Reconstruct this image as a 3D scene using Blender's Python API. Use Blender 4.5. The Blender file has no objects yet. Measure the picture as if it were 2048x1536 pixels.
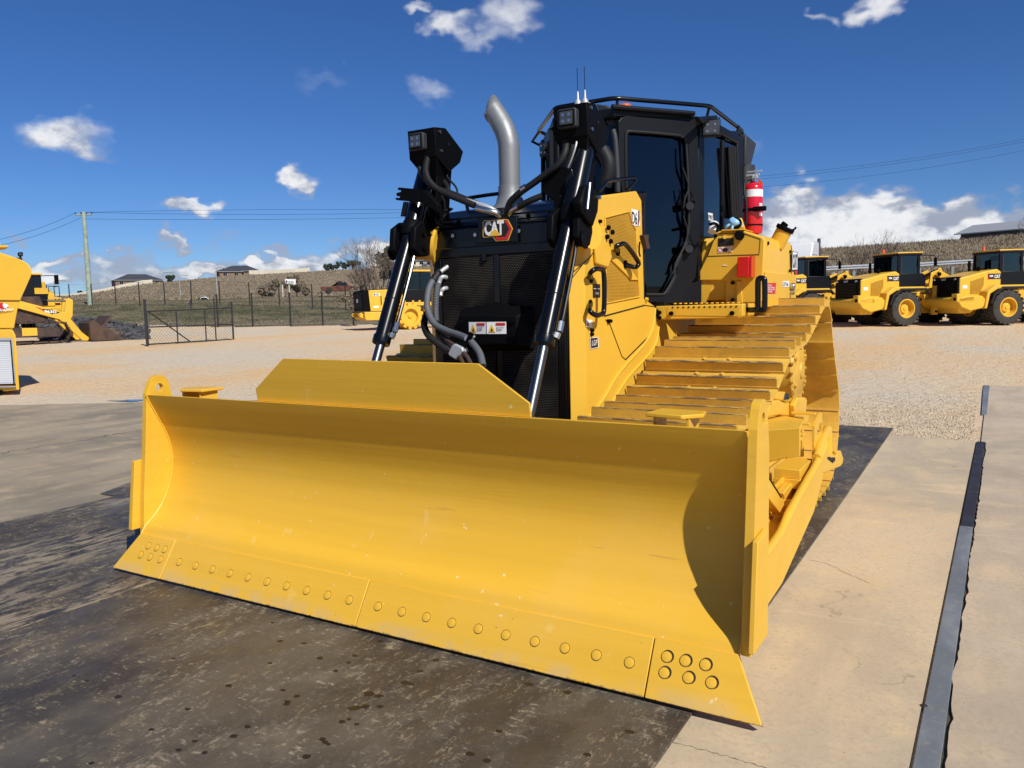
import bpy, bmesh, math, random
from mathutils import Vector, Matrix, noise
random.seed(7)
PI = math.pi
SC = bpy.context.scene
# ------------------------------------------------------------------ camera
CAM_POS = Vector((2.705, -2.936, 1.605))
CAM_F, CAM_YAW, CAM_PITCH, CAM_ROLL = 1594.7, math.radians(-30.753), math.radians(-5.544), math.radians(-1.227)
def cam_axes():
    cy, sy, cp, sp = math.cos(CAM_YAW), math.sin(CAM_YAW), math.cos(CAM_PITCH), math.sin(CAM_PITCH)
    f = Vector((sy*cp, cy*cp, sp)); r = Vector((cy, -sy, 0)); u = r.cross(f)
    cr, sr = math.cos(CAM_ROLL), math.sin(CAM_ROLL)
    return (cr*r + sr*u), (-sr*r + cr*u), f
RT, UP, FW = cam_axes()
cam = bpy.data.cameras.new('camera'); cam_o = bpy.data.objects.new('camera', cam); SC.collection.objects.link(cam_o)
cam.sensor_fit = 'HORIZONTAL'; cam.sensor_width = 36.0; cam.lens = 36.0*CAM_F/2048.0
cam.clip_start = 0.05; cam.clip_end = 9000
M = Matrix.Identity(4)
for i in range(3):
    M[i][0] = RT[i]; M[i][1] = UP[i]; M[i][2] = -FW[i]; M[i][3] = CAM_POS[i]
cam_o.matrix_world = M
SC.camera = cam_o
# ------------------------------------------------------------------ survey helpers: where a sight line meets a known plane of the place
def ray(px, py):
    return FW + RT*((px-1024)/CAM_F) + UP*((768-py)/CAM_F)
def onx(p, v): d = ray(*p); return CAM_POS + d*((v-CAM_POS.x)/d.x)
def ony(p, v): d = ray(*p); return CAM_POS + d*((v-CAM_POS.y)/d.y)
def onz(p, v): d = ray(*p); return CAM_POS + d*((v-CAM_POS.z)/d.z)
def ond(p, D): return CAM_POS + ray(*p)*D
CR = dict(A=(0,0,1), c1=(720,160,3.84), c2=(1060,160,3.657), c3=(700,500,3.793), c4=(1120,360,3.793), c5=(1140,560,3.531), c6=(1380,780,3.339),
          c7=(0,440,4.267), c8=(1500,340,3.737), z1=(1500,760,7.682), z2=(1500,920,4.8), z3=(1380,220,5.908), z4=(1070,180,5.483),
          z5=(780,240,5.906), z6=(1640,490,8.533), z7=(0,480,4.8), z8=(700,520,9.6), w3=(200,720,3.338))
def Q(c, *pts):
    o = CR[c]; return [(o[0]+x/o[2], o[1]+y/o[2]) for x, y in pts]
def QX(c, v, *pts): return [onx(p, v) for p in Q(c, *pts)]
def QY(c, v, *pts): return [ony(p, v) for p in Q(c, *pts)]
# ------------------------------------------------------------------ world and sun
SUN_DIR = Vector((0.659, -0.355, 0.665)).normalized()          # towards the sun
SUN_EL = math.asin(SUN_DIR.z); SUN_AZ = math.atan2(SUN_DIR.x, SUN_DIR.y)
SC.view_settings.view_transform = 'Standard'; SC.view_settings.look = 'None'
SC.view_settings.exposure = 0.0; SC.view_settings.gamma = 1.0; SC.view_settings.use_curve_mapping = False
sun = bpy.data.lights.new('sun', 'SUN'); sun.energy = 5.0; sun.angle = math.radians(0.55); sun.color = (1.0, 0.955, 0.87)
so = bpy.data.objects.new('sun', sun); SC.collection.objects.link(so)
so.rotation_euler = (-SUN_DIR).to_track_quat('-Z', 'Y').to_euler(); so.location = (10, -12, 14)
W = bpy.data.worlds.new('World'); SC.world = W; W.use_nodes = True
nt = W.node_tree; nt.nodes.clear()
def N(t, kind, **kw):
    n = t.nodes.new(kind)
    for k, v in kw.items():
        if k.startswith('i_'): n.inputs[k[2:].replace('_', ' ')].default_value = v
        elif k.startswith('in') and k[2:].isdigit(): n.inputs[int(k[2:])].default_value = v
        else: setattr(n, k, v)
    return n
def math_n(t, op, a, b=None, c=None, clamp=False):
    n = t.nodes.new('ShaderNodeMath'); n.operation = op; n.use_clamp = clamp
    for i, v in enumerate((a, b, c)):
        if v is None: continue
        if isinstance(v, (int, float)): n.inputs[i].default_value = v
        else: t.links.new(v, n.inputs[i])
    return n.outputs[0]
def mix_c(t, fac, a, b, blend='MIX'):
    n = t.nodes.new('ShaderNodeMix'); n.data_type = 'RGBA'; n.blend_type = blend; n.clamp_factor = True
    for sock, v in ((n.inputs[0], fac), (n.inputs[6], a), (n.inputs[7], b)):
        if isinstance(v, (int, float)): sock.default_value = v
        elif isinstance(v, tuple): sock.default_value = (*v, 1) if len(v) == 3 else v
        else: t.links.new(v, sock)
    return n.outputs[2]
def maprange(t, v, a, b, c=0.0, d=1.0, smooth=True):
    n = t.nodes.new('ShaderNodeMapRange'); n.interpolation_type = 'SMOOTHSTEP' if smooth else 'LINEAR'
    t.links.new(v, n.inputs[0]); n.inputs[1].default_value = a; n.inputs[2].default_value = b; n.inputs[3].default_value = c; n.inputs[4].default_value = d
    return n.outputs[0]
sky = N(nt, 'ShaderNodeTexSky', sky_type='NISHITA', sun_disc=False, sun_elevation=SUN_EL, sun_rotation=SUN_AZ, altitude=600.0, air_density=0.9, dust_density=0.15, ozone_density=3.5)
geo = N(nt, 'ShaderNodeTexCoord')
sep = N(nt, 'ShaderNodeSeparateXYZ'); nt.links.new(geo.outputs['Generated'], sep.inputs[0])
az = math_n(nt, 'ARCTAN2', sep.outputs[0], sep.outputs[1]); el = math_n(nt, 'ARCSINE', sep.outputs[2])
def sky_noise(scale, detail, rough, off=0.0, zs=1.6):
    m = N(nt, 'ShaderNodeMapping'); m.inputs['Location'].default_value = (off, off*1.7, off*.3); m.inputs['Scale'].default_value = (1, 1, zs)
    nt.links.new(geo.outputs['Generated'], m.inputs[0])
    n = N(nt, 'ShaderNodeTexNoise', i_Scale=scale, i_Detail=detail, i_Roughness=rough); nt.links.new(m.outputs[0], n.inputs['Vector'])
    return n.outputs[0]
n0 = sky_noise(26.0, 2.0, 0.5, 5.2); n0b = sky_noise(30.0, 2.0, 0.5, 7.9)
n1 = sky_noise(17.0, 7.0, 0.62); n2 = sky_noise(17.0, 5.0, 0.6, 3.1)
n3 = sky_noise(17.0, 7.0, 0.60, 0.012)                          # the same field a little towards the sun: lit and shaded sides
big = sky_noise(55.0, 6.0, 0.6, 1.3); big2 = sky_noise(55.0, 6.0, 0.6, 1.3045)
nm = N(nt, 'ShaderNodeCombineXYZ')
nt.links.new(math_n(nt, 'ADD', az, math_n(nt, 'MULTIPLY', math_n(nt, 'ADD', math_n(nt, 'MULTIPLY', math_n(nt, 'SUBTRACT', n0, 0.5), 1.0), math_n(nt, 'MULTIPLY', math_n(nt, 'SUBTRACT', n1, 0.5), 0.6)), 0.075)), nm.inputs[0])
nt.links.new(math_n(nt, 'ADD', el, math_n(nt, 'MULTIPLY', math_n(nt, 'ADD', math_n(nt, 'MULTIPLY', math_n(nt, 'SUBTRACT', n0b, 0.5), 1.0), math_n(nt, 'MULTIPLY', math_n(nt, 'SUBTRACT', n2, 0.5), 0.8)), 0.05)), nm.inputs[1])
def azel(px, py):
    d = ray(px, py).normalized(); return math.atan2(d.x, d.y), math.asin(d.z)
# each cloud: centre, half width, half height (as seen in the photograph, turned into azimuth and elevation), density, whiteness
CLOUDS = [(130,272,92,46,.95,.72),(170,300,38,26,.6,.6),(592,358,38,24,1.0,.95),(390,408,42,24,.9,.75),(352,484,42,15,.9,.75),(45,470,38,10,.45,.35),
 (895,45,52,30,.75,.75),(1015,28,62,40,.65,.7),(965,70,60,24,.4,.6),(845,6,30,12,.7,.6),(865,172,50,28,.35,.5),(640,160,60,18,.07,.4),(1740,22,40,30,.8,.85),(1660,34,36,14,.4,.5),
 (130,514,48,13,.95,.55),(230,522,90,26,.85,.6),(330,545,110,26,.8,.7),(400,538,64,18,.95,.85),(200,560,150,26,.75,.5),(320,575,160,16,.7,.75),(95,545,50,34,.9,1.0),(40,535,40,26,.8,.9),
 (560,502,42,12,.8,.55),(470,478,30,12,.25,.5),(560,532,120,20,.95,.85),(660,512,70,22,.8,.6),(640,545,110,16,.9,.7),(720,495,38,20,.85,.8),(790,505,70,36,1.0,1.0),(820,540,90,40,1.0,.95),
 (435,470,26,12,.2,.5),(1600,395,68,40,1.0,.85),(1560,440,70,50,.95,.35),(1690,405,60,36,.95,.3),(1640,470,110,60,1.0,.95),(1770,425,80,48,1.0,1.05),(1760,470,140,45,1.0,1.0),(1860,430,62,34,.95,.8),
 (1800,412,44,20,.9,.3),(1900,455,120,52,1.0,.6),(1890,425,72,32,1.0,.28),(1990,460,60,52,1.0,.95),(2040,415,66,24,.9,.4),(2120,450,110,50,1.0,.7),(1940,485,160,36,1.0,.9),
 (1500,290,40,22,.12,.5),(1400,470,150,60,.95,.8),(1180,500,160,50,.95,.8),(980,520,150,36,.9,.85),(2350,420,150,70,.9,.7),(-150,520,150,50,.8,.7),(-350,380,90,50,.8,.8)]
mask = None; lit = None
for (px, py, w, h, den, wh) in CLOUDS:
    a0, e0 = azel(px, py); a1, e1 = azel(px+w, py); a2, e2 = azel(px, py-h)
    wa = math.hypot(a1-a0, 0)+1e-4; he = abs(e2-e0)+1e-4
    s = N(nt, 'ShaderNodeVectorMath', operation='SUBTRACT'); nt.links.new(nm.outputs[0], s.inputs[0]); s.inputs[1].default_value = (a0, e0, 0)
    m = N(nt, 'ShaderNodeVectorMath', operation='MULTIPLY'); nt.links.new(s.outputs[0], m.inputs[0]); m.inputs[1].default_value = (1/wa, 1/he, 0)
    l = N(nt, 'ShaderNodeVectorMath', operation='LENGTH'); nt.links.new(m.outputs[0], l.inputs[0])
    hardness = (0.10 if wh < .75 else 0.30) if py < 380 else (0.30 if wh < .75 else 0.50)
    k = maprange(nt, l.outputs['Value'], 1.22, hardness, 0.0, den)
    sp = N(nt, 'ShaderNodeSeparateXYZ'); nt.links.new(m.outputs[0], sp.inputs[0])
    v = math_n(nt, 'MULTIPLY_ADD', sp.outputs[1], 0.30, wh)
    if mask is None: mask = k; lit = v
    else:
        lm = N(nt, 'ShaderNodeMix', data_type='FLOAT'); nt.links.new(k, lm.inputs[0]); nt.links.new(lit, lm.inputs[2]); nt.links.new(v, lm.inputs[3]); lit = lm.outputs[0]
        mask = math_n(nt, 'SUBTRACT', math_n(nt, 'ADD', mask, k), math_n(nt, 'MULTIPLY', mask, k))
# wisps eat into the edges
edge = math_n(nt, 'MULTIPLY', math_n(nt, 'SUBTRACT', big, 0.5), 1.1)
mask = math_n(nt, 'ADD', mask, math_n(nt, 'MULTIPLY', edge, math_n(nt, 'MULTIPLY', mask, math_n(nt, 'SUBTRACT', 1.6, mask))), clamp=True)
relief = math_n(nt, 'ADD', math_n(nt, 'MULTIPLY', math_n(nt, 'SUBTRACT', n1, n3), 3.0), math_n(nt, 'MULTIPLY', math_n(nt, 'SUBTRACT', big, 0.5), 0.55))
tone = maprange(nt, math_n(nt, 'ADD', lit, relief), 0.15, 1.15)
ccol = mix_c(nt, tone, (5.6, 6.2, 7.8), (13.8, 13.9, 14.1))
hs = N(nt, 'ShaderNodeHueSaturation', i_Saturation=1.16, i_Value=1.02); nt.links.new(sky.outputs[0], hs.inputs['Color'])
skc = mix_c(nt, 1.0, hs.outputs[0], (.76, .98, 1.36), 'MULTIPLY')
final = mix_c(nt, math_n(nt, 'MULTIPLY', mask, 0.97), skc, ccol)
bg = N(nt, 'ShaderNodeBackground', i_Strength=0.064); nt.links.new(final, bg.inputs[0])
wo = N(nt, 'ShaderNodeOutputWorld'); nt.links.new(bg.outputs[0], wo.inputs[0])

# ------------------------------------------------------------------ materials
def material(name, col, rough=0.5, metal=0.0, spec=0.5, coat=0.0, var=0.0, vscale=3.0, bump=0.0, bscale=60.0, col2=None, dust=0.0, dcol=(.42,.33,.2)):
    m = bpy.data.materials.new(name); m.use_nodes = True; t = m.node_tree; b = t.nodes['Principled BSDF']
    b.inputs['Base Color'].default_value = (*col, 1); b.inputs['Roughness'].default_value = rough; b.inputs['Metallic'].default_value = metal
    b.inputs['Specular IOR Level'].default_value = spec; b.inputs['Coat Weight'].default_value = coat; b.inputs['Coat Roughness'].default_value = .12
    tc = N(t, 'ShaderNodeTexCoord')
    if var > 0 or dust > 0:
        n = N(t, 'ShaderNodeTexNoise', i_Scale=vscale, i_Detail=6.0, i_Roughness=.65); t.links.new(tc.outputs['Object'], n.inputs['Vector'])
        c2 = col2 if col2 else tuple(c*(1-var) for c in col)
        c = mix_c(t, maprange(t, n.outputs[0], .35, .7), col, c2)
        if dust > 0:
            n2_ = N(t, 'ShaderNodeTexNoise', i_Scale=vscale*9, i_Detail=4.0, i_Roughness=.7); t.links.new(tc.outputs['Object'], n2_.inputs['Vector'])
            c = mix_c(t, math_n(t, 'MULTIPLY', maprange(t, n2_.outputs[0], .45, .75), dust), c, dcol)
        t.links.new(c, b.inputs['Base Color'])
        t.links.new(maprange(t, n.outputs[0], .3, .75, rough*.85, min(1, rough*1.25)), b.inputs['Roughness'])
    if bump > 0:
        n = N(t, 'ShaderNodeTexNoise', i_Scale=bscale, i_Detail=5.0, i_Roughness=.6); t.links.new(tc.outputs['Object'], n.inputs['Vector'])
        bn = N(t, 'ShaderNodeBump', i_Strength=bump, i_Distance=0.01); t.links.new(n.outputs[0], bn.inputs['Height']); t.links.new(bn.outputs[0], b.inputs['Normal'])
    return m
YEL = (.76, .44, .040)
Mt = dict(
 yellow=material('yellow_paint', YEL, .42, spec=.32, coat=.05, var=.06, vscale=1.7, bump=.04, bscale=160, dust=.10, dcol=(.60,.42,.14)),
 
 ytrack=material('track_paint', (.69,.405,.05), .52, var=.22, vscale=5, bump=.12, bscale=90, dust=.50, dcol=(.40,.27,.11)),
 black=material('black_gloss_paint', (.003,.0035,.0045), .26, spec=.35, coat=.08),
 matte=material('matte_black_steel', (.0028,.003,.004), .6, spec=.09, var=.3, vscale=8, bump=.03, bscale=200),
 cabblack=material('cab_black', (.0055,.0065,.009), .45, spec=.22),
 plastic=material('grey_plastic', (.022,.025,.03), .6),
 rubber=material('black_rubber', (.010,.010,.011), .6, spec=.35, bump=.05, bscale=90),
 hosegrey=material('grey_hose_sleeve', (.10,.11,.12), .6, bump=.2, bscale=300),
 tyre=material('tyre_rubber', (.035,.033,.03), .85, var=.3, vscale=4, bump=.2, bscale=40, dust=.5, dcol=(.16,.13,.09)),
 chrome=material('chrome_rod', (.17,.175,.18), .34, metal=1.0),
 steel=material('zinc_steel', (.55,.56,.57), .3, metal=1.0),
 stack=material('aluminised_stack', (.25,.26,.27), .50, metal=.45, var=.08, vscale=9, bump=.05, bscale=150),
 red=material('extinguisher_red', (.62,.008,.02), .25, coat=.4),
 redlens=material('red_lens', (.55,.01,.008), .2, coat=.5),
 orange=material('orange_lens', (.75,.12,.015), .3, coat=.3),
 white=material('white_print', (.80,.80,.78), .5),
 black_print=material('black_print', (.012,.012,.012), .5),
 gold=material('gold_print', (.80,.48,.05), .4),
 redprint=material('red_print', (.55,.02,.02), .5),
 lens=material('lamp_lens', (.07,.07,.065), .15, coat=.4, var=.4, vscale=60),
 seam=material('panel_gap', (.012,.009,.004), .8),
 blueglove=material('blue_nitrile', (.25,.50,.78), .4, bump=.3, bscale=60),
 rust=material('rusty_steel', (.10,.055,.035), .75, metal=.3, var=.5, vscale=3, col2=(.05,.04,.04), bump=.3, bscale=30),
 galv=material('galvanised_steel', (.50,.52,.53), .5, metal=.4, var=.2),
 wood=material('weathered_pole_wood', (.36,.42,.33), .9, var=.35, vscale=2, bump=.4, bscale=12),
 bark=material('bare_bark', (.15,.11,.085), .95, var=.3, vscale=3),
 fence=material('dark_fence_steel', (.018,.018,.02), .6),
 brick=material('brown_brick', (.24,.15,.10), .9, var=.2, vscale=4),
 roof=material('dark_roof_sheet', (.055,.06,.07), .6, var=.2, vscale=1),
 cream=material('cream_fence_sheet', (.62,.56,.44), .7, var=.08, vscale=.3),
 carorange=material('burnt_orange_paint', (.13,.036,.014), .3, coat=.5),
 carwhite=material('white_car_paint', (.70,.71,.72), .3, coat=.5),
 rock=material('dark_rock', (.085,.085,.09), .9, var=.55, vscale=1.1, bump=.4, bscale=4),
 greenleaf=material('dark_foliage', (.035,.05,.025), .9, var=.4, vscale=1),
 brownleaf=material('brown_scrub', (.20,.16,.11), .95, var=.4, vscale=1),
 drygrass=material('dry_grass', (.33,.27,.185), .95, var=.35, vscale=.25, col2=(.22,.175,.115)),
 stones=material('loose_stone', (.58,.47,.33), .95, var=.4, vscale=8),
 shutter=material('aluminium_shutter', (.60,.62,.66), .5, metal=.2),
 wearplate=material('clear_plastic_wrap', (.35,.4,.45), .25),
)
def glass(name, tint, alpha):
    m = bpy.data.materials.new(name); m.use_nodes = True; t = m.node_tree; t.nodes.clear()
    g = N(t, 'ShaderNodeBsdfGlossy', i_Roughness=.02); g.inputs[0].default_value = (.9, .95, 1, 1)
    tr = N(t, 'ShaderNodeBsdfTransparent'); tr.inputs[0].default_value = (*tint, 1)
    fr = N(t, 'ShaderNodeFresnel', i_IOR=1.45); mx = N(t, 'ShaderNodeMixShader'); o = N(t, 'ShaderNodeOutputMaterial')
    t.links.new(math_n(t, 'MULTIPLY', fr.outputs[0], alpha, clamp=True), mx.inputs[0]); t.links.new(tr.outputs[0], mx.inputs[1]); t.links.new(g.outputs[0], mx.inputs[2]); t.links.new(mx.outputs[0], o.inputs[0])
    return m
def blade_paint(name, edge=False):
    m = bpy.data.materials.new(name); m.use_nodes = True; t = m.node_tree; b = t.nodes['Principled BSDF']; b.inputs['Specular IOR Level'].default_value = .32
    tc = N(t, 'ShaderNodeTexCoord')
    def nz(scale, ms, det=5.0, rg=.65, loc=(0,0,0)):
        mp = N(t, 'ShaderNodeMapping'); mp.inputs['Scale'].default_value = ms; mp.inputs['Location'].default_value = loc; t.links.new(tc.outputs['Object'], mp.inputs[0])
        n = N(t, 'ShaderNodeTexNoise', i_Scale=scale, i_Detail=det, i_Roughness=rg); t.links.new(mp.outputs[0], n.inputs['Vector']); return n.outputs[0]
    band = nz(1.0, (.25, 1, 9)); blot = nz(1.6, (1, 1, 1)); fine = nz(60, (1, 1, 1), 4); speck = nz(26, (1, 1, 1), 2, .5); scr = nz(9, (1, 1, .12), 3, .6, (3, 1, 2)); scr2 = nz(30, (.06, 1, 1), 3, .6)
    c = mix_c(t, maprange(t, band, .35, .68), YEL, tuple(k*.93 for k in YEL)); c = mix_c(t, maprange(t, blot, .45, .72, 0, .5), c, (.74, .44, .075)); c = mix_c(t, maprange(t, speck, .735, .76, 0, .75), c, (.82, .66, .34)); c = mix_c(t, maprange(t, scr, .68, .72, 0, .25), c, (.80, .58, .22))
    c = mix_c(t, math_n(t, 'MULTIPLY', maprange(t, scr2, .66, .70), maprange(t, blot, .5, .62, 0, .5)), c, (.52, .29, .05))
    if edge:
        s = N(t, 'ShaderNodeSeparateXYZ'); t.links.new(tc.outputs['Object'], s.inputs[0])
        lip = math_n(t, 'ADD', s.outputs[2], math_n(t, 'MULTIPLY', math_n(t, 'SUBTRACT', nz(34, (1, 1, 1), 5, .75), .5), .035))
        c = mix_c(t, maprange(t, lip, .004, .011, 1, 0, False), c, (.06, .04, .025)); c = mix_c(t, math_n(t, 'MULTIPLY', maprange(t, lip, .02, .08, .55, 0), maprange(t, nz(5, (1, 1, 1)), .4, .6)), c, (.56, .40, .19))
        c = mix_c(t, maprange(t, nz(42, (1, 1, 1), 3, .7, (7, 7, 7)), .70, .73, 0, .8), c, (.30, .19, .06))
    t.links.new(c, b.inputs['Base Color']); t.links.new(maprange(t, blot, .3, .75, .34, .56), b.inputs['Roughness'])
    bn = N(t, 'ShaderNodeBump', i_Strength=.35, i_Distance=.006); t.links.new(math_n(t, 'ADD', math_n(t, 'MULTIPLY', band, 1.2), math_n(t, 'ADD', math_n(t, 'MULTIPLY', fine, .10), math_n(t, 'MULTIPLY', blot, .8))), bn.inputs['Height']); t.links.new(bn.outputs[0], b.inputs['Normal'])
    return m
Mt['yblade'] = blade_paint('blade_paint'); Mt['yedge'] = blade_paint('cutting_edge_paint', True)
Mt['glass'] = glass('tinted_cab_glass', (.17,.23,.27), 1.3)
Mt['glass_dark'] = glass('dark_cab_glass', (.07,.09,.10), 1.5)
Mt['glass_clear'] = glass('clear_glass', (.30,.36,.36), 1.4)
def perforated(name, base, dot, pitch, r, metal=0.0, vec=(1, 0, 1)):
    # staggered round perforations, 3 to 4 mm, far too small to pick apart
    m = bpy.data.materials.new(name); m.use_nodes = True; t = m.node_tree; b = t.nodes['Principled BSDF']; b.inputs['Roughness'].default_value = .6; b.inputs['Specular IOR Level'].default_value = .1
    tc = N(t, 'ShaderNodeTexCoord'); s = N(t, 'ShaderNodeSeparateXYZ'); t.links.new(tc.outputs['Object'], s.inputs[0])
    U = s.outputs[0] if vec[0] else s.outputs[1]; V = s.outputs[2]
    def cell(du, dv):
        u = math_n(t, 'SUBTRACT', math_n(t, 'FRACT', math_n(t, 'ADD', math_n(t, 'DIVIDE', U, pitch), du)), .5)
        v = math_n(t, 'SUBTRACT', math_n(t, 'FRACT', math_n(t, 'ADD', math_n(t, 'DIVIDE', V, pitch*1.73), dv)), .5)
        v = math_n(t, 'MULTIPLY', v, 1.73)
        return math_n(t, 'LESS_THAN', math_n(t, 'SQRT', math_n(t, 'ADD', math_n(t, 'MULTIPLY', u, u), math_n(t, 'MULTIPLY', v, v))), r)
    d = math_n(t, 'MAXIMUM', cell(0, 0), cell(.5, .5))
    n = N(t, 'ShaderNodeTexNoise', i_Scale=3.5, i_Detail=3.0); t.links.new(tc.outputs['Object'], n.inputs['Vector'])
    dc = mix_c(t, maprange(t, n.outputs[0], .42, .62), tuple(c*.35 for c in dot), dot)
    t.links.new(mix_c(t, d, base, dc), b.inputs['Base Color'])
    bn = N(t, 'ShaderNodeBump', i_Strength=.5, i_Distance=0.003, invert=True); t.links.new(d, bn.inputs['Height']); t.links.new(bn.outputs[0], b.inputs['Normal'])
    return m
Mt['grille'] = perforated('perforated_black_grille', (.003,.003,.004), (.17,.145,.11), .0125, .20)
Mt['yperf'] = perforated('perforated_yellow_panel', (.55,.29,.03), (.20,.11,.02), .011, .30, vec=(0, 1, 1))

# ------------------------------------------------------------------ geometry helpers
COL = SC.collection
def empty(name, loc=(0,0,0), rz=0.0, label=None, cat=None, group=None):
    o = bpy.data.objects.new(name, None); COL.objects.link(o); o.location = loc; o.rotation_euler = (0, 0, rz); o.empty_display_size = .2
    tag(o, label, cat, group); return o
def tag(o, label=None, cat=None, group=None, kind=None):
    if label: o['label'] = label
    if cat: o['category'] = cat
    if group: o['group'] = group
    if kind: o['kind'] = kind
    return o
class MB:
    def __init__(s): s.v = []; s.f = []; s.mi = []
    def add(s, vs, fs, mi=0):
        n = len(s.v); s.v += [tuple(v) for v in vs]; s.f += [tuple(i+n for i in f) for f in fs]; s.mi += [mi]*len(fs)
    def box(s, a, b, mi=0):
        x0, y0, z0 = (min(a[i], b[i]) for i in range(3)); x1, y1, z1 = (max(a[i], b[i]) for i in range(3))
        s.add([(x0,y0,z0),(x1,y0,z0),(x1,y1,z0),(x0,y1,z0),(x0,y0,z1),(x1,y0,z1),(x1,y1,z1),(x0,y1,z1)],
              [(0,3,2,1),(4,5,6,7),(0,1,5,4),(1,2,6,5),(2,3,7,6),(3,0,4,7)], mi)
    def prism(s, pts, vec, mi=0):
        pts = [Vector(p) for p in pts]; vec = Vector(vec); n = len(pts)
        nor = Vector((0,0,0))
        for i in range(n): nor += pts[i].cross(pts[(i+1) % n])
        if nor.dot(vec) > 0: pts = pts[::-1]
        s.add(pts + [p+vec for p in pts], [tuple(range(n))] + [tuple(range(2*n-1, n-1, -1))] + [((i+1) % n, i, i+n, (i+1) % n+n) for i in range(n)], mi)
    def cyl(s, a, b, r0, r1=None, n=16, mi=0, caps=True):
        r1 = r0 if r1 is None else r1; a = Vector(a); b = Vector(b); d = (b-a).normalized()
        x = d.orthogonal().normalized(); y = d.cross(x)
        vs = [a + (x*math.cos(2*PI*i/n) + y*math.sin(2*PI*i/n))*r0 for i in range(n)] + [b + (x*math.cos(2*PI*i/n) + y*math.sin(2*PI*i/n))*r1 for i in range(n)]
        fs = [(i, (i+1) % n, (i+1) % n+n, i+n) for i in range(n)]
        if caps: fs += [tuple(range(n-1, -1, -1)), tuple(range(n, 2*n))]
        s.add(vs, fs, mi)
    def tube(s, pts, r, n=8, mi=0, smooth=0, radii=None):
        pts = [Vector(p) for p in pts]
        if smooth: pts = spline(pts, smooth)
        m = len(pts); prev = None; vs = []
        for i, p in enumerate(pts):
            t = (pts[min(i+1, m-1)] - pts[max(i-1, 0)]).normalized()
            x = t.orthogonal().normalized() if prev is None else (prev - t*prev.dot(t)).normalized()
            prev = x; y = t.cross(x); rr = radii[i] if radii else r
            vs += [p + (x*math.cos(2*PI*k/n) + y*math.sin(2*PI*k/n))*rr for k in range(n)]
        fs = [(i*n+k, i*n+(k+1) % n, (i+1)*n+(k+1) % n, (i+1)*n+k) for i in range(m-1) for k in range(n)]
        fs += [tuple(range(n-1, -1, -1)), tuple(range((m-1)*n, m*n))]
        s.add(vs, fs, mi)
    def lathe(s, prof, origin, axis=(0,0,1), n=24, mi=0, caps=True):
        # prof: (radius, height) along axis
        o = Vector(origin); d = Vector(axis).normalized(); x = d.orthogonal().normalized(); y = d.cross(x); vs = []
        for (r, h) in prof: vs += [o + d*h + (x*math.cos(2*PI*k/n)+y*math.sin(2*PI*k/n))*max(r, 1e-4) for k in range(n)]
        m = len(prof)
        fs = [(i*n+k, i*n+(k+1) % n, (i+1)*n+(k+1) % n, (i+1)*n+k) for i in range(m-1) for k in range(n)]
        s.add(vs, fs + ([tuple(range(n-1, -1, -1)), tuple(range((m-1)*n, m*n))] if caps else []), mi)
    def obj(s, name, mats, parent=None, bevel=0.0, smooth=35, seg=2, recalc=False):
        me = bpy.data.meshes.new(name); me.from_pydata(s.v, [], s.f)
        for m in (mats if isinstance(mats, (list, tuple)) else [mats]): me.materials.append(Mt[m] if isinstance(m, str) else m)
        me.polygons.foreach_set('material_index', s.mi); me.update()
        if recalc:
            bm = bmesh.new(); bm.from_mesh(me); bmesh.ops.recalc_face_normals(bm, faces=bm.faces); bm.to_mesh(me); bm.free()
        if smooth: me.shade_smooth(); me.set_sharp_from_angle(angle=math.radians(smooth))
        o = bpy.data.objects.new(name, me); COL.objects.link(o)
        if parent is not None:
            o.parent = parent
            if parent.type == 'EMPTY' and parent.get('_off'): o.location = tuple(-c for c in parent.location)
        if bevel:
            b = o.modifiers.new('bevel', 'BEVEL'); b.width = bevel; b.segments = seg; b.limit_method = 'ANGLE'; b.angle_limit = math.radians(40); b.harden_normals = False
        return o
def spline(pts, k):
    out = []; n = len(pts)
    for i in range(n-1):
        p0, p1, p2, p3 = pts[max(i-1,0)], pts[i], pts[i+1], pts[min(i+2,n-1)]
        for j in range(k):
            t = j/k
            out.append(0.5*((2*p1) + (p2-p0)*t + (2*p0-5*p1+4*p2-p3)*t*t + (3*p1-p0-3*p2+p3)*t**3))
    out.append(pts[-1]); return out
def part(name, mats, parent, fn, **kw):
    mb = MB(); fn(mb); return mb.obj(name, mats, parent, **kw)
def pr(name, mat, parent, pts, vec, bevel=.006, **kw):
    mb = MB(); mb.prism(pts, vec); return mb.obj(name, mat, parent, bevel=bevel, **kw)
def bx(name, mat, parent, a, b, bevel=.006, **kw):
    mb = MB(); mb.box(a, b); return mb.obj(name, mat, parent, bevel=bevel, **kw)
def tb(name, mat, parent, pts, r, smooth=5, n=10, **kw):
    mb = MB(); mb.tube(pts, r, n=n, smooth=smooth); return mb.obj(name, mat, parent, **kw)
def cy(name, mat, parent, a, b, r, r1=None, n=20, bevel=.0, **kw):
    mb = MB(); mb.cyl(a, b, r, r1, n); return mb.obj(name, mat, parent, bevel=bevel, **kw)
def mir(pts): return [(-p[0], p[1], p[2]) for p in pts]
def share(o, parent=None, loc=None, rot=None):
    c = o.copy(); COL.objects.link(c)
    if parent: c.parent = parent
    if loc is not None: c.location = loc
    if rot is not None: c.rotation_euler = rot
    return c
def copy_tree(o, parent=None):
    c = o.copy(); COL.objects.link(c); c.parent = parent
    for ch in o.children: copy_tree(ch, c)
    return c
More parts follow.
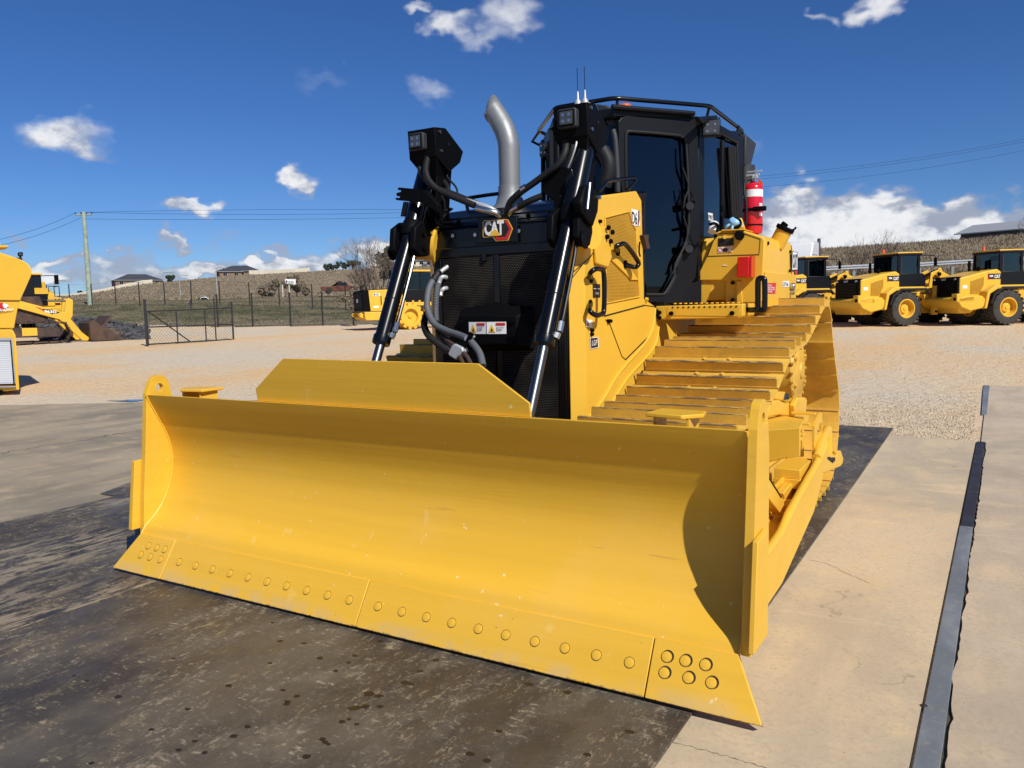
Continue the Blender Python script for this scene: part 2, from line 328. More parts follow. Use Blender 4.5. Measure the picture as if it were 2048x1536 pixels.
def text(name, body, org, xd, yd, width, height, mat, parent, bold=.02, shear=0.0, depth=.0015, spacing=1.0):
    cu = bpy.data.curves.new('t', 'FONT'); cu.body = body; cu.offset = bold; cu.shear = shear; cu.space_character = spacing; cu.resolution_u = 3; cu.fill_mode = 'FRONT'
    tmp = bpy.data.objects.new('t', cu); COL.objects.link(tmp)
    dg = bpy.context.evaluated_depsgraph_get(); me = bpy.data.meshes.new_from_object(tmp.evaluated_get(dg)); bpy.data.objects.remove(tmp)
    xs = [v.co.x for v in me.vertices]; ys = [v.co.y for v in me.vertices]
    x0, x1, y0, y1 = min(xs), max(xs), min(ys), max(ys); xd = Vector(xd).normalized(); yd = Vector(yd).normalized(); nn = xd.cross(yd); org = Vector(org)
    vs = [org + xd*((v.co.x-x0)/(x1-x0)*width) + yd*((v.co.y-y0)/(y1-y0)*height) + nn*depth for v in me.vertices]
    mb = MB(); mb.add(vs, [tuple(p.vertices) for p in me.polygons]); return mb.obj(name, mat, parent, smooth=0)
# =================================================================== THE SETTING
def yh(px): return 613.2 - .02145*(px-1024)
COLS = [-1400, -500, 0, 150, 300, 500, 600, 700, 870, 1200, 1500, 1620, 1750, 1900, 2050, 2300, 3200]
CREST_L = {-1400:585, -500:590, 0:600, 150:597, 300:569, 500:551, 600:546, 700:540, 870:533, 1200:520, 1500:505, 1620:500}
ROWS = [3, 8, 14, 20, 28, 38, 50, 55, 62, 80, 95, 110, 140, 170, 200, 260, 340, 420, 700, 1600, 6000]
def zleft(px, D):
    cr = 1.6 + (yh(px)-CREST_L.get(px, 530))*340/1594.7
    f = min(1, max(0, (px)/900))
    base = {3:-.045, 8:-.045, 14:-.045, 20:.03, 28:.18, 38:.36, 50:.50, 55:.55, 62:.9-.3*f, 80:2.3-.6*f, 95:3.0-.7*f, 110:3.5-.7*f, 140:4.3-.7*f, 170:4.9-.4*f, 200:5.8}
    if D in base: return base[D]
    if D == 260: return 6.5*.45 + cr*.55
    if D == 340: return cr
    if D == 420: return cr*.97
    return {700: cr*.5, 1600: 0, 6000: -40}[D]
def zright(px, D):
    crest = {1620:499, 1750:491, 1900:486, 2050:476, 2300:470, 3200:470}[px]
    cr = 1.6 + (yh(px)-crest)*95/1594.7
    base = {3:-.045, 8:-.045, 14:-.045, 20:.03, 28:.18, 38:.42, 50:.60, 55:2.9, 62:3.7, 80:5.4, 95:cr, 110:cr*1.02, 140:cr, 170:cr*.95, 200:cr*.9, 260:cr*.7, 340:cr*.5, 420:4, 700:2, 1600:0, 6000:-40}
    return base[D]
TBL = []
for px in COLS:
    if px <= 1500: TBL.append([zleft(px, D) for D in ROWS])
    else: TBL.append([zright(px, D) for D in ROWS])
for j, px in enumerate((1200, 1500)):      # blend the hidden middle towards the right-hand bank
    i = COLS.index(px); w = (.35, .75)[j]; zr = [zright(1620, D) for D in ROWS]
    TBL[i] = [a*(1-w)+b*w for a, b in zip(TBL[i], zr)]
def px_az(px): return CAM_YAW + math.atan((px-1024)/CAM_F)
AZT = [px_az(p) for p in COLS]
CAMF2 = Vector((math.sin(CAM_YAW), math.cos(CAM_YAW)))
def lerp_tab(a, D):
    a = min(max(a, AZT[0]), AZT[-1])
    i = 0
    while i < len(AZT)-2 and AZT[i+1] < a: i += 1
    fa = (a-AZT[i])/(AZT[i+1]-AZT[i]); fa = fa*fa*(3-2*fa)*.5+fa*.5
    D = min(max(D, ROWS[0]), ROWS[-1]); j = 0
    while j < len(ROWS)-2 and ROWS[j+1] < D: j += 1
    fd = (D-ROWS[j])/(ROWS[j+1]-ROWS[j])
    z = lambda c: c[j]*(1-fd)+c[j+1]*fd
    return z(TBL[i])*(1-fa)+z(TBL[i+1])*fa
def ground_z(x, y):
    dx, dy = x-CAM_POS.x, y-CAM_POS.y; a = math.atan2(dx, dy); rr = math.hypot(dx, dy)
    D = rr*max(math.cos(a-CAM_YAW), .35)
    z = lerp_tab(a, D)
    if D > 52: z += (noise.noise(Vector((x*.05, y*.05, 0)))*.5 + noise.noise(Vector((x*.2, y*.2, 3)))*.12)*min(1, (D-52)/30)
    return z
def ground_at(px, D):
    p = CAM_POS + (FW + RT*((px-1024)/CAM_F))*D
    return Vector((p.x, p.y, ground_z(p.x, p.y)))
def zone(px, D, x, y):
    # (green grass, dry grass) cover
    w = noise.noise(Vector((x*.06, y*.06, 9)))*6
    D = D + w*.5
    if px < 1560:
        edge = 56 + max(0, 500-px)*.03
        if D < edge: return 0, 0
        if D < 104: return (1, .25+.5*max(0, math.sin(D*.23)))
        if D < 128: return .9, .75
        if D < 143: return 1, .1
        return .0, 1
    if D < 50: return 0, 0
    if D < 58: return 1, .35
    return 0, 1
angs = []; a = -3.14159
lo, hi = px_az(-250), px_az(2300)
while a < 3.14159: angs.append(a); a += .009 if lo < a < hi else .06
rads = []; r = 1.0
while r < 7000: rads.append(r); r *= 1.035 if r < 500 else 1.12
vs = [(CAM_POS.x, CAM_POS.y, -.045)]; cols = [(0,0,0,1)]
for r in rads:
    for a in angs:
        x, y = CAM_POS.x+r*math.sin(a), CAM_POS.y+r*math.cos(a); D = r*max(math.cos(a-CAM_YAW), .35); dpx = 1024+CAM_F*math.tan(max(min(a-CAM_YAW, 1.3), -1.3))
        vs.append((x, y, ground_z(x, y))); gq, dq = zone(dpx, D, x, y) if D > 40 else (0, 0); cols.append((gq, dq, 0, 1))
na = len(angs); fs = [(0, 1+(i+1) % na, 1+i) for i in range(na)]
for j in range(len(rads)-1):
    b0 = 1+j*na; b1 = b0+na
    fs += [(b0+i, b0+(i+1) % na, b1+(i+1) % na, b1+i) for i in range(na)]
me = bpy.data.meshes.new('ground'); me.from_pydata(vs, [], fs); me.update(); me.shade_smooth()
ca = me.color_attributes.new('cover', 'FLOAT_COLOR', 'POINT'); ca.data.foreach_set('color', [c for q in cols for c in q])
gm_ = bpy.data.materials.new('yard_gravel_and_grass'); gm_.use_nodes = True; t = gm_.node_tree; b = t.nodes['Principled BSDF']; b.inputs['Roughness'].default_value = .95; b.inputs['Specular IOR Level'].default_value = .2
tc = N(t, 'ShaderNodeTexCoord')
def tnoise(t, tc, scale, detail=5.0, rough=.6, mscale=(1,1,1), rot=0.0, out=0):
    m = N(t, 'ShaderNodeMapping'); m.inputs['Scale'].default_value = mscale; m.inputs['Rotation'].default_value = (0, 0, rot); t.links.new(tc.outputs['Object'], m.inputs[0])
    n = N(t, 'ShaderNodeTexNoise', i_Scale=scale, i_Detail=detail, i_Roughness=rough); t.links.new(m.outputs[0], n.inputs['Vector']); return n.outputs[out]
streak = tnoise(t, tc, .30, 5, .6, (1, .16, 1), -CAM_YAW*0+1.05)
g1 = tnoise(t, tc, .12, 4, .6); g2 = tnoise(t, tc, 9, 4, .75); g3 = tnoise(t, tc, 38, 3, .7); g4 = tnoise(t, tc, 2.2, 5, .7)
c = mix_c(t, maprange(t, streak, .38, .66), (.72,.56,.37), (.76,.50,.25))
c = mix_c(t, maprange(t, g1, .45, .65), c, (.66,.56,.42))
c = mix_c(t, maprange(t, g4, .55, .72, 0, .55), c, (.50,.38,.25))
c = mix_c(t, maprange(t, g2, .50, .70, 0, .28), c, (.42,.34,.25)); c = mix_c(t, maprange(t, g3, .55, .7, 0, .45), c, (.78,.68,.52))
cov = N(t, 'ShaderNodeVertexColor', layer_name='cover'); sc_ = N(t, 'ShaderNodeSeparateColor'); t.links.new(cov.outputs[0], sc_.inputs[0])
gn = tnoise(t, tc, .35, 6, .7); gn2 = tnoise(t, tc, 3.5, 5, .75); gn3 = tnoise(t, tc, 1.2, 5, .7, (1, .3, 1), 1.0)
grass = mix_c(t, maprange(t, gn2, .38, .65), (.050,.058,.026), (.105,.098,.050)); grass = mix_c(t, maprange(t, gn, .42, .60, 0, .85), grass, (.20,.165,.10))
dry = mix_c(t, maprange(t, gn2, .35, .68), (.17,.13,.085), (.31,.245,.16)); dry = mix_c(t, maprange(t, gn3, .5, .7, 0, .7), dry, (.125,.098,.066)); dry = mix_c(t, maprange(t, gn, .55, .68, 0, .55), dry, (.31,.245,.15))
veg = mix_c(t, maprange(t, math_n(t, 'ADD', sc_.outputs[1], math_n(t, 'MULTIPLY', math_n(t, 'SUBTRACT', gn, .5), 1.3)), .3, .75), grass, dry)
isveg = maprange(t, math_n(t, 'ADD', math_n(t, 'MAXIMUM', sc_.outputs[0], sc_.outputs[1]), math_n(t, 'MULTIPLY', math_n(t, 'SUBTRACT', gn2, .5), .7)), .35, .65)
t.links.new(mix_c(t, isveg, c, veg), b.inputs['Base Color'])
hgt = math_n(t, 'ADD', math_n(t, 'MULTIPLY', g3, .5), math_n(t, 'ADD', g2, math_n(t, 'MULTIPLY', gn2, 2.0)))
bn = N(t, 'ShaderNodeBump', i_Strength=.8, i_Distance=.05); t.links.new(hgt, bn.inputs['Height']); t.links.new(bn.outputs[0], b.inputs['Normal'])
me.materials.append(gm_); go = bpy.data.objects.new('ground', me); COL.objects.link(go); tag(go, kind='structure')
# ---- concrete apron
def concrete(name, base, dark, warm, wscale=1.0):
    m = bpy.data.materials.new(name); m.use_nodes = True; t = m.node_tree; b = t.nodes['Principled BSDF']; b.inputs['Specular IOR Level'].default_value = .35
    tc = N(t, 'ShaderNodeTexCoord')
    big = tnoise(t, tc, .55*wscale, 6, .62); mid = tnoise(t, tc, 2.6, 6, .7); fine = tnoise(t, tc, 45, 4, .7); spk = tnoise(t, tc, 160, 2, .6)
    sk = tnoise(t, tc, 1.6, 5, .65, (1, .22, 1), 1.1); sk2 = tnoise(t, tc, 5.0, 4, .6, (.12, 1, 1), .25)
    c = mix_c(t, maprange(t, big, .36, .66), base, dark); c = mix_c(t, maprange(t, mid, .44, .70, 0, .8), c, warm); c = mix_c(t, maprange(t, sk, .46, .68, 0, .85), c, dark)
    c = mix_c(t, maprange(t, sk2, .60, .76, 0, .35), c, tuple(min(1, k*1.35) for k in base)); c = mix_c(t, maprange(t, fine, .48, .68, 0, .45), c, tuple(k*.62 for k in base)); c = mix_c(t, maprange(t, spk, .66, .74, 0, .5), c, tuple(min(1, k*1.5) for k in base))
    # a few hairline cracks
    v = N(t, 'ShaderNodeTexVoronoi', feature='DISTANCE_TO_EDGE', i_Scale=.27); mm = N(t, 'ShaderNodeVectorMath', operation='MULTIPLY_ADD'); t.links.new(tc.outputs['Object'], mm.inputs[0]); mm.inputs[1].default_value = (1, 1, 1)
    wn = N(t, 'ShaderNodeTexNoise', i_Scale=1.7, i_Detail=6.0); t.links.new(tc.outputs['Object'], wn.inputs[0]); ws = N(t, 'ShaderNodeVectorMath', operation='SCALE'); ws.inputs['Scale'].default_value = .9; t.links.new(wn.outputs[1], ws.inputs[0]); t.links.new(ws.outputs[0], mm.inputs[2])
    t.links.new(mm.outputs[0], v.inputs['Vector'])
    crack = math_n(t, 'MULTIPLY', maprange(t, v.outputs[0], .0006, .0022, 1, 0), maprange(t, big, .50, .56)); c = mix_c(t, math_n(t, 'MULTIPLY', crack, .30), c, (.10,.085,.065))
    t.links.new(c, b.inputs['Base Color']); t.links.new(maprange(t, mid, .3, .7, .62, .85), b.inputs['Roughness'])
    bn = N(t, 'ShaderNodeBump', i_Strength=.35, i_Distance=.004); t.links.new(math_n(t, 'ADD', fine, math_n(t, 'MULTIPLY', mid, 1.5)), bn.inputs['Height']); t.links.new(bn.outputs[0], b.inputs['Normal']); return m
Mt['concrete'] = concrete('tan_concrete', (.62,.49,.32), (.46,.375,.26), (.64,.48,.28)); Mt['concrete_grey'] = concrete('grey_concrete', (.38,.31,.215), (.23,.195,.14), (.47,.36,.23), .8); Mt['concrete_right'] = concrete('brown_concrete', (.56,.45,.32), (.41,.335,.24), (.60,.46,.30))
def slab(name, pts, mat, z=-.03, th=.2):
    o = pr(name, mat, None, [(x, y, z) for x, y in pts], (0,0,-th), 0); tag(o, kind='structure'); return o
def rough_edge(p0, p1, n, amp, seed):
    rnd = random.Random(seed); out = []
    for i in range(n+1):
        f = i/n; x = p0[0]*(1-f)+p1[0]*f; y = p0[1]*(1-f)+p1[1]*f; dx, dy = p1[0]-p0[0], p1[1]-p0[1]; l = math.hypot(dx, dy); k = (rnd.random()-.5)*2*amp if 0 < i < n else 0
        out.append((x-dy/l*k, y+dx/l*k))
    return out
LSTRIP = lambda y: 2.525 + .0165*y + (.004 if y > 3.5 else 0)
slab('concrete_pavement', [(-7.56,-12),(0,-12),(0,7.62)] + rough_edge((-.01,7.62), (-7.56,7.66), 26, .03, 2), 'concrete_grey')
slab('concrete_pavement', [(.004,-12)] + [(1.9,-12),(2.525-.2,-12),(2.52,0)] + rough_edge((LSTRIP(7.4)-.006,7.4), (1.75,7.53), 12, .03, 1) + [(1.75,7.5)] + [(.9,7.6),(.004,7.62)], 'concrete')
slab('concrete_pavement', [(-14.1,-12),(-7.59,-12)] + [(-7.50-.02*math.sin(y*.9)-.045, y) for y in [k*.4 for k in range(-5, 19)]] + [(-7.585,7.66)] + rough_edge((-7.6,7.66), (-14.1,7.6), 20, .03, 3), 'concrete_grey', z=-.034)
slab('concrete_pavement', [(-40,-12),(-14.15,-12),(-14.12,7.62)] + rough_edge((-14.15,7.62), (-17.5,8.2), 10, .03, 4) + [(-40,12)], 'concrete_grey', z=-.036)
rough = [(LSTRIP(y)+.061+.014*noise.noise(Vector((y*1.7, 0, 0)))+.010*noise.noise(Vector((y*9, 5, 0)))+.008*noise.noise(Vector((y*26, 5, 2)))+.010, y) for y in [k*.06 for k in range(-20, 124)]]
slab('concrete_pavement', [(2.64,-12)] + [(x+.028, y) for x, y in rough] + [(2.70,7.45),(2.725,9.8),(2.765,14.1),(14,14.4),(14,-12)], 'concrete_right')
# crumbling joint filler between strip and slab
Mt['rubble'] = material('joint_grit', (.20,.17,.125), .95, var=.4, vscale=30)
fl_ = MB(); rr_ = random.Random(11)
for i in range(1400):
    y = rr_.uniform(-1.2, 7.4); x = LSTRIP(y)+.100+rr_.uniform(0, .045); s_ = rr_.uniform(.002, .008); z = -.038+rr_.uniform(-.01, .004)
    fl_.add([(x-s_,y-s_,z-s_),(x+s_,y-s_*.6,z-s_),(x+s_*.4,y+s_,z-s_),(x,y,z+s_)], [(0,1,3),(1,2,3),(2,0,3)])
o = fl_.obj('joint_rubble', 'rubble', None, smooth=0); tag(o, 'crumbled concrete grit in the joint beside the steel edging', 'rubble', kind='stuff')
Mt['bed'] = material('joint_dirt', (.075,.06,.04), .95, var=.5, vscale=20)
o = pr('joint_bed', 'bed', None, [(2.50,-12,-.042),(2.72,-12,-.042),(2.80,7.45,-.042),(2.60,7.45,-.042)], (0,0,-.01), 0); tag(o, kind='structure')
# ---- steel edging (rail) set in the slab
sm2 = bpy.data.materials.new('blue_grey_rolled_steel'); sm2.use_nodes = True; t = sm2.node_tree; b = t.nodes['Principled BSDF']; b.inputs['Metallic'].default_value = .15
tc = N(t, 'ShaderNodeTexCoord'); k1 = tnoise(t, tc, 3, 6, .7, (1, .4, 1)); k2 = tnoise(t, tc, 28, 5, .7)
c = mix_c(t, maprange(t, k1, .4, .65), (.17,.185,.195), (.27,.285,.29)); c = mix_c(t, maprange(t, k2, .56, .68, 0, .6), c, (.30,.27,.22)); t.links.new(c, b.inputs['Base Color']); t.links.new(maprange(t, k2, .35, .7, .38, .65), b.inputs['Roughness']); Mt['edging'] = sm2
sm3 = material('brown_black_mill_steel', (.05,.042,.042), .5, metal=.4, var=.4, vscale=5, dust=.4, dcol=(.16,.13,.10)); Mt['edging_dark'] = sm3
def strip(y0, y1, mat, name, lab, z=-.027):
    a0, a1 = LSTRIP(y0)+.006, LSTRIP(y1)+.006
    w0 = .082 if y1 < 4 else .078
    o = pr(name, mat, None, [(a0,y0,z),(a0+w0,y0,z),(a1+w0,y1,z),(a1,y1,z)], (0,0,-.05), .002); tag(o, lab, 'steel strip', 'steel edging strips between the slabs'); return o
s1 = strip(-1.4, 3.50, 'edging', 'steel_strip', 'blue grey steel edging strip nearest the camera along the concrete joint')
s2 = strip(3.508, 7.42, 'edging_dark', 'steel_strip', 'dark brown steel edging strip beyond the blue grey one')
p = onz((1848, 1411), -.027)
m = MB(); m.lathe([(.013,-.0005),(.013,.0012),(.008,.0012),(.007,-.003),(.001,-.003)], (p.x,p.y,-.0267), (0,0,1), n=16); m.obj('bolt_hole', 'edging_dark', s1)
s3 = pr('steel_strip', 'edging', None, [(2.69,9.85,-.027),(2.755,9.85,-.027),(2.80,14.12,-.027),(2.70,14.12,-.027)], (0,0,-.05), .002); tag(s3, 'short far steel edging strip at the corner of the right slab', 'steel strip', 'steel edging strips between the slabs')
# ---- steel road plates under the machine
def plate_mat(name, seed, grit):
    m = bpy.data.materials.new(name); m.use_nodes = True; t = m.node_tree; b = t.nodes['Principled BSDF']; b.inputs['Metallic'].default_value = .15; b.inputs['Specular IOR Level'].default_value = .45
    tc = N(t, 'ShaderNodeTexCoord')
    big = tnoise(t, tc, .9, 6, .65, (1, .7, 1), .5+seed); mid = tnoise(t, tc, 4.5, 7, .72, (1, .55, 1), .7); fine = tnoise(t, tc, 40, 6, .78, (1, .42, 1), .62); fine2 = tnoise(t, tc, 46, 5, .72, (.42, 1, 1), .45); g5 = tnoise(t, tc, 95, 3, .6)
    c = mix_c(t, maprange(t, big, .38, .64), (.050,.042,.036), (.120,.102,.076)); c = mix_c(t, maprange(t, mid, .48, .70, 0, .65), c, (.185,.150,.098)); c = mix_c(t, maprange(t, tnoise(t, tc, 1.3, 4, .6, (1, 1, 1), 2+seed), .56, .7, 0, .6), c, (.040,.033,.030))
    patch = maprange(t, tnoise(t, tc, 2.1, 5, .65, (1, .6, 1), 3.0+seed), .42, .60)
    sc1 = math_n(t, 'MULTIPLY', maprange(t, fine, .53, .62), math_n(t, 'MULTIPLY', maprange(t, big, .36, .55, .35, 1), math_n(t, 'MAXIMUM', patch, .06))); sc2 = math_n(t, 'MULTIPLY', maprange(t, fine2, .56, .64), maprange(t, mid, .45, .6))
    c = mix_c(t, math_n(t, 'MULTIPLY', math_n(t, 'MAXIMUM', sc1, sc2), grit), c, (.40,.33,.22)); c = mix_c(t, maprange(t, g5, .68, .74, 0, .8), c, (.46,.38,.26))
    if seed > 1:
        rip = tnoise(t, tc, 16, 4, .7, (1, .32, 1), .95); bandm = maprange(t, tnoise(t, tc, .75, 4, .6, (1, .45, 1), .9), .44, .56)
        c = mix_c(t, math_n(t, 'MULTIPLY', maprange(t, rip, .46, .56), bandm), c, (.30, .245, .165)); c = mix_c(t, math_n(t, 'MULTIPLY', maprange(t, rip, .46, .36), bandm), c, (.030, .030, .034))
    # oil spots
    v = N(t, 'ShaderNodeTexVoronoi', i_Scale=3.4, i_Randomness=1.0); wv = N(t, 'ShaderNodeVectorMath', operation='MULTIPLY_ADD'); wn = N(t, 'ShaderNodeTexNoise', i_Scale=22.0, i_Detail=2.0); t.links.new(tc.outputs['Object'], wn.inputs[0]); t.links.new(wn.outputs[1], wv.inputs[0]); wv.inputs[1].default_value = (.035,.035,0); t.links.new(tc.outputs['Object'], wv.inputs[2]); t.links.new(wv.outputs[0], v.inputs['Vector'])
    sr = N(t, 'ShaderNodeSeparateColor'); t.links.new(v.outputs['Color'], sr.inputs[0])
    spot = math_n(t, 'LESS_THAN', v.outputs['Distance'], math_n(t, 'MULTIPLY', maprange(t, sr.outputs[0], .55, 1.0, 0, .11, False), maprange(t, tnoise(t, tc, .8, 2, .5), .47, .55)))
    c = mix_c(t, math_n(t, 'MULTIPLY', spot, .92), c, (.022,.014,.009)); t.links.new(c, b.inputs['Base Color'])
    r = maprange(t, mid, .35, .7, .42, .80); t.links.new(math_n(t, 'SUBTRACT', r, math_n(t, 'MULTIPLY', spot, .15)), b.inputs['Roughness'])
    bn = N(t, 'ShaderNodeBump', i_Strength=.55, i_Distance=.006); t.links.new(math_n(t, 'ADD', math_n(t, 'ADD', math_n(t, 'MULTIPLY', fine, 1.0), math_n(t, 'MULTIPLY', fine2, .8)), mid), bn.inputs['Height']); t.links.new(bn.outputs[0], b.inputs['Normal']); return m
Mt['plate_a'] = plate_mat('scuffed_steel_plate', 0.0, .75); Mt['plate_b'] = plate_mat('scuffed_steel_plate_muddy', 1.3, .85)
PLT = []
def zplate(name, pts, mat, lab, th=.014, z=-.014):
    o = pr(name, mat, None, [(x, y, z) for x, y in pts], (0,0,-th), .003); tag(o, lab, 'steel plate', 'steel plates laid on the concrete'); PLT.append(o) if len(pts) == 4 and (pts[0][0] == -1.600 and pts[2][1] == 1.9 or pts[0][0] == -3.98) else None; return o
zplate('steel_plate', [(-1.600,-4.2),(1.748,-4.2),(1.748,1.9),(-1.600,1.9)], 'plate_a', 'large brown black steel plate under the front edge of the blade')
zplate('steel_plate', [(-1.600,1.906),(1.750,1.906),(1.746,8.03),(-1.600,8.03)], 'plate_a', 'dark steel plate under the tracks, its corner showing behind the machine')
zplate('steel_plate', [(-3.98,-4.2),(-1.607,-4.2),(-1.607,1.28),(-3.98,1.30)], 'plate_b', 'muddy dark steel plate left of the blade with a dust seam')
zplate('steel_plate', [(-4.23,1.31),(-1.607,1.292),(-1.607,7.2),(-4.62,7.2),(-4.64,1.97)] if 0 else [(-4.23,1.30),(-1.607,1.285),(-1.607,7.3),(-7.0,7.3)], 'plate_b', 'bluish steel plate with a pointed corner behind the blade end', z=-.018)
OIL = [(738,1387,26),(730,1413,22),(760,1413,16),(685,1443,16),(713,1448,12),(698,1438,12),(645,1478,18),(650,1484,15),(657,1488,12),(613,1513,22),(467,1472,20),(495,1453,16),(560,1282,14),(640,1316,16),(672,1341,14),(697,1325,13),(710,1311,14),(840,1342,18),(872,1320,18),(810,1365,22),(823,1368,14),(757,1392,22),(458,1371,16),(375,1418,14),(237,1393,18),(303,1459,14),(357,1500,16),(410,1505,14),(390,1482,13),(182,1526,14),(566,1380,14),(594,1392,14),(575,1403,16),(573,1408,16),(540,1326,12),(608,1286,12),(760,1282,14),(1058,1368,20),(1135,1384,20),(1260,1463,22),(940,1508,22),(974,1521,20),(998,1462,18),(1175,1509,20),(545,1245,10),(347,1317,10),(174,1361,10),(148,1351,9)]
Mt['oil'] = material('oil_drip', (.018,.012,.008), .5)
rnd_o = random.Random(3)
for px, py, w in OIL:
    c_ = onz((px, py), -.0132)
    if not (-3.9 < c_.x < 1.72): continue
    rad = (onz((px+w*.5, py), -.0132)-c_).length*.95; n_ = 14; ph = [rnd_o.uniform(.72, 1.15) for _ in range(n_)]
    pr('oil_spot', 'oil', PLT[0] if c_.x > -1.6 else PLT[1], [(c_.x+rad*ph[k]*math.cos(2*PI*k/n_), c_.y+rad*ph[k]*.8*math.sin(2*PI*k/n_), -.0132) for k in range(n_)], (0,0,-.0006), 0)
def crackline(pts, w, z=-.0296, mat='seam', name='crack'):
    P = spline([onz(p, z) for p in pts], 8); m = MB(); r2 = random.Random(len(pts)*7+int(pts[0][0])); vs_ = []
    for i, p in enumerate(P):
        t_3 = (P[min(i+1,len(P)-1)]-P[max(i-1,0)]).normalized(); s_ = Vector((-t_3.y,t_3.x,0)); j = r2.gauss(0, w*1.1); k = w*r2.uniform(.25,1); vs_ += [p+s_*(j+k), p+s_*(j-k)]
    m.add(vs_, [(2*i, 2*i+1, 2*i+3, 2*i+2) for i in range(len(P)-1)]); o = m.obj(name, mat, None, smooth=0); tag(o, kind='structure'); return o
Mt['crackm'] = material('crack_dirt', (.13,.105,.08), .95)
crackline([(0,907),(80,893),(160,882),(230,868),(287,860)], .022, -.0292, 'crackm'); crackline([(1338,1482),(1395,1497),(1440,1508),(1500,1525),(1560,1545)], .0035, -.0296, 'crackm'); crackline([(1618,1120),(1660,1130),(1700,1150),(1740,1166)], .004, -.0296, 'crackm'); crackline([(1600,985),(1640,993),(1700,996)], .003, -.0296, 'crackm')
Mt['lightline'] = material('pale_joint', (.62,.55,.42), .9); crackline([(1932,1068),(1990,1072),(2060,1082)], .006, -.0294, 'lightline', 'joint_line')
crackline([(0,795),(60,791),(140,783),(200,779),(290,775)], .02, -.0325, 'crackm')
# ---- puddle
pm = bpy.data.materials.new('puddle_water'); pm.use_nodes = True; b = pm.node_tree.nodes['Principled BSDF']; b.inputs['Base Color'].default_value = (.02,.025,.03,1); b.inputs['Roughness'].default_value = .02; b.inputs['IOR'].default_value = 1.33; b.inputs['Specular IOR Level'].default_value = 1.0; Mt['water'] = pm
pp = [onz(p, -.028) for p in [(228,791),(255,784),(300,781),(360,782),(410,786),(420,794),(360,800),(300,800),(262,803),(244,797)]]
o = pr('puddle', 'water', None, spline(pp+[pp[0]], 3)[:-1], (0,0,-.003), 0); tag(o, kind='structure')
pp = [onz(p, -.0295) for p in [(212,802),(226,788),(262,781),(330,780),(430,784),(440,797),(360,804),(300,801),(262,804)]]
Mt['wet'] = material('wet_concrete', (.055,.05,.045), .35); o = pr('wet_patch', 'wet', None, spline(pp+[pp[0]], 3)[:-1], (0,0,-.002), 0); tag(o, kind='structure')
# ---- loose stones and gravel on the yard
gv = MB(); rr_ = random.Random(5)
def stone(m, x, y, z, s_, rnd):
    k = [(1,0,0),(-.5,.85,0),(-.5,-.85,0),(.1,.1,.7),(0,0,-.5)]; a = rnd.random()*6.28; v = []
    for q in k:
        X = q[0]*math.cos(a)-q[1]*math.sin(a); Y = q[0]*math.sin(a)+q[1]*math.cos(a); v.append((x+X*s_*rnd.uniform(.7,1.3), y+Y*s_*rnd.uniform(.7,1.3), z+q[2]*s_*rnd.uniform(.6,1.2)))
    m.add(v, [(0,1,3),(1,2,3),(2,0,3)])
for i in range(6000):
    if i < 5200: x = rr_.uniform(.9, 2.66) + abs(rr_.gauss(0, .0)); y = 7.42 + abs(rr_.gauss(0, 2.2)); s_ = rr_.uniform(.006, .022)
    else: x = rr_.uniform(-18, 2.4); y = 7.75 + abs(rr_.gauss(0, 2.0)); s_ = rr_.uniform(.008, .03)
    if x > 2.62 and y < 14.3: continue
    stone(gv, x, y, ground_z(x, y)+s_*.1, s_, rr_)
for i in range(260):
    x = rr_.uniform(-7, 4.5); y = rr_.uniform(-.5, 7.3); s_ = rr_.uniform(.002, .007); stone(gv, x, y, -.029, s_, rr_)
for i in range(2600):
    px = rr_.uniform(-40, 2080); D = rr_.uniform(16, 45); p = ground_at(px, D); s_ = rr_.uniform(.012, .03); stone(gv, p.x, p.y, p.z+s_*.1, s_, rr_)
o = gv.obj('loose_gravel', 'stones', None, smooth=0); tag(o, 'loose tan gravel scattered over the yard edge and the slabs', 'gravel', kind='stuff')
# ---- dry grass tufts
def tufts(name, lab, n, sampler, hmin, hmax, mat, w=.05, seed=1, blades=3):
    m = MB(); rnd = random.Random(seed)
    for i in range(n):
        q = sampler(rnd)
        if q is None: continue
        x, y, z = q
        for k in range(blades):
            a = rnd.random()*6.28; h = rnd.uniform(hmin, hmax); dx, dy = math.cos(a), math.sin(a); bx_, by_ = x+rnd.gauss(0, w*2.5), y+rnd.gauss(0, w*2.5); lean = rnd.uniform(-.4, .4)*h
            m.add([(bx_-dx*w,by_-dy*w,z-.05),(bx_+dx*w,by_+dy*w,z-.05),(bx_+dy*lean,by_-dx*lean,z+h)], [(0,1,2)])
    o = m.obj(name, mat, None, smooth=0); tag(o, lab, 'grass', kind='stuff'); return o
def samp(px0, px1, D0, D1):
    def f(rnd):
        p = ground_at(rnd.uniform(px0, px1), rnd.uniform(D0, D1)); return p.x, p.y, p.z
    return f
tufts('dry_grass', 'long dry brown grass covering the bank behind the wheel loaders', 13000, samp(1540, 2120, 60, 112), .08, .30, 'drygrass', .05, 3)
Mt['drygrass2'] = material('dry_grass_dark', (.22,.17,.115), .95, var=.5, vscale=.2, col2=(.14,.11,.075))
tufts('dry_scrub', 'darker brown stalks through the grass on the right bank', 3500, samp(1540, 2120, 60, 108), .12, .45, 'drygrass2', .06, 4)
tufts('dry_grass', 'pale dry grass over the far hillside on the left', 10000, samp(60, 900, 146, 345), .10, .35, 'drygrass', .22, 5, 2)
tufts('dry_scrub', 'dark dry weeds over the far hillside on the left', 3500, samp(60, 900, 146, 340), .15, .6, 'drygrass2', .25, 6, 2)
Mt['greengrass'] = material('short_green_grass', (.075,.080,.038), .9, var=.5, vscale=.4, col2=(.17,.14,.08))
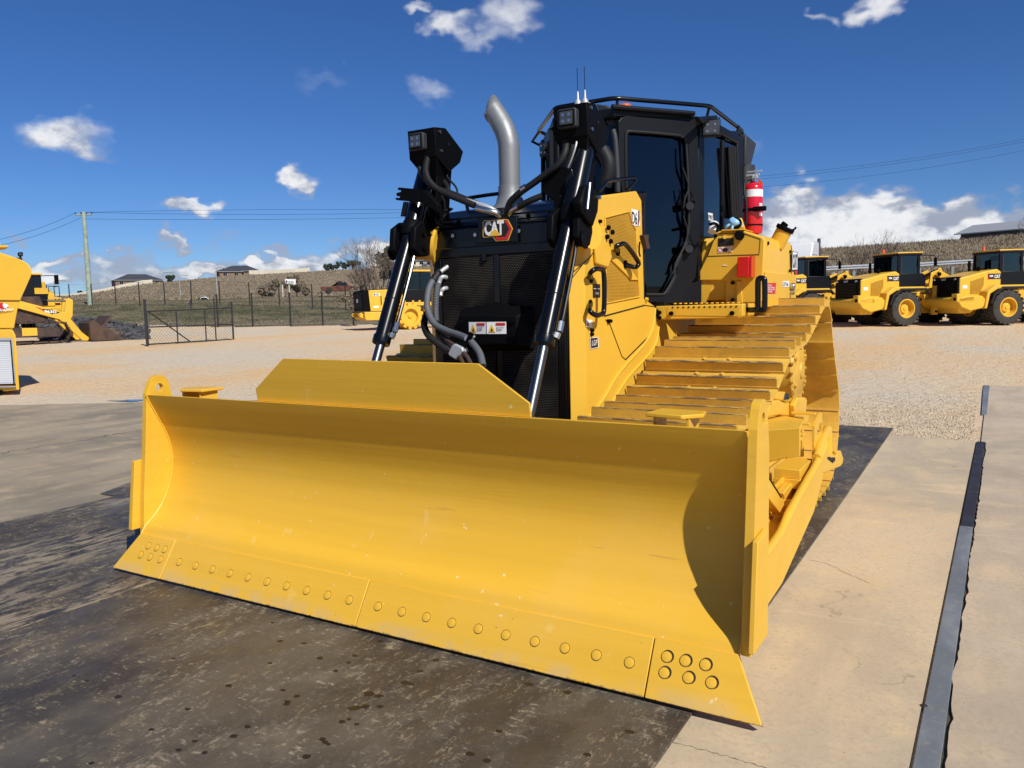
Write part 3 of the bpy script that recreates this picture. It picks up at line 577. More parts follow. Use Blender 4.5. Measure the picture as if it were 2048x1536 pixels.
tufts('green_grass', 'short green grass on the bank between the fence lines', 9000, samp(100, 900, 62, 130), .05, .16, 'greengrass', .09, 7, 2)
tufts('green_grass', 'green grass on the slope under the guard rail', 8000, samp(1600, 2100, 50, 59), .08, .25, 'greengrass', .04, 8, 2)
# =================================================================== THE BULLDOZER
dz = empty('bulldozer', (0, 2.6, 0), 0, 'large yellow bulldozer with wide front blade parked on dark steel plates', 'bulldozer'); dz['_off'] = 1
# ---- blade
Mt['boltgap'] = material('bolt_ring_brown', (.16,.09,.02), .8)  # dark brown ring colour around the edge bolt heads
PROF = [(.133,.207),(.163,.252),(.205,.285),(.248,.319),(.290,.365),(.321,.412),(.352,.470),(.375,.532),(.390,.600),(.395,.659),(.389,.73),(.374,.79),(.352,.846),(.325,.91),(.290,.972),(.256,1.035),(.230,1.092)]
mb = MB(); XB = 1.905; nseg = len(PROF)
PROFs = [(p.y, p.z) for p in spline([Vector((0, y, z)) for y, z in PROF], 3)]
ft = PROFs; bk = [(y+.03, z) for y, z in PROFs]
loop = ft + bk[::-1]; n = len(loop)
mb.add([(-XB, y, z) for y, z in loop] + [(XB, y, z) for y, z in loop], [(i, (i+1) % n, (i+1) % n+n, i+n) for i in range(n)])
blade = mb.obj('blade', 'yblade', dz, smooth=30, recalc=True)
bx('back_beam', 'yellow', blade, (-1.8, .44, .30), (1.8, .62, .60)); bx('back_beam', 'yellow', blade, (-1.8, .43, .80), (1.8, .52, 1.02))
# cutting edges: a flat leaning face from (y 0, z .01) to (y .124, z .205)
ce_a, ce_b = Vector((0, 0, .006)), Vector((0, .128, .213)); ce_d = (ce_b-ce_a); ce_n = Vector((0, ce_d.z, -ce_d.y)).normalized()*-1   # towards the camera side
ce_n = Vector((0, -ce_d.z, ce_d.y)).normalized()
def edge_piece(name, x0, x1, x0t=None, x1t=None, proud=0.0):
    x0t = x0 if x0t is None else x0t; x1t = x1 if x1t is None else x1t
    pts = [Vector((x0,0,0))+ce_a+ce_n*proud, Vector((x1,0,0))+ce_a+ce_n*proud, Vector((x1t,0,0))+ce_b+ce_n*proud, Vector((x0t,0,0))+ce_b+ce_n*proud]
    return pr(name, ['yedge'], blade, pts, -ce_n*.03, bevel=.003)
ec1 = edge_piece('cutting_edge', -1.553, -.003); ec2 = edge_piece('cutting_edge', .003, 1.549)
eb1 = edge_piece('end_bit', -2.025, -1.559, -1.90, -1.557, .004); eb2 = edge_piece('end_bit', 1.556, 2.025, 1.555, 1.90, .004)
def worn_lip(x0, x1):     # scraped dark lower lip of the edge
    a = ce_a + ce_n*.0048; return [Vector((x0,0,0))+a, Vector((x1,0,0))+a, Vector((x1,0,0))+a+ce_d*.03, Vector((x0,0,0))+a+ce_d*.03]
bolt_me = None
def edge_bolt(x, t, proud=.0, r=.021):
    global bolt_me
    p = Vector((x, 0, 0)) + ce_a + ce_d*t + ce_n*(proud)
    if bolt_me is None:
        mb = MB()
        mb.lathe([(.0245, .0002), (.0245, .0009), (.0215, .0009)], (0,0,0), ce_n, n=20, mi=1); mb.lathe([(.0215, .0010), (.0205, .0042), (.012, .0056), (.002, .0058)], (0,0,0), ce_n, n=20)
        ob = mb.obj('bolt', ['yblade', 'boltgap'], blade, smooth=50); bolt_me = ob.data
    else:
        ob = bpy.data.objects.new('bolt', bolt_me); COL.objects.link(ob); ob.parent = blade
    ob.location = p; return ob
bl_l = onbl = None
def on_edge(px, py):      # meet of a sight line and the leaning edge face
    d = ray(px, py); t = (ce_a-CAM_POS).dot(ce_n)/d.dot(ce_n); return CAM_POS + d*t
for (x, y) in [(357,1127),(390,1134),(424,1141),(459,1149),(495,1157),(533,1166),(572,1175),(612,1184),(654,1193),(698,1202),(755,1215),(803,1226),(852,1237),(903,1248),(956,1260),(1011,1272),(1069,1286),(1129,1300),(1192,1314),(1258,1330)]:
    p = on_edge(x, y); edge_bolt(p.x, .5)
for (x, y) in [(1334,1314),(1371,1322),(1411,1330),(1329,1346),(1377,1356),(1423,1366)]:
    p = on_edge(x, y); t = (p-ce_a).dot(ce_d)/ce_d.length_squared
    edge_bolt(p.x, t, .004); edge_bolt(-p.x, t, .004)
    for sx_ in (1,):
        q_ = Vector((sx_*p.x+.0045, 0, 0))+ce_a+ce_d*(t+.012)+ce_n*.0040; cy('bolt_hole', 'seam', eb2 if sx_ > 0 else eb1, q_-ce_n*.001, q_+ce_n*.0004, .0262, n=20)  # dark disc set off-centre: shade of the bolt recess painted in
# side plates with lifting ear
def side_plate(s):
    y0 = [(.150,.200),(.168,.45),(.196,.70),(.215,.90),(.233,1.10),(.262,1.165)]
    ear = [(.33+.072*math.cos(a), 1.140+.072*math.sin(a)) for a in [math.radians(k) for k in range(165, -1, -15)]]
    rear = [(.435,1.0),(.44,.60),(.40,.22)]
    prof = y0 + ear + rear
    mb = MB(); x0, x1 = s*1.905, s*1.943
    # ring of the hole cut as a keyhole
    hole = [(.33+.028*math.cos(a), 1.130+.028*math.sin(a)) for a in [math.radians(90-30*k) for k in range(13)]]
    bm = bmesh.new()
    ov = [bm.verts.new((x0, y, z)) for y, z in prof]; hv = [bm.verts.new((x0, y, z)) for y, z in hole[:-1]]
    es = [bm.edges.new((ov[i], ov[(i+1) % len(ov)])) for i in range(len(ov))] + [bm.edges.new((hv[i], hv[(i+1) % len(hv)])) for i in range(len(hv))]
    r = bmesh.ops.triangle_fill(bm, use_beauty=True, edges=es)
    g = bmesh.ops.extrude_face_region(bm, geom=bm.faces[:]); bmesh.ops.translate(bm, verts=[v for v in g['geom'] if isinstance(v, bmesh.types.BMVert)], vec=(x1-x0, 0, 0))
    bmesh.ops.recalc_face_normals(bm, faces=bm.faces)
    me = bpy.data.meshes.new('side_plate'); bm.to_mesh(me); bm.free(); me.materials.append(Mt['yblade'])
    o = bpy.data.objects.new('side_plate', me); COL.objects.link(o); o.parent = blade
    b = o.modifiers.new('bevel', 'BEVEL'); b.width = .003; b.segments = 2; b.limit_method = 'ANGLE'
    wx = s*1.9465; pr('wear_bar', 'yblade', blade, [(wx,.095,.235),(wx,.148,.672),(wx,.33,.68),(wx,.33,.23)], (s*(.022 if s > 0 else .035),0,0), .003)
    # inner gusset that closes the moldboard end
    return o
side_plate(-1); side_plate(1)
for s in (-1, 1):        # weld beads where the moldboard meets the plates
    tb('weld', 'yblade', blade, [(s*1.902, y-.004, z) for y, z in PROF], .006, smooth=0, n=6)
# spill guard with faint stiffener lines
SG = [(-.905,1.093),(-.905,1.165),(-.644,1.345),(.644,1.340),(.905,1.160),(.905,1.093)]
sg = pr('spill_guard', 'yblade', blade, [(x, .250-(z-1.093)*.15, z) for x, z in SG], (0,.014,0), .002)
def fold(m, x):
    m.prism([(x-.006,.2495,1.10),(x,.2475,1.10),(x+.006,.2495,1.10),(x+.006,.2495-.0352,1.335),(x,.2475-.0352,1.335),(x-.006,.2495-.0352,1.335)], (0,.004,0))
for x in (-.60,-.40,-.19,.22,.41,.60): part('press_line', 'yblade', sg, lambda m: fold(m, x))
# trunnion caps behind the top edge
for s in (-1, 1):
    pts = [(s*1.45,.30,1.118),(s*1.62,.27,1.118),(s*1.69,.35,1.118),(s*1.67,.45,1.118),(s*1.46,.47,1.118)]
    sb = pr('step_bracket', 'yblade', blade, pts, (0,0,.018), .004)
    pr('bracket_web', 'yblade', blade, [(s*1.48,.31,.98),(s*1.48,.31,1.117),(s*1.48,.44,1.117),(s*1.48,.44,.98)], (s*.015,0,0), .002)
    pr('bracket_web', 'yblade', blade, [(s*1.62,.30,.98),(s*1.63,.30,1.117),(s*1.63,.44,1.117),(s*1.62,.44,.98)], (s*.015,0,0), .002)
# ---- hull, chassis
hull = MB(); hull.box((-.56,1.50,.45),(.56,4.6,1.25)); hull.box((-.50,1.50,1.25),(.50,4.4,1.60)); hull = hull.obj('hull', 'yellow', dz, bevel=.01)
# ---- radiator guard (front)
rg = MB()
rg.prism([(-.50,1.46,.80),(.50,1.46,.80),(.50,1.46,1.98),(.455,1.46,2.13),(-.455,1.46,2.13),(-.50,1.46,1.98)], (0,.10,0)); rg = rg.obj('radiator_guard', 'black', dz, bevel=.015, seg=3)
for s in (-1, 1):
    x0, x1 = sorted((s*.022, s*.43))
    gp = bx('grille_panel', 'grille', rg, (x0, 1.448, .84), (x1, 1.459, 1.93), .004)
    bx('grille_frame', 'black', rg, (s*.462-.026, 1.446, .80), (s*.462+.026, 1.459, 1.95), .004)
bx('centre_bar', 'black', rg, (-.020, 1.444, 1.50), (.020, 1.459, 1.95), .003)
bx('header_bar', 'black', rg, (-.47, 1.440, 1.935), (.47, 1.459, 2.00), .008)
pr('latch', 'black', rg, [(-.10,1.43,1.90),(-.07,1.43,1.90),(-.07,1.43,1.95),(-.10,1.43,1.95)], (0,.02,0), .003)
# sloping hood nose
hn = MB()
hn.add([(-.455,1.46,2.13),(.455,1.46,2.13),(.56,1.64,2.255),(-.56,1.64,2.255),(.58,2.6,2.415),(-.58,2.6,2.415),(.50,1.46,1.98),(-.50,1.46,1.98),(.52,1.62,1.98),(-.52,1.62,1.98),(.52,2.6,1.98),(-.52,2.6,1.98)],
       [(0,1,2,3),(3,2,4,5),(1,6,8,2),(0,3,9,7),(2,8,10,4),(3,5,11,9),(4,10,11,5),(6,7,9,8),(8,9,11,10)])
hood = hn.obj('hood', 'black', dz, bevel=.012, recalc=True)
for x, y in ((-.33,1.52),(-.16,1.52),(.2,1.52),(.36,1.52)):
    zz = 2.13+(y-1.46)*.6875; cy('bolt', 'matte', hood, (x,y,zz-.004), (x,y-.006,zz+.012), .014, n=8)
for p in QY('c1', 1.455, (718,1197),(890,1190),(1225,1160)): cy('bolt', 'steel', rg, p, p+Vector((0,-.012,0)), .013, n=8)
part('hood_rib', 'black', hood, lambda m: [m.tube([(-.44,1.50,2.155+k),(.44,1.50,2.155+k)], .006, n=6) for k in (0,.035)])
tb('hood_rail', 'black', hood, [(-.44,1.80,2.27),(-.44,1.78,2.345),(-.41,1.77,2.362),(-.16,1.77,2.37),(-.13,1.78,2.36),(-.13,1.8,2.28)], .013, smooth=4)
# crank cover in the middle of the grille
cc = MB()
c_top = QY('c3', 1.40, (905,430),(1110,385),(1315,410)); c_frt = QY('c3', 1.27, (900,520),(1040,505),(1195,520)); c_bot = QY('c3', 1.27, (905,690),(1040,705),(1185,705)); 
a = [(-.27,1.445,1.60),(.0,1.445,1.64),(.27,1.445,1.60)]; b_ = [(-.21,1.33,1.545),(.0,1.31,1.55),(.21,1.33,1.545)]; c_ = [(-.21,1.33,1.375),(.0,1.31,1.37),(.21,1.33,1.375)]; d_ = [(-.27,1.445,1.33),(.0,1.445,1.32),(.27,1.445,1.33)]
cc.add(a+b_+c_+d_, [(0,1,4,3),(1,2,5,4),(3,4,7,6),(4,5,8,7),(6,7,10,9),(7,8,11,10),(0,3,6,9),(2,11,8,5),(0,9,10,11,2,1)])
ccv = cc.obj('crank_cover', 'matte', rg, bevel=.006, recalc=True)
for p in [(-.20,1.322,1.51),(.185,1.322,1.52),(.185,1.322,1.43)]: cy('bolt', 'matte', rg, p, (p[0],p[1]-.016,p[2]), .018, n=8)
def warn_label(x0, parent):
    y = lambda x: 1.3065 + abs(x)*.0952
    w, z0, z1 = .135, 1.437, 1.512
    lab = pr('warning_label', 'white', parent, [(x0,y(x0),z0),(x0+w,y(x0+w),z0),(x0+w,y(x0+w),z1),(x0,y(x0),z1)], (0,.002,0), 0)
    return lab, y
def label_marks(x0, parent):
    y = lambda x: 1.3050 + abs(x)*.0952
    def P(x, z): return (x, y(x)-.0008, z)
    pr('warning_triangle', 'gold', parent, [P(x0+.012,1.447),P(x0+.062,1.447),P(x0+.037,1.500)], (0,-.0008,0), 0)
    pr('warning_symbol', 'black_print', parent, [(p[0],p[1]-.0012,p[2]) for p in (P(x0+.028,1.453),P(x0+.046,1.453),P(x0+.037,1.478))], (0,-.0006,0), 0)
    pr('warning_header', 'redprint', parent, [P(x0+.066,1.490),P(x0+.130,1.490),P(x0+.130,1.506),P(x0+.066,1.506)], (0,-.0008,0), 0)
    text('lettering', 'ROTATING\nBLADES', P(x0+.070,1.456), (1,0,0), (0,0,1), .052, .024, 'black_print', parent)
for x0 in (-.139, .004):
    l, _ = warn_label(x0, rg); label_marks(x0, rg)
# ---- emblem on the nose
em = pr('emblem_plate', 'black', dz, QY('c1', 1.436, (905,1055),(1205,1040),(1210,1245),(900,1255)), (0,.02,0), .006)
eo = pr('emblem_outline', 'gold', em, QY('c1', 1.430, (950,1080),(1108,1068),(1135,1072),(1172,1142),(1138,1232),(1045,1238),(1020,1206),(950,1210),(943,1200),(943,1092)), (0,.004,0), 0)
pr('emblem_field', 'black_print', em, QY('c1', 1.4285, (955,1085),(1106,1073),(1132,1077),(1166,1142),(1134,1226),(1049,1232),(1024,1201),(955,1204),(949,1197),(949,1095)), (0,.001,0), 0)
def hexring(m):
    o_ = QY('c1', 1.4272, (1112,1076),(1132,1080),(1164,1142),(1132,1224),(1052,1230),(1036,1204)); i_ = QY('c1', 1.4272, (1112,1094),(1120,1098),(1146,1142),(1116,1204),(1060,1208),(1052,1196))
    for k in range(5): m.prism([o_[k], o_[k+1], i_[k+1], i_[k]], (0,.001,0))
part('red_hexagon', 'redprint', em, hexring, smooth=0)
o0, ox, oz = QY('c1', 1.426, (956,1198),(1110,1192),(955,1084))
text('lettering', 'CAT', o0, (1,0,0), (0,0,1), (ox-o0).length*.98, (oz-o0).length*.98, 'white', em, bold=.045, depth=0, spacing=.92)
pr('gold_triangle', 'gold', em, QY('c1', 1.424, (986,1199),(1085,1194),(1036,1143)), (0,.001,0), 0)
# ---- hood side panels
XS = .58
def sidepanel(s):
    q = 0 if s > 0 else .07
    pts = [(s*XS,1.53,.86),(s*XS,1.53,1.93),(s*XS,1.60,2.20-q),(s*XS,1.748,2.286-q),(s*XS,2.392,2.389-q),(s*XS,2.489,2.335-q),(s*XS,2.53,1.642),(s*XS,2.741,1.588),(s*XS,2.90,1.24),(s*XS,2.90,.80),(s*XS,1.53,.80)]
    return pr('hood_side_panel', 'yellow', dz, pts, (-s*.05,0,0), .010)
SP = {}
for s in (-1, 1):
    SP[s] = sidepanel(s)
    pr('hood_corner_panel', 'yellow', dz, [(s*.505,1.452,.82),(s*.505,1.452,1.93),(s*.505,1.50,1.99),(s*.535,1.56,1.99),(s*.585,1.535,1.93),(s*.585,1.535,.82)] if 0 else [(s*.505,1.455,.82),(s*.585,1.528,.82),(s*.50,1.60,.82)], (0,0,1.11), .008)
sp = SP[1]
def mapx(c, *pts, x=XS): return QX(c, x, *pts)
# perforated intake zone, sunk edge
pf = mapx('c4', (338,285),(520,240),(548,335),(572,380),(590,760),(600,885),(348,935), x=.5815)
pr('perforated_screen', 'yperf', sp, pf, (-.003,0,0), 0)
tb('screen_rim', 'yellow', sp, [p+Vector((.003,0,0)) for p in pf+[pf[0]]], .006, smooth=0, n=6)
for seam in ([(335,1032),(640,950)],[(345,1060),(380,1100),(470,1340),(500,1365)],[(500,1360),(690,1170)],[(640,950),(720,960),(735,1100)],[(78,720),(225,590),(300,480)],[(640,160),(638,900)]):
    tb('panel_gap', 'seam', sp, mapx('c4', *seam, x=.5812), .0035 if len(seam) > 2 else .005, smooth=0, n=5)
part('pressed_ridge', 'yellow', sp, lambda m: m.tube(mapx('c5', (135,975),(240,830),(345,655),(560,400),(600,200), x=.585), .011, n=8, smooth=4))
part('pressed_ridge', 'yellow', sp, lambda m: m.tube(mapx('c5', (300,860),(400,700),(590,480),(625,330), x=.585), .010, n=8, smooth=4))
def boltset(c, pts, x, r=.016, mat='matte', parent=None, ax='x', depth=.018):
    for p in (QX(c, x, *pts) if ax == 'x' else QY(c, x, *pts)):
        d = Vector((depth,0,0)) if ax == 'x' else Vector((0,-depth,0))
        cy('bolt', mat, parent, p, p+d, r, r*.85, n=8)
boltset('c4', [(303,552),(297,315),(360,1070),(376,1070),(237,1140),(235,1170)], .582, .013, parent=sp)
# hinge hardware on the panel's rear edge
hg = mapx('c4', (605,418),(645,418),(642,462),(655,520),(632,526),(620,468), x=.585); pr('latch_bracket', 'rust', sp, hg, (.03,0,0), .003)
tb('latch_cord', 'matte', sp, mapx('c4', (605,470),(600,540),(608,580), x=.60), .006)
boltset('c4', [(650,905)], .582, .014, mat='yellow', parent=sp)
# fabricated trunnion boss that carries each lift cylinder
for s in (-1, 1):
    boss = MB(); boss.lathe([(.135,-.01),(.135,.012),(.115,.03),(.10,.075),(.095,.14),(.10,.16)], (s*.50,1.52,2.02), (s*.9,-.25,.10), n=24); boss = boss.obj('cylinder_trunnion', 'yellow', dz, smooth=40)
    pr('trunnion_flange', 'yellow', boss, [(s*.584,1.64,2.04),(s*.584,1.83,2.06),(s*.584,1.93,1.94),(s*.584,1.84,1.84),(s*.584,1.66,1.86)], (s*.02,0,0), .008)
pr('pressed_rib', 'yellow', sp, mapx('c4', (290,380),(360,350),(395,480),(600,760),(545,760),(345,560), x=.592), (-.014,0,0), .004)
boltset('c4', [(360,362),(390,397),(350,432),(377,466)], .605, .017, parent=sp)
# handles
def handle(c, pts, x0, x1, parent, r=.016):
    n = len(pts); q = [QX(c, x0 if i in (0, n-1) else (x0*.35+x1*.65 if i in (1, n-2) else x1), p)[0] for i, p in enumerate(pts)]
    tb('grab_handle', 'black', parent, q, r, smooth=5, n=12)
    for e in (q[0], q[-1]): cy('handle_foot', 'matte', parent, Vector((x0-.005, e.y, e.z)), Vector((x0+.012, e.y, e.z)), r*1.7, n=14)
handle('c4', [(432,545),(425,510),(450,492),(500,492),(590,615),(588,650),(560,660),(490,640)], .59, .66, sp)
handle('c4', [(228,750),(228,710),(260,680),(300,675),(333,715),(333,985),(305,1020),(270,1025),(225,990),(222,940)], .575, .65, sp)
# small decals on the side
def decal(c, pts, x, mat, parent, name='decal'): return pr(name, mat, parent, QX(c, x, *pts), (.0012,0,0), 0)
d6 = decal('c4', [(540,218),(598,232),(606,250),(606,345),(590,352),(545,340)], .5835, 'white', sp, 'model_badge')
pr('badge_inner', 'black_print', d6, QX('c4', .5852, (594,228),(603,240),(605,300),(594,348),(588,346),(593,300),(593,240)), (.0006,0,0), 0)
pr('badge_inner', 'redprint', d6, QX('c4', .5862, (599,236),(603,246),(604,300),(596,342),(592,342),(600,300)), (.0006,0,0), 0)
a, b, c_ = QX('c4', .5868, (547,332),(586,341),(546,232)); text('lettering', 'D6', a, b-a, (0,0,1), (b-a).length, (c_-a).length*.95, 'black_print', d6, bold=.012, depth=0)
lg = decal('c4', [(228,1196),(288,1190),(294,1270),(232,1282)], .5835, 'white', sp, 'lgp_badge'); pr('badge_inner', 'black_print', lg, QX('c4', .5852, (232,1201),(285,1195),(289,1266),(236,1277)), (.0006,0,0), 0)
a, b, c_ = QX('c4', .5862, (243,1258),(283,1252),(242,1216)); text('lettering', 'LGP', a, b-a, (0,0,1), (b-a).length, (c_-a).length, 'white', lg, bold=.006, shear=.12, depth=0, spacing=1.08)
decal('c4', [(250,788),(304,790),(304,890),(252,892)], .5835, 'black_print', sp, 'instruction_label')
pr('label_print', 'white', sp, QX('c4', .5850, (256,822),(300,824),(300,828),(256,826)), (.0006,0,0), 0); pr('label_print', 'white', sp, QX('c4', .5850, (272,850),(292,852),(292,870),(272,868)), (.0006,0,0), 0)
w = decal('c4', [(195,1056),(244,1062),(243,1118),(196,1116)], .5835, 'white', sp, 'warning_label'); pr('warning_triangle', 'gold', w, QX('c4', .5852, (197,1108),(226,1110),(212,1066)), (.0006,0,0), 0)
pr('warning_symbol', 'black_print', w, QX('c4', .5860, (206,1104),(218,1104),(212,1084)), (.0006,0,0), 0)
# small rail on hood top near cab
tb('hood_grab_rail', 'black', dz, QX('z4', .56, (700,1110),(760,1040),(800,1000),(985,975)) + QX('c2', .56, (770,720),(755,760),(715,800)), .013, smooth=3)
# ---- lift cylinders
CB = Vector((.586,.99,1.406)); CD = Vector((0,.333,.692)).normalized()
def along(s, t): return Vector((s*CB.x, CB.y, CB.z)) + CD*t
for s in (-1, 1):
    bar = cy('cylinder_barrel', 'black', dz, along(s, 0), along(s, .92), .050, n=32)
    m = MB(); m.lathe([(.056,-.02),(.058,-.012),(.058,.03),(.051,.036)], along(s,0), CD, n=28); m.obj('gland', 'black', bar, smooth=40)
    m = MB(); m.lathe([(.052,.0),(.0505,.002),(.0505,.004),(.052,.006)], along(s,.28), CD, n=28); m.obj('barrel_ring', 'black', bar, smooth=40)
    cy('piston_rod', 'chrome', dz, along(s, -.75), along(s, -.01), .029, n=24)
    m = MB(); m.lathe([(.058,.0),(.066,.01),(.066,.10),(.060,.11)], along(s,.74), CD, n=28); m.obj('collar', 'matte', bar, smooth=40)
    cy('upper_tube', 'black', dz, along(s, .85), along(s, 1.27), .062, n=28)
    # grease / oil line on the barrel's far side
    off = Vector((.072,.02,0))
    tb('oil_line', 'black', bar, [along(s,.03)+off*.7, along(s,.06)+off, along(s,.45)+off, along(s,.62)+off*.9], .012, smooth=3)
    m = MB(); m.cyl(along(s,.06)+off, along(s,.12)+off, .018, n=8); m.cyl(along(s,.02)+off*.8, along(s,.05)+off*.9, .020, n=8); m.obj('line_fitting', 'steel', bar)
    if s > 0: tb('rod_line', 'steel', bar, [along(s,.1)+off, along(s,.4)+off*1.02], .006, smooth=0)
    # trunnion yoke: two cheek blocks and a cap plate round the barrel
    for k, w_ in ((-1, .045), (1, .045)):
        cpt = along(s, .60); x0 = cpt.x + k*.062
        prof = [(1.24,2.13),(1.22,1.99),(1.29,1.94),(1.38,1.95),(1.42,2.03),(1.41,2.15),(1.33,2.18)]
        ck = pr('trunnion_block', 'matte', dz, [(x0, y, z) for y, z in prof], (k*w_,0,0), .010)
        for zz in (2.0, 2.09): cy('bolt', 'matte', ck, (x0+k*w_, 1.32, zz), (x0+k*(w_+.015), 1.32, zz), .018, n=8)
    cyc = along(s, .60); cy('trunnion_disc', 'matte', dz, cyc+Vector((s*.115,.03,.03)), cyc+Vector((s*.125,.03,.03)), .05, n=24, bevel=.004)
    # mounting post up to the lamp box
    pr('lamp_post', 'matte', dz, [(s*.54-.05,1.46,2.10),(s*.54-.05,1.60,2.10),(s*.54-.05,1.68,2.62),(s*.54-.05,1.50,2.62)], (.012,0,0), .004)
    pr('lamp_post', 'matte', dz, [(s*.54+.05,1.46,2.10),(s*.54+.05,1.60,2.10),(s*.54+.05,1.68,2.62),(s*.54+.05,1.50,2.62)], (.012,0,0), .004)
    # lamp box
    BP = [(1.424,2.785),(1.55,2.800),(1.755,2.677),(1.712,2.596),(1.58,2.515),(1.437,2.600)]
    xa, xb = (.437, .659) if s > 0 else (-.661, -.437)
    lb = MB()
    lb.prism([(xa, y, z) for y, z in BP], (xb-xa, 0, 0)); lb = lb.obj('lamp_box', 'matte', dz, bevel=.004)
    pr('box_skirt', 'matte', lb, [(xa+.002,1.44,2.60),(xb-.002,1.44,2.60),((xa+xb)/2+.055,1.50,2.44),((xa+xb)/2-.0,1.50,2.44)], (0,.10,0), .003)
    xf = -.437 if s < 0 else .659
    for y, z in ((1.48,2.763),(1.49,2.642)): cy('bolt', 'steel', lb, (xf,y,z), (xf+.008,y,z), .011, n=8)
    pr('vent_slot', 'black_print', lb, [(xf,1.575,2.70),(xf,1.585,2.712),(xf,1.595,2.70),(xf,1.585,2.688)], (.0015,0,0), 0)
    # lamp
    lx, lz = (xa+xb)/2 - s*.0 - (.012 if s < 0 else -.0), 2.70
    hb = MB(); hb.prism([(lx-.062+.0,1.424,lz-.046),(lx-.052,1.424,lz-.056),(lx+.052,1.424,lz-.056),(lx+.062,1.424,lz-.046),(lx+.062,1.424,lz+.046),(lx+.052,1.424,lz+.056),(lx-.052,1.424,lz+.056),(lx-.062,1.424,lz+.046)], (0,-.045,0))
    hb = hb.obj('work_lamp', 'plastic', lb, bevel=.006)
    bx('lamp_rim', 'matte', lb, (lx-.052, 1.374, lz-.046), (lx+.052, 1.3785, lz+.046), .003)
    bx('lamp_lens', 'lens', lb, (lx-.042, 1.369, lz-.038), (lx+.042, 1.3745, lz+.038), .003)
    for a_, b2 in ((-.02,-.018),(.02,-.018),(-.02,.018),(.02,.018)): cy('led', 'steel', lb, (lx+a_,1.3675,lz+b2), (lx+a_,1.369,lz+b2), .011, n=10)
# left-hand bracket with two open hooks
pr('hook_bracket', 'matte', dz, QY('z5', 1.30, (98,795),(385,822),(365,972),(90,948),(66,940),(66,918),(112,920),(118,900),(78,898),(76,862),(128,848),(130,828),(90,826)), (0,.012,0), 0)
pr('hook_bracket_return', 'matte', dz, QY('z5', 1.29, (385,822),(410,828),(560,1000),(560,1090),(365,972)), (0,.05,0), .003)
pr('cheek_plate', 'black', dz, QY('z5', 1.22, (155,965),(205,965),(165,1140),(120,1140)), (0,.02,0), .003)
# ---- hoses
def Yp(c, pts): return [QY(c, y, (px, py))[0] for px, py, y in pts]
tb('hydraulic_hose', 'rubber', dz, Yp('z5', [(450,440,1.46),(430,520,1.42),(425,620,1.38),(470,730,1.36),(580,830,1.36),(720,895,1.36),(860,950,1.37),(1000,1010,1.38)]), .021, smooth=6, n=14)
tb('hydraulic_hose', 'rubber', dz, Yp('z5', [(345,470,1.50),(360,600,1.46),(430,720,1.44),(520,800,1.42)]) + Yp('c1', [(700,870,1.42),(850,930,1.42),(960,975,1.42)]), .019, smooth=6, n=12)
tb('hydraulic_hose', 'rubber', dz, Yp('z5', [(560,650,1.60),(640,730,1.58),(690,830,1.52),(640,900,1.48)]), .017, smooth=6, n=10)
tb('lamp_cable', 'rubber', dz, Yp('z5', [(680,615,1.60),(680,680,1.58),(770,780,1.56),(795,850,1.54),(770,900,1.50)]), .007, smooth=6)
tb('lamp_cable', 'rubber', dz, Yp('z5', [(600,880,1.40),(640,960,1.42),(650,1060,1.44),(720,1040,1.46)]), .006, smooth=6)
tb('lamp_cable', 'rubber', dz, Yp('z5', [(740,1045,1.47),(660,1110,1.46),(600,1180,1.44),(560,1210,1.44),(620,1240,1.45)]), .007, smooth=6)
tb('hose_fitting', 'steel', dz, Yp('c1', [(895,985,1.38),(985,1005,1.39),(1040,1020,1.41),(1075,1045,1.44)]), .020, smooth=5, n=12)
tb('hose_fitting', 'galv', dz, Yp('c1', [(810,925,1.40),(900,950,1.41),(1000,985,1.42),(1060,1025,1.45),(1075,1050,1.46)]), .016, smooth=5, n=12)
tb('hydraulic_hose', 'rubber', dz, Yp('z4', [(340,560,1.46),(330,680,1.42),(250,820,1.40),(120,920,1.40),(0,1010,1.40)]) + Yp('c1', [(1230,865,1.40),(1160,930,1.41),(1130,1000,1.43),(1115,1045,1.45)]), .021, smooth=6, n=14)
tb('hydraulic_hose', 'rubber', dz, Yp('z4', [(430,540,1.48),(400,700,1.46),(340,860,1.46),(300,1000,1.48)]), .018, smooth=6, n=12)
tb('hose_sleeve_print', 'galv', dz, Yp('z4', [(462,540,1.46),(440,640,1.44),(400,760,1.44),(345,900,1.45),(320,980,1.46)]), .006, smooth=6, n=6)
tb('hydraulic_hose', 'rubber', dz, Yp('c1', [(1400,890,1.44),(1300,930,1.42),(1200,985,1.43)]), .020, smooth=5, n=12)
tb('hose_fitting', 'steel', dz, Yp('c1', [(1215,975,1.42),(1170,1000,1.43),(1150,1035,1.45)]), .019, smooth=5, n=12)
tb('hose_clamp', 'steel', dz, Yp('c1', [(1240,845,1.398),(1275,822,1.398)]), .0225, smooth=0, n=12)
# right-hand bracket cluster beside the barrel
pr('hose_bracket', 'matte', dz, QY('z4', 1.42, (105,940),(310,830),(395,870),(330,1000),(380,1120),(300,1180),(190,1210),(75,1110)), (0,.06,0), .006)
pr('bracket_plate', 'black', dz, QY('z4', 1.38, (345,960),(400,860),(430,980),(395,1115),(330,1060)), (0,.02,0), .003)
pr('lower_block', 'matte', dz, QY('z4', 1.38, (250,1140),(300,1160),(300,1400),(200,1390),(200,1190)), (0,.06,0), .006)
pr('outer_cover', 'matte', dz, QX('z4', .72, (560,1040),(620,1030),(705,1160),(695,1330),(640,1500),(520,1350),(500,1230)), (-.05,0,0), .010)
cy('pin', 'steel', dz, QY('z4', 1.30, (600,1020))[0], QY('z4', 1.24, (570,1310))[0], .010, n=10)
boltset('z4', [(690,1180)], .722, .014, mat='steel', parent=dz)
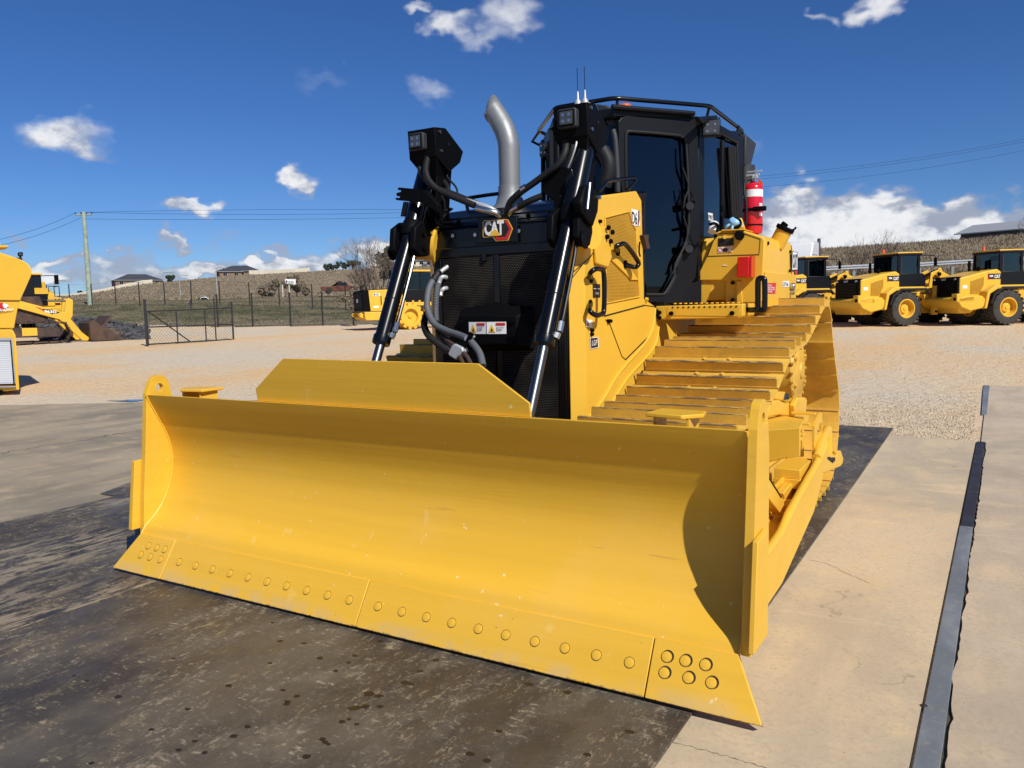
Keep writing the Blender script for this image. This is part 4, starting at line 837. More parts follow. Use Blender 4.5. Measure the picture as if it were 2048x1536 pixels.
# hoses low on the grille
tb('sleeved_hose', 'hosegrey', dz, Yp('c3', [(640,210,1.40),(600,290,1.34),(585,380,1.30),(590,460,1.28),(640,560,1.24),(740,615,1.20),(830,645,1.16),(900,680,1.12),(960,745,1.08),(990,800,1.05),(1008,880,1.0)]), .021, smooth=6, n=14)
tb('hose_end', 'rubber', dz, Yp('c3', [(690,160,1.44),(655,195,1.41),(632,232,1.385)]), .026, smooth=4, n=12)
for pts in ([(745,125,1.46),(715,145,1.43),(690,165,1.41)], [(740,210,1.46),(700,205,1.42),(680,235,1.41),(672,270,1.40)], [(740,290,1.46),(710,295,1.42),(690,320,1.41),(688,350,1.40)]):
    tb('elbow_fitting', 'galv', dz, Yp('c3', pts), .015, smooth=4, n=12)
def coil(m, pts, r, wire, turns, sm=14):
    pts = spline([Vector(p) for p in pts], sm); L = [0]
    for i in range(1, len(pts)): L.append(L[-1] + (pts[i]-pts[i-1]).length)
    tot = L[-1]
    m.tube(pts, r*.82, n=10)
    for k in range(turns):
        d = (k+.5)/turns*tot; i = max(j for j in range(len(L)) if L[j] <= d); i = min(i, len(pts)-2)
        t = (pts[i+1]-pts[i]).normalized(); c = pts[i].lerp(pts[i+1], (d-L[i])/max(1e-6, L[i+1]-L[i]))
        m.lathe([(r*.8,-wire),(r,-wire*.4),(r,wire*.4),(r*.8,wire)], c, t, n=12)
part('armoured_hose', 'hosegrey', dz, lambda m: coil(m, Yp('c3', [(668,255,1.40),(655,340,1.36),(650,450,1.34),(655,545,1.32)]), .021, .006, 26))
part('armoured_hose', 'rubber', dz, lambda m: coil(m, Yp('c3', [(585,470,1.34),(562,560,1.30),(590,640,1.26),(660,705,1.20),(750,770,1.14)]), .023, .005, 40))
part('armoured_hose', 'rubber', dz, lambda m: coil(m, Yp('c3', [(655,545,1.32),(690,640,1.26),(760,720,1.18),(800,760,1.12)]), .021, .005, 26))
tb('sleeved_hose', 'rust', dz, Yp('c3', [(590,620,1.30),(650,690,1.22),(760,760,1.14),(830,810,1.08),(870,880,1.02)]), .013, smooth=5)
tb('sleeved_hose', 'rust', dz, Yp('c3', [(690,650,1.24),(800,730,1.14),(880,800,1.06),(920,870,1.0)]), .013, smooth=5)
hc = pr('hose_clamp_block', 'galv', dz, QY('c3', 1.07, (790,710),(850,740),(862,775),(835,800),(800,835),(745,800),(742,780),(770,725)), (0,.06,0), .008)
pr('hose_clamp_block', 'galv', dz, QY('c3', 1.10, (860,660),(905,640),(925,660),(900,690),(885,705),(862,690)), (0,.05,0), .008)
pr('clamp_strap', 'matte', dz, QY('c3', 1.09, (805,690),(870,700),(890,660),(905,620),(935,640),(905,700),(860,760),(810,720)), (0,.012,0), 0)
# ---- exhaust stack
YS = 1.80
base = ony((1020, 400), YS)
sx = base.x
st = MB()
cl = [Vector((sx,YS,2.20)), Vector((sx,YS,2.62)), Vector((sx-.004,YS,2.70)), Vector((sx-.026,YS,2.78)), Vector((sx-.060,YS,2.845)), Vector((sx-.095,YS,2.90)), Vector((sx-.120,YS,2.935))]
pts = spline(cl, 4); R = .072; n = 32; vs = []
for i, p in enumerate(pts):
    t = (pts[min(i+1,len(pts)-1)] - pts[max(i-1,0)]).normalized(); xx = Vector((0,1,0)); yy = t.cross(xx)
    vs += [p + (xx*math.cos(2*PI*k/n) + yy*math.sin(2*PI*k/n))*R for k in range(n)]
m_ = len(pts); fs = [(i*n+k, i*n+(k+1) % n, (i+1)*n+(k+1) % n, (i+1)*n+k) for i in range(m_-1) for k in range(n)]
# slash-cut mouth: slide the last ring onto a steep plane
for k in range(n):
    v = vs[(m_-1)*n+k]; off = (v-pts[-1]); t = (pts[-1]-pts[-2]).normalized(); u_ = off.dot(Vector((-t.z,0,t.x)))
    vs[(m_-1)*n+k] = v + t*(-u_*.80 + .01)
st.add(vs, fs); stack = st.obj('exhaust_stack', 'stack', dz, smooth=60)
sm_ = stack.modifiers.new('wall', 'SOLIDIFY'); sm_.thickness = .004
m = MB(); m.lathe([(.140,.0),(.098,.04),(.080,.10),(.078,.155)], (sx,YS,2.26), (0,0,1), n=32); m.obj('stack_base', 'stack', stack, smooth=50)
m = MB(); m.lathe([(.0725,.0),(.076,.004),(.076,.014),(.0725,.018)], (sx,YS,2.40), (0,0,1), n=32); m.obj('stack_clamp', 'stack', stack, smooth=50)
# ---- cab
A2, B2 = Vector((.33,2.65,0)), Vector((.745,3.27,0)); E2 = (B2-A2).normalized(); N2 = Vector((E2.y,-E2.x,0))
def ondoor(p, off=0.0):
    d = ray(*p); a = A2 + N2*off; t = (a-CAM_POS).dot(N2)/d.dot(N2); return CAM_POS + d*t
def QD(c, off, *pts): return [ondoor(p, off) for p in Q(c, *pts)]
ZR, ZB = 3.03, 1.60
cab = MB()
foot = [(-.33,2.65),(.33,2.65),(.745,3.27),(.83,4.36),(-.83,4.36),(-.745,3.27)]
# roof
roofp = [(-.19,2.62),(.31,2.60),(.72,3.20),(.80,3.32),(.83,4.40),(-.69,4.40),(-.66,3.34),(-.59,3.24)]
cab.prism([(x,y,2.96) for x,y in roofp], (0,0,.075)); 
cabo = cab.obj('cab', 'cabblack', dz, bevel=.012)
bx('rear_wall', 'cabblack', cabo, (-.66,4.34,1.60), (.78,4.38,2.965), .006)
bx('cab_floor', 'cabblack', cabo, (-.60,2.90,1.56), (.60,4.34,1.62), .004)
def vpoly(name, mat, p0, p1, z0, z1, th=.05, parent=cabo, bev=.006):
    p0 = Vector((*p0, 0)); p1 = Vector((*p1, 0))
    if p0.x < 0: p0.x += .14; p1.x += .14
    nn = Vector(((p1-p0).y, -(p1-p0).x, 0)).normalized()
    return pr(name, mat, parent, [p0+Vector((0,0,z0)), p1+Vector((0,0,z0)), p1+Vector((0,0,z1)), p0+Vector((0,0,z1))], -nn*th, bev)
# front windscreen and corner posts
for x in (-.19,.33): bx('front_post', 'cabblack', cabo, (x-.03,2.65,1.75), (x+.03,2.72,2.96), .006)
bx('windscreen', 'glass', cabo, (-.17,2.672,1.80), (.30,2.680,2.93), 0)
bx('front_sill', 'cabblack', cabo, (-.19,2.66,1.60), (.33,2.72,1.83), .004)
# door (both sides)
def on_door_frame(side):
    outer = QD('c2', 0.012, (640,300),(660,275),(1180,325),(1205,350),(1215,1050),(1240,1100)) + QD('c4', 0.012, (900,935),(640,925),(630,800)) 
    outer = QD('c2', .012, (632,310),(655,280),(700,270),(1150,312),(1195,325),(1210,365),(1228,1130)) + QD('c4', .012, (1010,740),(900,925),(880,935),(600,925)) + QD('c2', .012, (640,700))
    inner = QD('c2', .012, (700,420),(715,385),(745,375),(1060,400),(1110,415),(1140,470),(1160,960),(1140,1180),(1060,1350)) + QD('c4', .012, (870,720),(800,850),(760,868),(620,868)) + QD('c2', .012, (700,800))
    m = MB()
    bm = bmesh.new(); f_ = (lambda v: v) if side > 0 else (lambda v: Vector((.14-v.x, v.y, v.z)))
    ov = [bm.verts.new(f_(p)) for p in outer]; iv = [bm.verts.new(f_(p)) for p in inner]
    es = [bm.edges.new((L_[i], L_[(i+1) % len(L_)])) for L_ in (ov, iv) for i in range(len(L_))]
    bmesh.ops.triangle_fill(bm, use_beauty=True, edges=es)
    nn = Vector((N2.x*side, N2.y, 0))
    g = bmesh.ops.extrude_face_region(bm, geom=bm.faces[:]); bmesh.ops.translate(bm, verts=[v for v in g['geom'] if isinstance(v, bmesh.types.BMVert)], vec=nn*.03)
    bmesh.ops.recalc_face_normals(bm, faces=bm.faces)
    me = bpy.data.meshes.new('door_frame'); bm.to_mesh(me); bm.free(); me.materials.append(Mt['cabblack'])
    o = bpy.data.objects.new('door_frame', me); COL.objects.link(o); o.parent = cabo
    b = o.modifiers.new('bevel', 'BEVEL'); b.width = .004; b.segments = 2; b.limit_method = 'ANGLE'; b.angle_limit = math.radians(50)
    gl = [f_(p) for p in QD('c2', .006, (695,400),(740,365),(1080,395),(1150,470),(1170,960),(1150,1190),(1070,1350)) + QD('c4', .006, (875,730),(800,860),(620,875)) + QD('c2', .006, (695,800))]
    pr('door_glass', 'glass', cabo, gl, -nn*.006, 0)
    rim = [f_(p) for p in QD('c2', .044, (705,800),(700,420),(715,385),(745,376),(1060,402),(1110,418),(1142,470),(1162,960),(1142,1180),(1062,1350)) + QD('c4', .044, (870,722),(800,852),(760,868),(650,868))]
    tb('glass_seal', 'rubber', cabo, rim, .011, smooth=3, n=8)
on_door_frame(1); on_door_frame(-1)
for s in (-1, 1):
    vpoly('door_post', 'cabblack', (s*.745,3.27), (s*.76,3.37), 1.75, 2.97, th=.06*s)
    vpoly('rear_post', 'cabblack', (s*.818,4.12), (s*.83,4.36), 1.60, 2.97, th=.06*s)
    vpoly('side_rail_lower', 'cabblack', (s*.76,3.37), (s*.818,4.12), 1.60, 2.0, th=.05*s)
    vpoly('side_window', 'glass_dark', (s*.757,3.37), (s*.815,4.12), 2.0, 2.93, th=.006*s, bev=0)
    bx('mullion', 'cabblack', cabo, ((.79 if s > 0 else -.65)-.012,3.74,2.0), ((.79 if s > 0 else -.65)+.012,3.79,2.93), .004)
    pr('sill_panel', 'cabblack', cabo, [(s*.52+(0 if s > 0 else .14),2.92,1.60),(s*.76+(0 if s > 0 else .14),3.30,1.60),(s*.76+(0 if s > 0 else .14),3.30,1.78),(s*.60+(0 if s > 0 else .14),3.06,1.70)], (-s*.03,.02,0), .004)
# lower door hinges column, header gutter
tb('door_gutter', 'cabblack', cabo, QD('c2', .06, (600,195),(1200,245)) , .018, smooth=0, n=8)
pr('gutter_face', 'cabblack', cabo, QD('c2', .035, (610,205),(1200,250),(1205,275),(610,262)), -N2*.03, .004)
for c, pts in (('c2', [(1105,490),(1110,620),(1150,760),(1190,860)]), ('c2', [(1090,800),(1110,920),(1150,1090),(1190,1200)])):
    tb('wiper_arm', 'matte', cabo, QD(c, .040, *pts), .006, smooth=4)
tb('washer_hose', 'rubber', cabo, QD('c2', .048, (1115,640),(1160,780),(1130,880),(1125,1000),(1150,1090),(1140,1200),(1100,1300),(1040,1420)), .007, smooth=4)
for p in ((1170,920),(1165,1235)): cy('wiper_motor', 'plastic', cabo, QD('c2', .02, p)[0], QD('c2', .11, p)[0], .030, n=14)
for p in ((1195,895),(1190,1215)): cy('wiper_pivot', 'matte', cabo, QD('c2', .06, p)[0], QD('c2', .10, p)[0], .016, n=10)
# interior: seat in plastic wrap, console
seat = MB(); seat.box((-.05,3.45,1.80),(.35,3.95,1.98)); seat.prism([(-.03,3.92,1.95),(.33,3.92,1.95),(.33,3.98,2.45),(.28,4.0,2.62),(.02,4.0,2.62),(-.03,3.98,2.45)], (0,.12,0)); seat = seat.obj('seat', 'plastic', cabo, bevel=.03, seg=3)
bx('armrest', 'plastic', seat, (.38,3.45,2.02), (.48,3.85,2.10), .02); bx('armrest', 'plastic', seat, (-.20,3.45,2.02), (-.10,3.85,2.10), .02)
wr = MB()
wp = QD('c2', -.14, (940,950),(1080,780),(1085,1030),(1060,1105),(1030,1110),(920,1050))
ctr = sum(wp, Vector())/len(wp); wr.v = [tuple(p) for p in wp] + [tuple(ctr + Vector((.02,-.03,.02)))]; wr.f = [(i,(i+1)%6,6) for i in range(6)]; wr.mi = [0]*6
wr.obj('seat_plastic_wrap', 'wearplate', cabo, smooth=0)
# rail round the roof
RP = [(-.72,4.56,3.00),(-.757,4.52,3.14),(-.775,3.46,3.15),(-.25,2.79,3.15),(.25,2.79,3.15),(.775,3.46,3.15),(.757,4.52,3.14),(.72,4.56,3.00)]
def railpath():
    out = []
    for i, p in enumerate(RP):
        p = Vector(p)
        if i in (0, len(RP)-1): out.append(p); continue
        a = (Vector(RP[i-1])-p).normalized()*.05; b = (Vector(RP[i+1])-p).normalized()*.05
        out += [p+a, p+a*.25+b*.25, p+b]
    return out
tb('roof_rail', 'black', cabo, railpath(), .017, smooth=0, n=12)
for x, y in ((.757,3.50),(-.757,3.50),(.78,4.30),(-.78,4.30),(.26,2.82),(-.22,2.82)): tb('rail_stay', 'black', cabo, [(x*(.96 if x > 0 else .82),y,3.03),(x,y,3.15)], .012, smooth=0)
tb('side_rail', 'black', cabo, [(-.74,3.42,3.14),(-.86,3.50,3.08),(-.80,3.60,3.04)], .012, smooth=0)
pr('rail_lug', 'cabblack', cabo, QX('c2', .80, (1440,370),(1560,375),(1540,400),(1500,405),(1470,455),(1430,440)), (-.02,0,0), .003)
bcn = onz((1250, 212), 3.10); cy('beacon', 'orange', cabo, bcn-Vector((0,0,.06)), bcn+Vector((0,0,.012)), .055, .045, n=20, bevel=.008)
m = MB(); m.lathe([(.10,0),(.10,.03),(.06,.05),(.02,.055)], (.55,3.35,3.035), (0,0,1), n=20); m.obj('gps_dome', 'plastic', cabo, smooth=40)
# rounded air duct/precleaner at the front corner by the lamp box
pr('front_corner_fairing', 'plastic', cabo, QY('z4', 2.66, (660,150),(780,165),(850,210),(872,290),(880,400),(800,390),(740,300)), (0,.22,0), .012)
tb('corner_pipe', 'plastic', cabo, QY('z4', 2.60, (855,440),(880,560),(900,900),(905,1120)), .022, smooth=3, n=12)
tb('intake_duct', 'rubber', dz, QY('z4', 2.30, (740,660),(800,780),(800,900),(760,1060)), .05, smooth=5, n=16)
# antennas
for px, py in ((470,130),(548,115)):
    b0 = QY('z4', 2.72, (px, py))[0]
    an = MB(); an.lathe([(.028,-.02),(.026,.0),(.010,.02),(.008,.065),(.003,.08)], b0, (0,0,1), n=12); an = an.obj('antenna', 'galv', cabo, smooth=40)
    cy('antenna_whip', 'black', an, b0+Vector((0,0,.06)), b0+Vector((-.003,0,.25)), .0028, n=6)
b0 = QY('z4', 2.74, (510,140))[0]; bx('antenna_base', 'galv', cabo, b0+Vector((-.08,-.03,-.03)), b0+Vector((.08,.03,-.012)), .004)
tb('antenna_arm', 'cabblack', cabo, [b0+Vector((0,0,-.02)), b0+Vector((0,.06,-.08)), Vector((-.1,2.80,3.05))], .012, smooth=0)
# work lamps on the roof edge
def roof_lamp(c, nrm, up=Vector((0,0,1)), w=.115, h=.105, parent=cabo):
    nrm = Vector(nrm).normalized(); xx = up.cross(nrm).normalized(); c = Vector(c)
    def ob(u, v, w_): return c + xx*u + up*v + nrm*w_
    o_ = pr('work_lamp', 'cabblack', parent, [ob(-w/2,-h/2,0),ob(w/2,-h/2,0),ob(w/2,h/2,0),ob(-w/2,h/2,0)], -nrm*.09, .010)
    pr('lamp_bezel', 'plastic', parent, [ob(-w*.44,-h*.44,.001),ob(w*.44,-h*.44,.001),ob(w*.44,h*.44,.001),ob(-w*.44,h*.44,.001)], nrm*.008, .004)
    pr('lamp_lens', 'lens', parent, [ob(-w*.36,-h*.36,.0095),ob(w*.36,-h*.36,.0095),ob(w*.36,h*.36,.0095),ob(-w*.36,h*.36,.0095)], nrm*.003, 0)
    for a, b in ((-.2,-.2),(.2,-.2),(-.2,.2),(.2,.2)): cy('led', 'steel', parent, ob(w*a,h*b,.012), ob(w*a,h*b,.0145), .008, n=8)
    m = MB()
    for k in range(6): m.box((0,0,0),(0,0,0))
    mm = MB()
    for k in range(6):
        u = -w*.4 + w*.16*k; mm.prism([ob(u,h*.5,-.01),ob(u+w*.06,h*.5,-.01),ob(u+w*.06,h*.5,-.085),ob(u,h*.5,-.085)], up*.014)
    mm.obj('cooling_fins', 'cabblack', parent)
    return o_
pR = QX('z3', .85, (250,210))[0]; roof_lamp(pR, (.30,-.95,-.05), w=.14, h=.125)
pL = QY('z4', 2.98, (98,645))[0]; roof_lamp(pL, (-.25,-.95,-.08), w=.10, h=.13)
pr('lamp_bracket', 'cabblack', cabo, QX('z3', .84, (100,80),(320,60),(340,120),(150,150)), (-.04,0,0), .004)
tb('lamp_bracket', 'cabblack', cabo, QY('z4', 3.06, (110,540),(160,520),(220,560),(200,700)), .02, smooth=2)
# black precleaner hopper, duct and canister behind the cab
hp = QY('z3', 4.30, (530,290),(640,285),(665,300),(655,655),(545,650)); hop = pr('precleaner', 'plastic', dz, [hp[0],hp[1],hp[2],hp[3],hp[4]], (0,.10,0), .010)
pr('precleaner_side', 'plastic', hop, [hp[2]+Vector((.0,.002,0)), hp[3]+Vector((0,.002,0)), QY('z3',4.60,(715,668))[0], QY('z3',4.72,(785,400))[0]], (-.04,.02,0), .006)
pr('precleaner_lid', 'plastic', hop, [hp[1]+Vector((0,0,.004)), hp[2]+Vector((0,0,.004)), QY('z3',4.72,(785,398))[0], QY('z3',4.72,(770,412))[0]], (-.06,.03,0), .004)
dk = QY('z3', 4.32, (610,650),(610,880)); cy('intake_pipe', 'plastic', dz, dk[0]+Vector((0,.08,0)), dk[1]+Vector((0,.08,0)), .095, n=24)
for v_ in (830, 855): q = QY('z3', 4.40, (612,v_))[0]; cy('pipe_clamp', 'matte', dz, q, q+Vector((0,0,.015)), .099, n=24)
q0, q1 = QY('z3', 4.44, (595,1150),(595,890)); cy('white_canister', 'carwhite', dz, q0, q1, .055, n=20, bevel=.01)
for k in range(4): q = QX('c2', .835, (1425+k*18,470),(1450+k*18,1000)); tb('rear_tube', 'rubber', dz, [q[0]+Vector((0,.12,0)), q[1]+Vector((0,.12,0))], .016, smooth=0, n=10)
# ---- number tag and mirror beside the door
tg = pr('number_tag', 'white', cabo, QX('z3', .80, (212,1212),(265,1222),(272,1312),(218,1300)), (.002,0,0), .0)
a, b, c_ = QX('z3', .8035, (218,1285),(268,1296),(216,1235)); text('lettering', '1902', a, b-a, (0,0,1), (b-a).length, (c_-a).length, 'black_print', tg, depth=0)
m = MB(); q0, q1 = QX('z3', .86, (262,1440),(282,1345)); m.cyl(q0, q1, .034, .040, n=16); m.obj('washer_bottle', 'carwhite', cabo); 
tb('bottle_strap', 'matte', cabo, QX('z3', .90, (240,1350),(290,1340),(330,1370),(320,1430)), .012, smooth=3)
# ---- step in front of the cab door
def q_y(y, c, *p): return QY(c, y, *p)
YW = 2.80
wk = pr('door_step', 'yellow', dz, q_y(YW, 'c4', (725,957),(735,1060),(1362,1050),(1385,1030),(1388,937)), (0,.34,0), .008)
pr('step_panel', 'yellow', wk, [p+Vector((0,-.004,0)) for p in q_y(YW, 'c4', (815,962),(812,1028),(1350,1035),(1366,1020),(1368,948))], (0,.004,0), .003)
for k in range(13):
    p = q_y(YW-.006, 'c4', (855+k*40.2, 952-k*.6))[0]
    cy('tread_stud', 'yellow', wk, p+Vector((0,.05,.010)), p+Vector((0,.05,.018)), .013, n=8); cy('drain_hole', 'seam', wk, p+Vector((0,0,-.014)), p+Vector((0,-.001,-.014)), .007, n=8)
for px, py in ((847,1012),(1308,1010)): p = q_y(YW-.004, 'c4', (px,py))[0]; cy('bolt', 'matte', wk, p, p+Vector((0,-.025,0)), .016, n=8)
for px, py in ((757,1005),(757,1045),(733,990),(733,1025)): p = q_y(YW, 'c4', (px,py))[0]; cy('bolt', 'matte', wk, p, p+Vector((0,-.018,0)), .015, n=8)
tb('grab_handle', 'black', dz, [q_y(2.95,'c4',(1400,985))[0]] + q_y(2.85, 'c4', (1480,985),(1500,960),(1502,770),(1520,745),(1545,750),(1553,780),(1553,960),(1545,985),(1490,988)), .020, smooth=3, n=12)
# ---- console / fender beside the cab
YC = 3.30
fc = q_y(YC, 'c4', (1180,402),(1215,385),(1398,385),(1540,432),(1555,455),(1530,925),(1480,935),(1380,935),(1370,765),(1020,765),(1120,560))
cons = pr('fender_console', 'yellow', dz, fc, (0,.9,0), .010)
fl = q_y(YC+.02, 'c4', (1020,765),(1110,765),(1165,800),(1100,935),(945,935)); pr('console_gusset', 'yellow', cons, fl, (0,.02,0), .003)
pr('console_back', 'yellow', cons, q_y(YC+.22, 'c4', (1080,760),(1400,760),(1400,945),(1000,945)), (0,.02,0), .003)
pr('console_post', 'yellow', cons, q_y(YC-.01, 'c4', (1335,765),(1375,765),(1385,935),(1338,935)), (0,.20,0), .006)
for px, py in ((1312,780),(1312,910),(1032,785),(980,920),(1052,738),(1182,424)): p = q_y(YC-.002, 'c4', (px,py))[0]; cy('bolt', 'matte', cons, p, p+Vector((0,-.016,0)), .015, n=8)
tb('panel_gap', 'seam', cons, q_y(YC-.001, 'c4', (1120,578),(1175,430),(1200,405),(1385,402),(1520,448),(1510,565),(1120,578)), .003, smooth=0, n=5)
cy('console_knob', 'matte', cons, q_y(YC, 'c4', (1362,420))[0], q_y(YC-.05, 'c4', (1362,420))[0], .038, n=12, bevel=.008)
cy('wing_latch', 'yellow', cons, q_y(YC, 'c4', (1250,432))[0], q_y(YC-.02, 'c4', (1250,432))[0], .016, n=8)
ds = pr('display_panel', 'black_print', cons, q_y(YC-.004, 'c4', (1200,442),(1318,440),(1318,495),(1198,505)), (0,.003,0), .002)
pr('display_print', 'plastic', ds, q_y(YC-.0055, 'c4', (1210,455),(1308,452),(1308,460),(1210,463)), (0,.001,0), 0)
sl = pr('safety_label', 'white', cons, q_y(YC-.004, 'c4', (1198,512),(1308,505),(1306,546),(1196,552)), (0,.003,0), 0)
for px in (1215,1288):
    c_ = q_y(YC-.006, 'c4', (px,530))[0]; mm = MB()
    for k in range(16):
        a0, a1 = 2*PI*k/16, 2*PI*(k+1)/16; R0, R1 = .017, .013
        mm.prism([c_+Vector((math.cos(a0)*R0,0,math.sin(a0)*R0)), c_+Vector((math.cos(a1)*R0,0,math.sin(a1)*R0)), c_+Vector((math.cos(a1)*R1,0,math.sin(a1)*R1)), c_+Vector((math.cos(a0)*R1,0,math.sin(a0)*R1))], (0,.001,0))
    mm.obj('prohibition_ring', 'redprint', sl, smooth=0)
pr('label_picture', 'black_print', sl, q_y(YC-.006, 'c4', (1234,518),(1270,516),(1270,544),(1234,545)), (0,.001,0), 0)
pr('small_sticker', 'white', cons, q_y(YC-.004, 'c4', (1235,643),(1272,648),(1266,652),(1232,650)), (0,.003,0), 0)
pr('tail_lamp', 'redlens', dz, q_y(3.18, 'c4', (1345,585),(1435,580),(1432,738),(1338,740)), (0,.115,0), .006)
pr('lamp_side', 'redlens', dz, q_y(3.185, 'c4', (1437,578),(1455,572),(1452,738),(1434,738)), (0,.11,0), .004)
# switches beside the handle
for px, py, r_, mt in ((1432,795,.028,'matte'),(1450,860,.014,'matte'),(1408,890,.018,'matte'),(1465,880,.020,'redlens'),(1470,770,.010,'steel'),(1465,955,.02,'carwhite')):
    p = q_y(YC+.12, 'c4', (px,py))[0]; cy('switch', mt, cons, p, p+Vector((0,-.05,0)), r_, n=14, bevel=.003)
bx('switch_panel', 'yellow', cons, q_y(YC+.13,'c4',(1390,925))[0], q_y(YC+.13,'c4',(1500,765))[0]+Vector((0,.01,0)), .003)
# ---- tank and rear body behind the console, over the right track
TX = 1.245
tk = pr('fuel_tank', 'yellow', dz, [(TX,3.33,1.62),(TX,3.33,2.05),(TX-.05,3.40,2.115),(TX-.05,4.42,2.125),(TX,4.47,2.03),(TX,4.47,1.62)], (-.60,0,0), .03, seg=3)
bx('tank_box', 'yellow', dz, (TX-.3,3.31,1.56), (TX+.012,4.43,1.83), .006)
bx('rear_body', 'yellow', dz, (-1.24,3.35,1.58), (-.65,4.45,2.08), .02)
bx('rear_deck', 'yellow', dz, (-.66,4.40,1.3), (.66,4.62,2.1), .02)
cb = pr('side_badge', 'white', tk, QX('c4', TX+.001, (1765,545),(1800,552),(1800,678),(1762,680)), (.001,0,0), 0)
pr('badge_edge', 'black_print', cb, QX('c4', TX+.0008, (1760,540),(1804,548),(1804,684),(1758,686)), (.0006,0,0), 0)
a, b, c_ = QX('c4', TX+.0035, (1767,670),(1798,670),(1767,560)); text('lettering', 'CAT', a, b-a, (0,0,1), (b-a).length, (c_-a).length, 'black_print', cb, bold=.04, depth=0)
pr('badge_red', 'redprint', cb, QX('c4', TX+.001, (1783,688),(1803,686),(1800,716),(1785,718)), (.001,0,0), 0)
sg_ = pr('warning_sign', 'redprint', tk, QX('c4', TX+.0135, (1563,783),(1637,780),(1632,862),(1561,860)), (.002,0,0), 0)
a, b, c_ = QX('c4', TX+.017, (1572,852),(1628,853),(1572,792)); text('lettering', 'DO NOT\nWALK ON OR\nOPERATE THIS\nMACHINE', a, b-a, (0,0,1), (b-a).length, (c_-a).length, 'white', sg_, depth=0)
st_ = pr('serial_sticker', 'white', tk, QX('c4', TX+.0135, (1688,768),(1738,765),(1736,812),(1688,810)), (.002,0,0), 0)
a, b, c_ = QX('c4', TX+.017, (1694,804),(1732,805),(1694,776)); text('lettering', '3716', a, b-a, (0,0,1), (b-a).length, (c_-a).length, 'black_print', st_, depth=0)
q = QX('c4', TX+.012, (1745,808))[0]; cy('tank_lock', 'steel', tk, q, q+Vector((.04,0,0)), .030, n=14, bevel=.006); cy('tank_lock', 'steel', tk, q+Vector((0,-.0,-.05)), q+Vector((.035,0,-.05)), .022, n=12)
for px, py in ((1740,545),(1738,690),(1573,480),(1790,885)): q = QX('c4', TX, (px,py))[0]; cy('bolt', 'matte', tk, q, q+Vector((.012,0,0)), .014, n=8)
tb('panel_gap', 'seam', tk, QX('c4', TX+.001, (1755,495),(1757,890)), .003, smooth=0, n=5)
q0, q1 = QY('c4', 3.85, (1660,460),(1700,385)); q2 = q1 + (q1-q0).normalized()*.05
fn_ = MB(); fn_.cyl(q0-(q1-q0)*.6, q1, .064, n=24); fn_ = fn_.obj('filler_neck', 'yellow', tk, bevel=.004)
cy('filler_cap', 'matte', fn_, q1, q2-(q1-q0).normalized()*.015, .074, n=24, bevel=.005); cy('cap_top', 'matte', fn_, q2-(q1-q0).normalized()*.015+Vector((-.03,0,0)), q2+(q1-q0).normalized()*.02+Vector((-.02,0,0)), .028, n=16, bevel=.005)
tb('filler_hasp', 'matte', fn_, [q1+Vector((.06,0,.0)), q1+Vector((.085,0,.01)), q1+Vector((.09,0,.025))], .008, smooth=3)
bk_ = QY('c4', 3.42, (1270,372),(1290,300),(1320,288),(1375,288),(1402,372)); mt_ = pr('lamp_stand', 'yellow', cons, bk_, (0,.03,0), .006)
pr('stand_sticker', 'white', mt_, QY('c4', 3.418, (1372,325),(1385,322),(1392,355),(1376,358)), (0,.001,0), 0)
pr('top_plate', 'yellow', cons, QY('c4', 3.28, (1215,388),(1400,380),(1402,372),(1230,376)), (0,.25,0), .003)
# ---- tracks
TP = [(4.10,.07),(3.7,.06),(2.7,.06),(1.55,.06),(1.28,.08),(1.08,.17),(.95,.32),(.915,.50),(.96,.69),(1.09,.84),(1.28,.915),(1.5,.935),(1.7,.955),(1.9,.995),(2.06,1.045),(2.23,1.12),(2.42,1.215),(2.60,1.262),(2.80,1.282),(3.0,1.305),(3.15,1.345),(3.30,1.395),(3.46,1.455),(3.62,1.52),(3.80,1.555),(3.95,1.53),(4.04,1.44),(4.10,1.32),(4.19,1.19),(4.28,1.07),(4.38,.95),(4.47,.83),(4.525,.69),(4.53,.52),(4.46,.32),(4.31,.14)]
TPs = spline([Vector((0, y, z)) for y, z in TP+[TP[0]]], 6)
Lt = [0]
for i in range(1, len(TPs)): Lt.append(Lt[-1] + (TPs[i]-TPs[i-1]).length)
NSH = round(Lt[-1]/.19); pitch = Lt[-1]/NSH
SHW = .935
def shoe_mesh(parent):
    m = MB(); h = SHW/2
    # local: x across, y along travel, z outward
    m.prism([(-h,-pitch*.47,-.006),(-h,-pitch*.47,.010),(-h,-pitch*.30,.012),(-h,pitch*.36,.012),(-h,pitch*.50,-.004),(-h,pitch*.50,-.018),(-h,pitch*.36,-.004)], (SHW,0,0))
    m.prism([(-h+.004,-pitch*.46,.010),(-h+.010,-pitch*.46,.068),(-h+.010,-pitch*.36,.068),(-h+.004,-pitch*.33,.010)], (SHW-.014,0,0))
    m.prism([(-h+.010,-pitch*.462,.064),(-h+.010,-pitch*.462,.0715),(-h+.010,-pitch*.358,.0715),(-h+.010,-pitch*.358,.064)], (SHW-.022,0,0), 1)
    for x in (-.085,.085):
        for y in (0.0,.045): m.cyl((x,y,.011),(x,y,.024),.016,.014,6)
    for x in (-.10,.10): m.box((x-.022,-pitch*.48,-.085),(x+.022,pitch*.46,-.012))
    return m.obj('track_shoe', ['ytrack', 'worn'], parent, bevel=.0015, seg=1)
wm = bpy.data.materials.new('scraped_grouser_tip'); wm.use_nodes = True; t_ = wm.node_tree; b_2 = t_.nodes['Principled BSDF']; b_2.inputs['Roughness'].default_value = .6
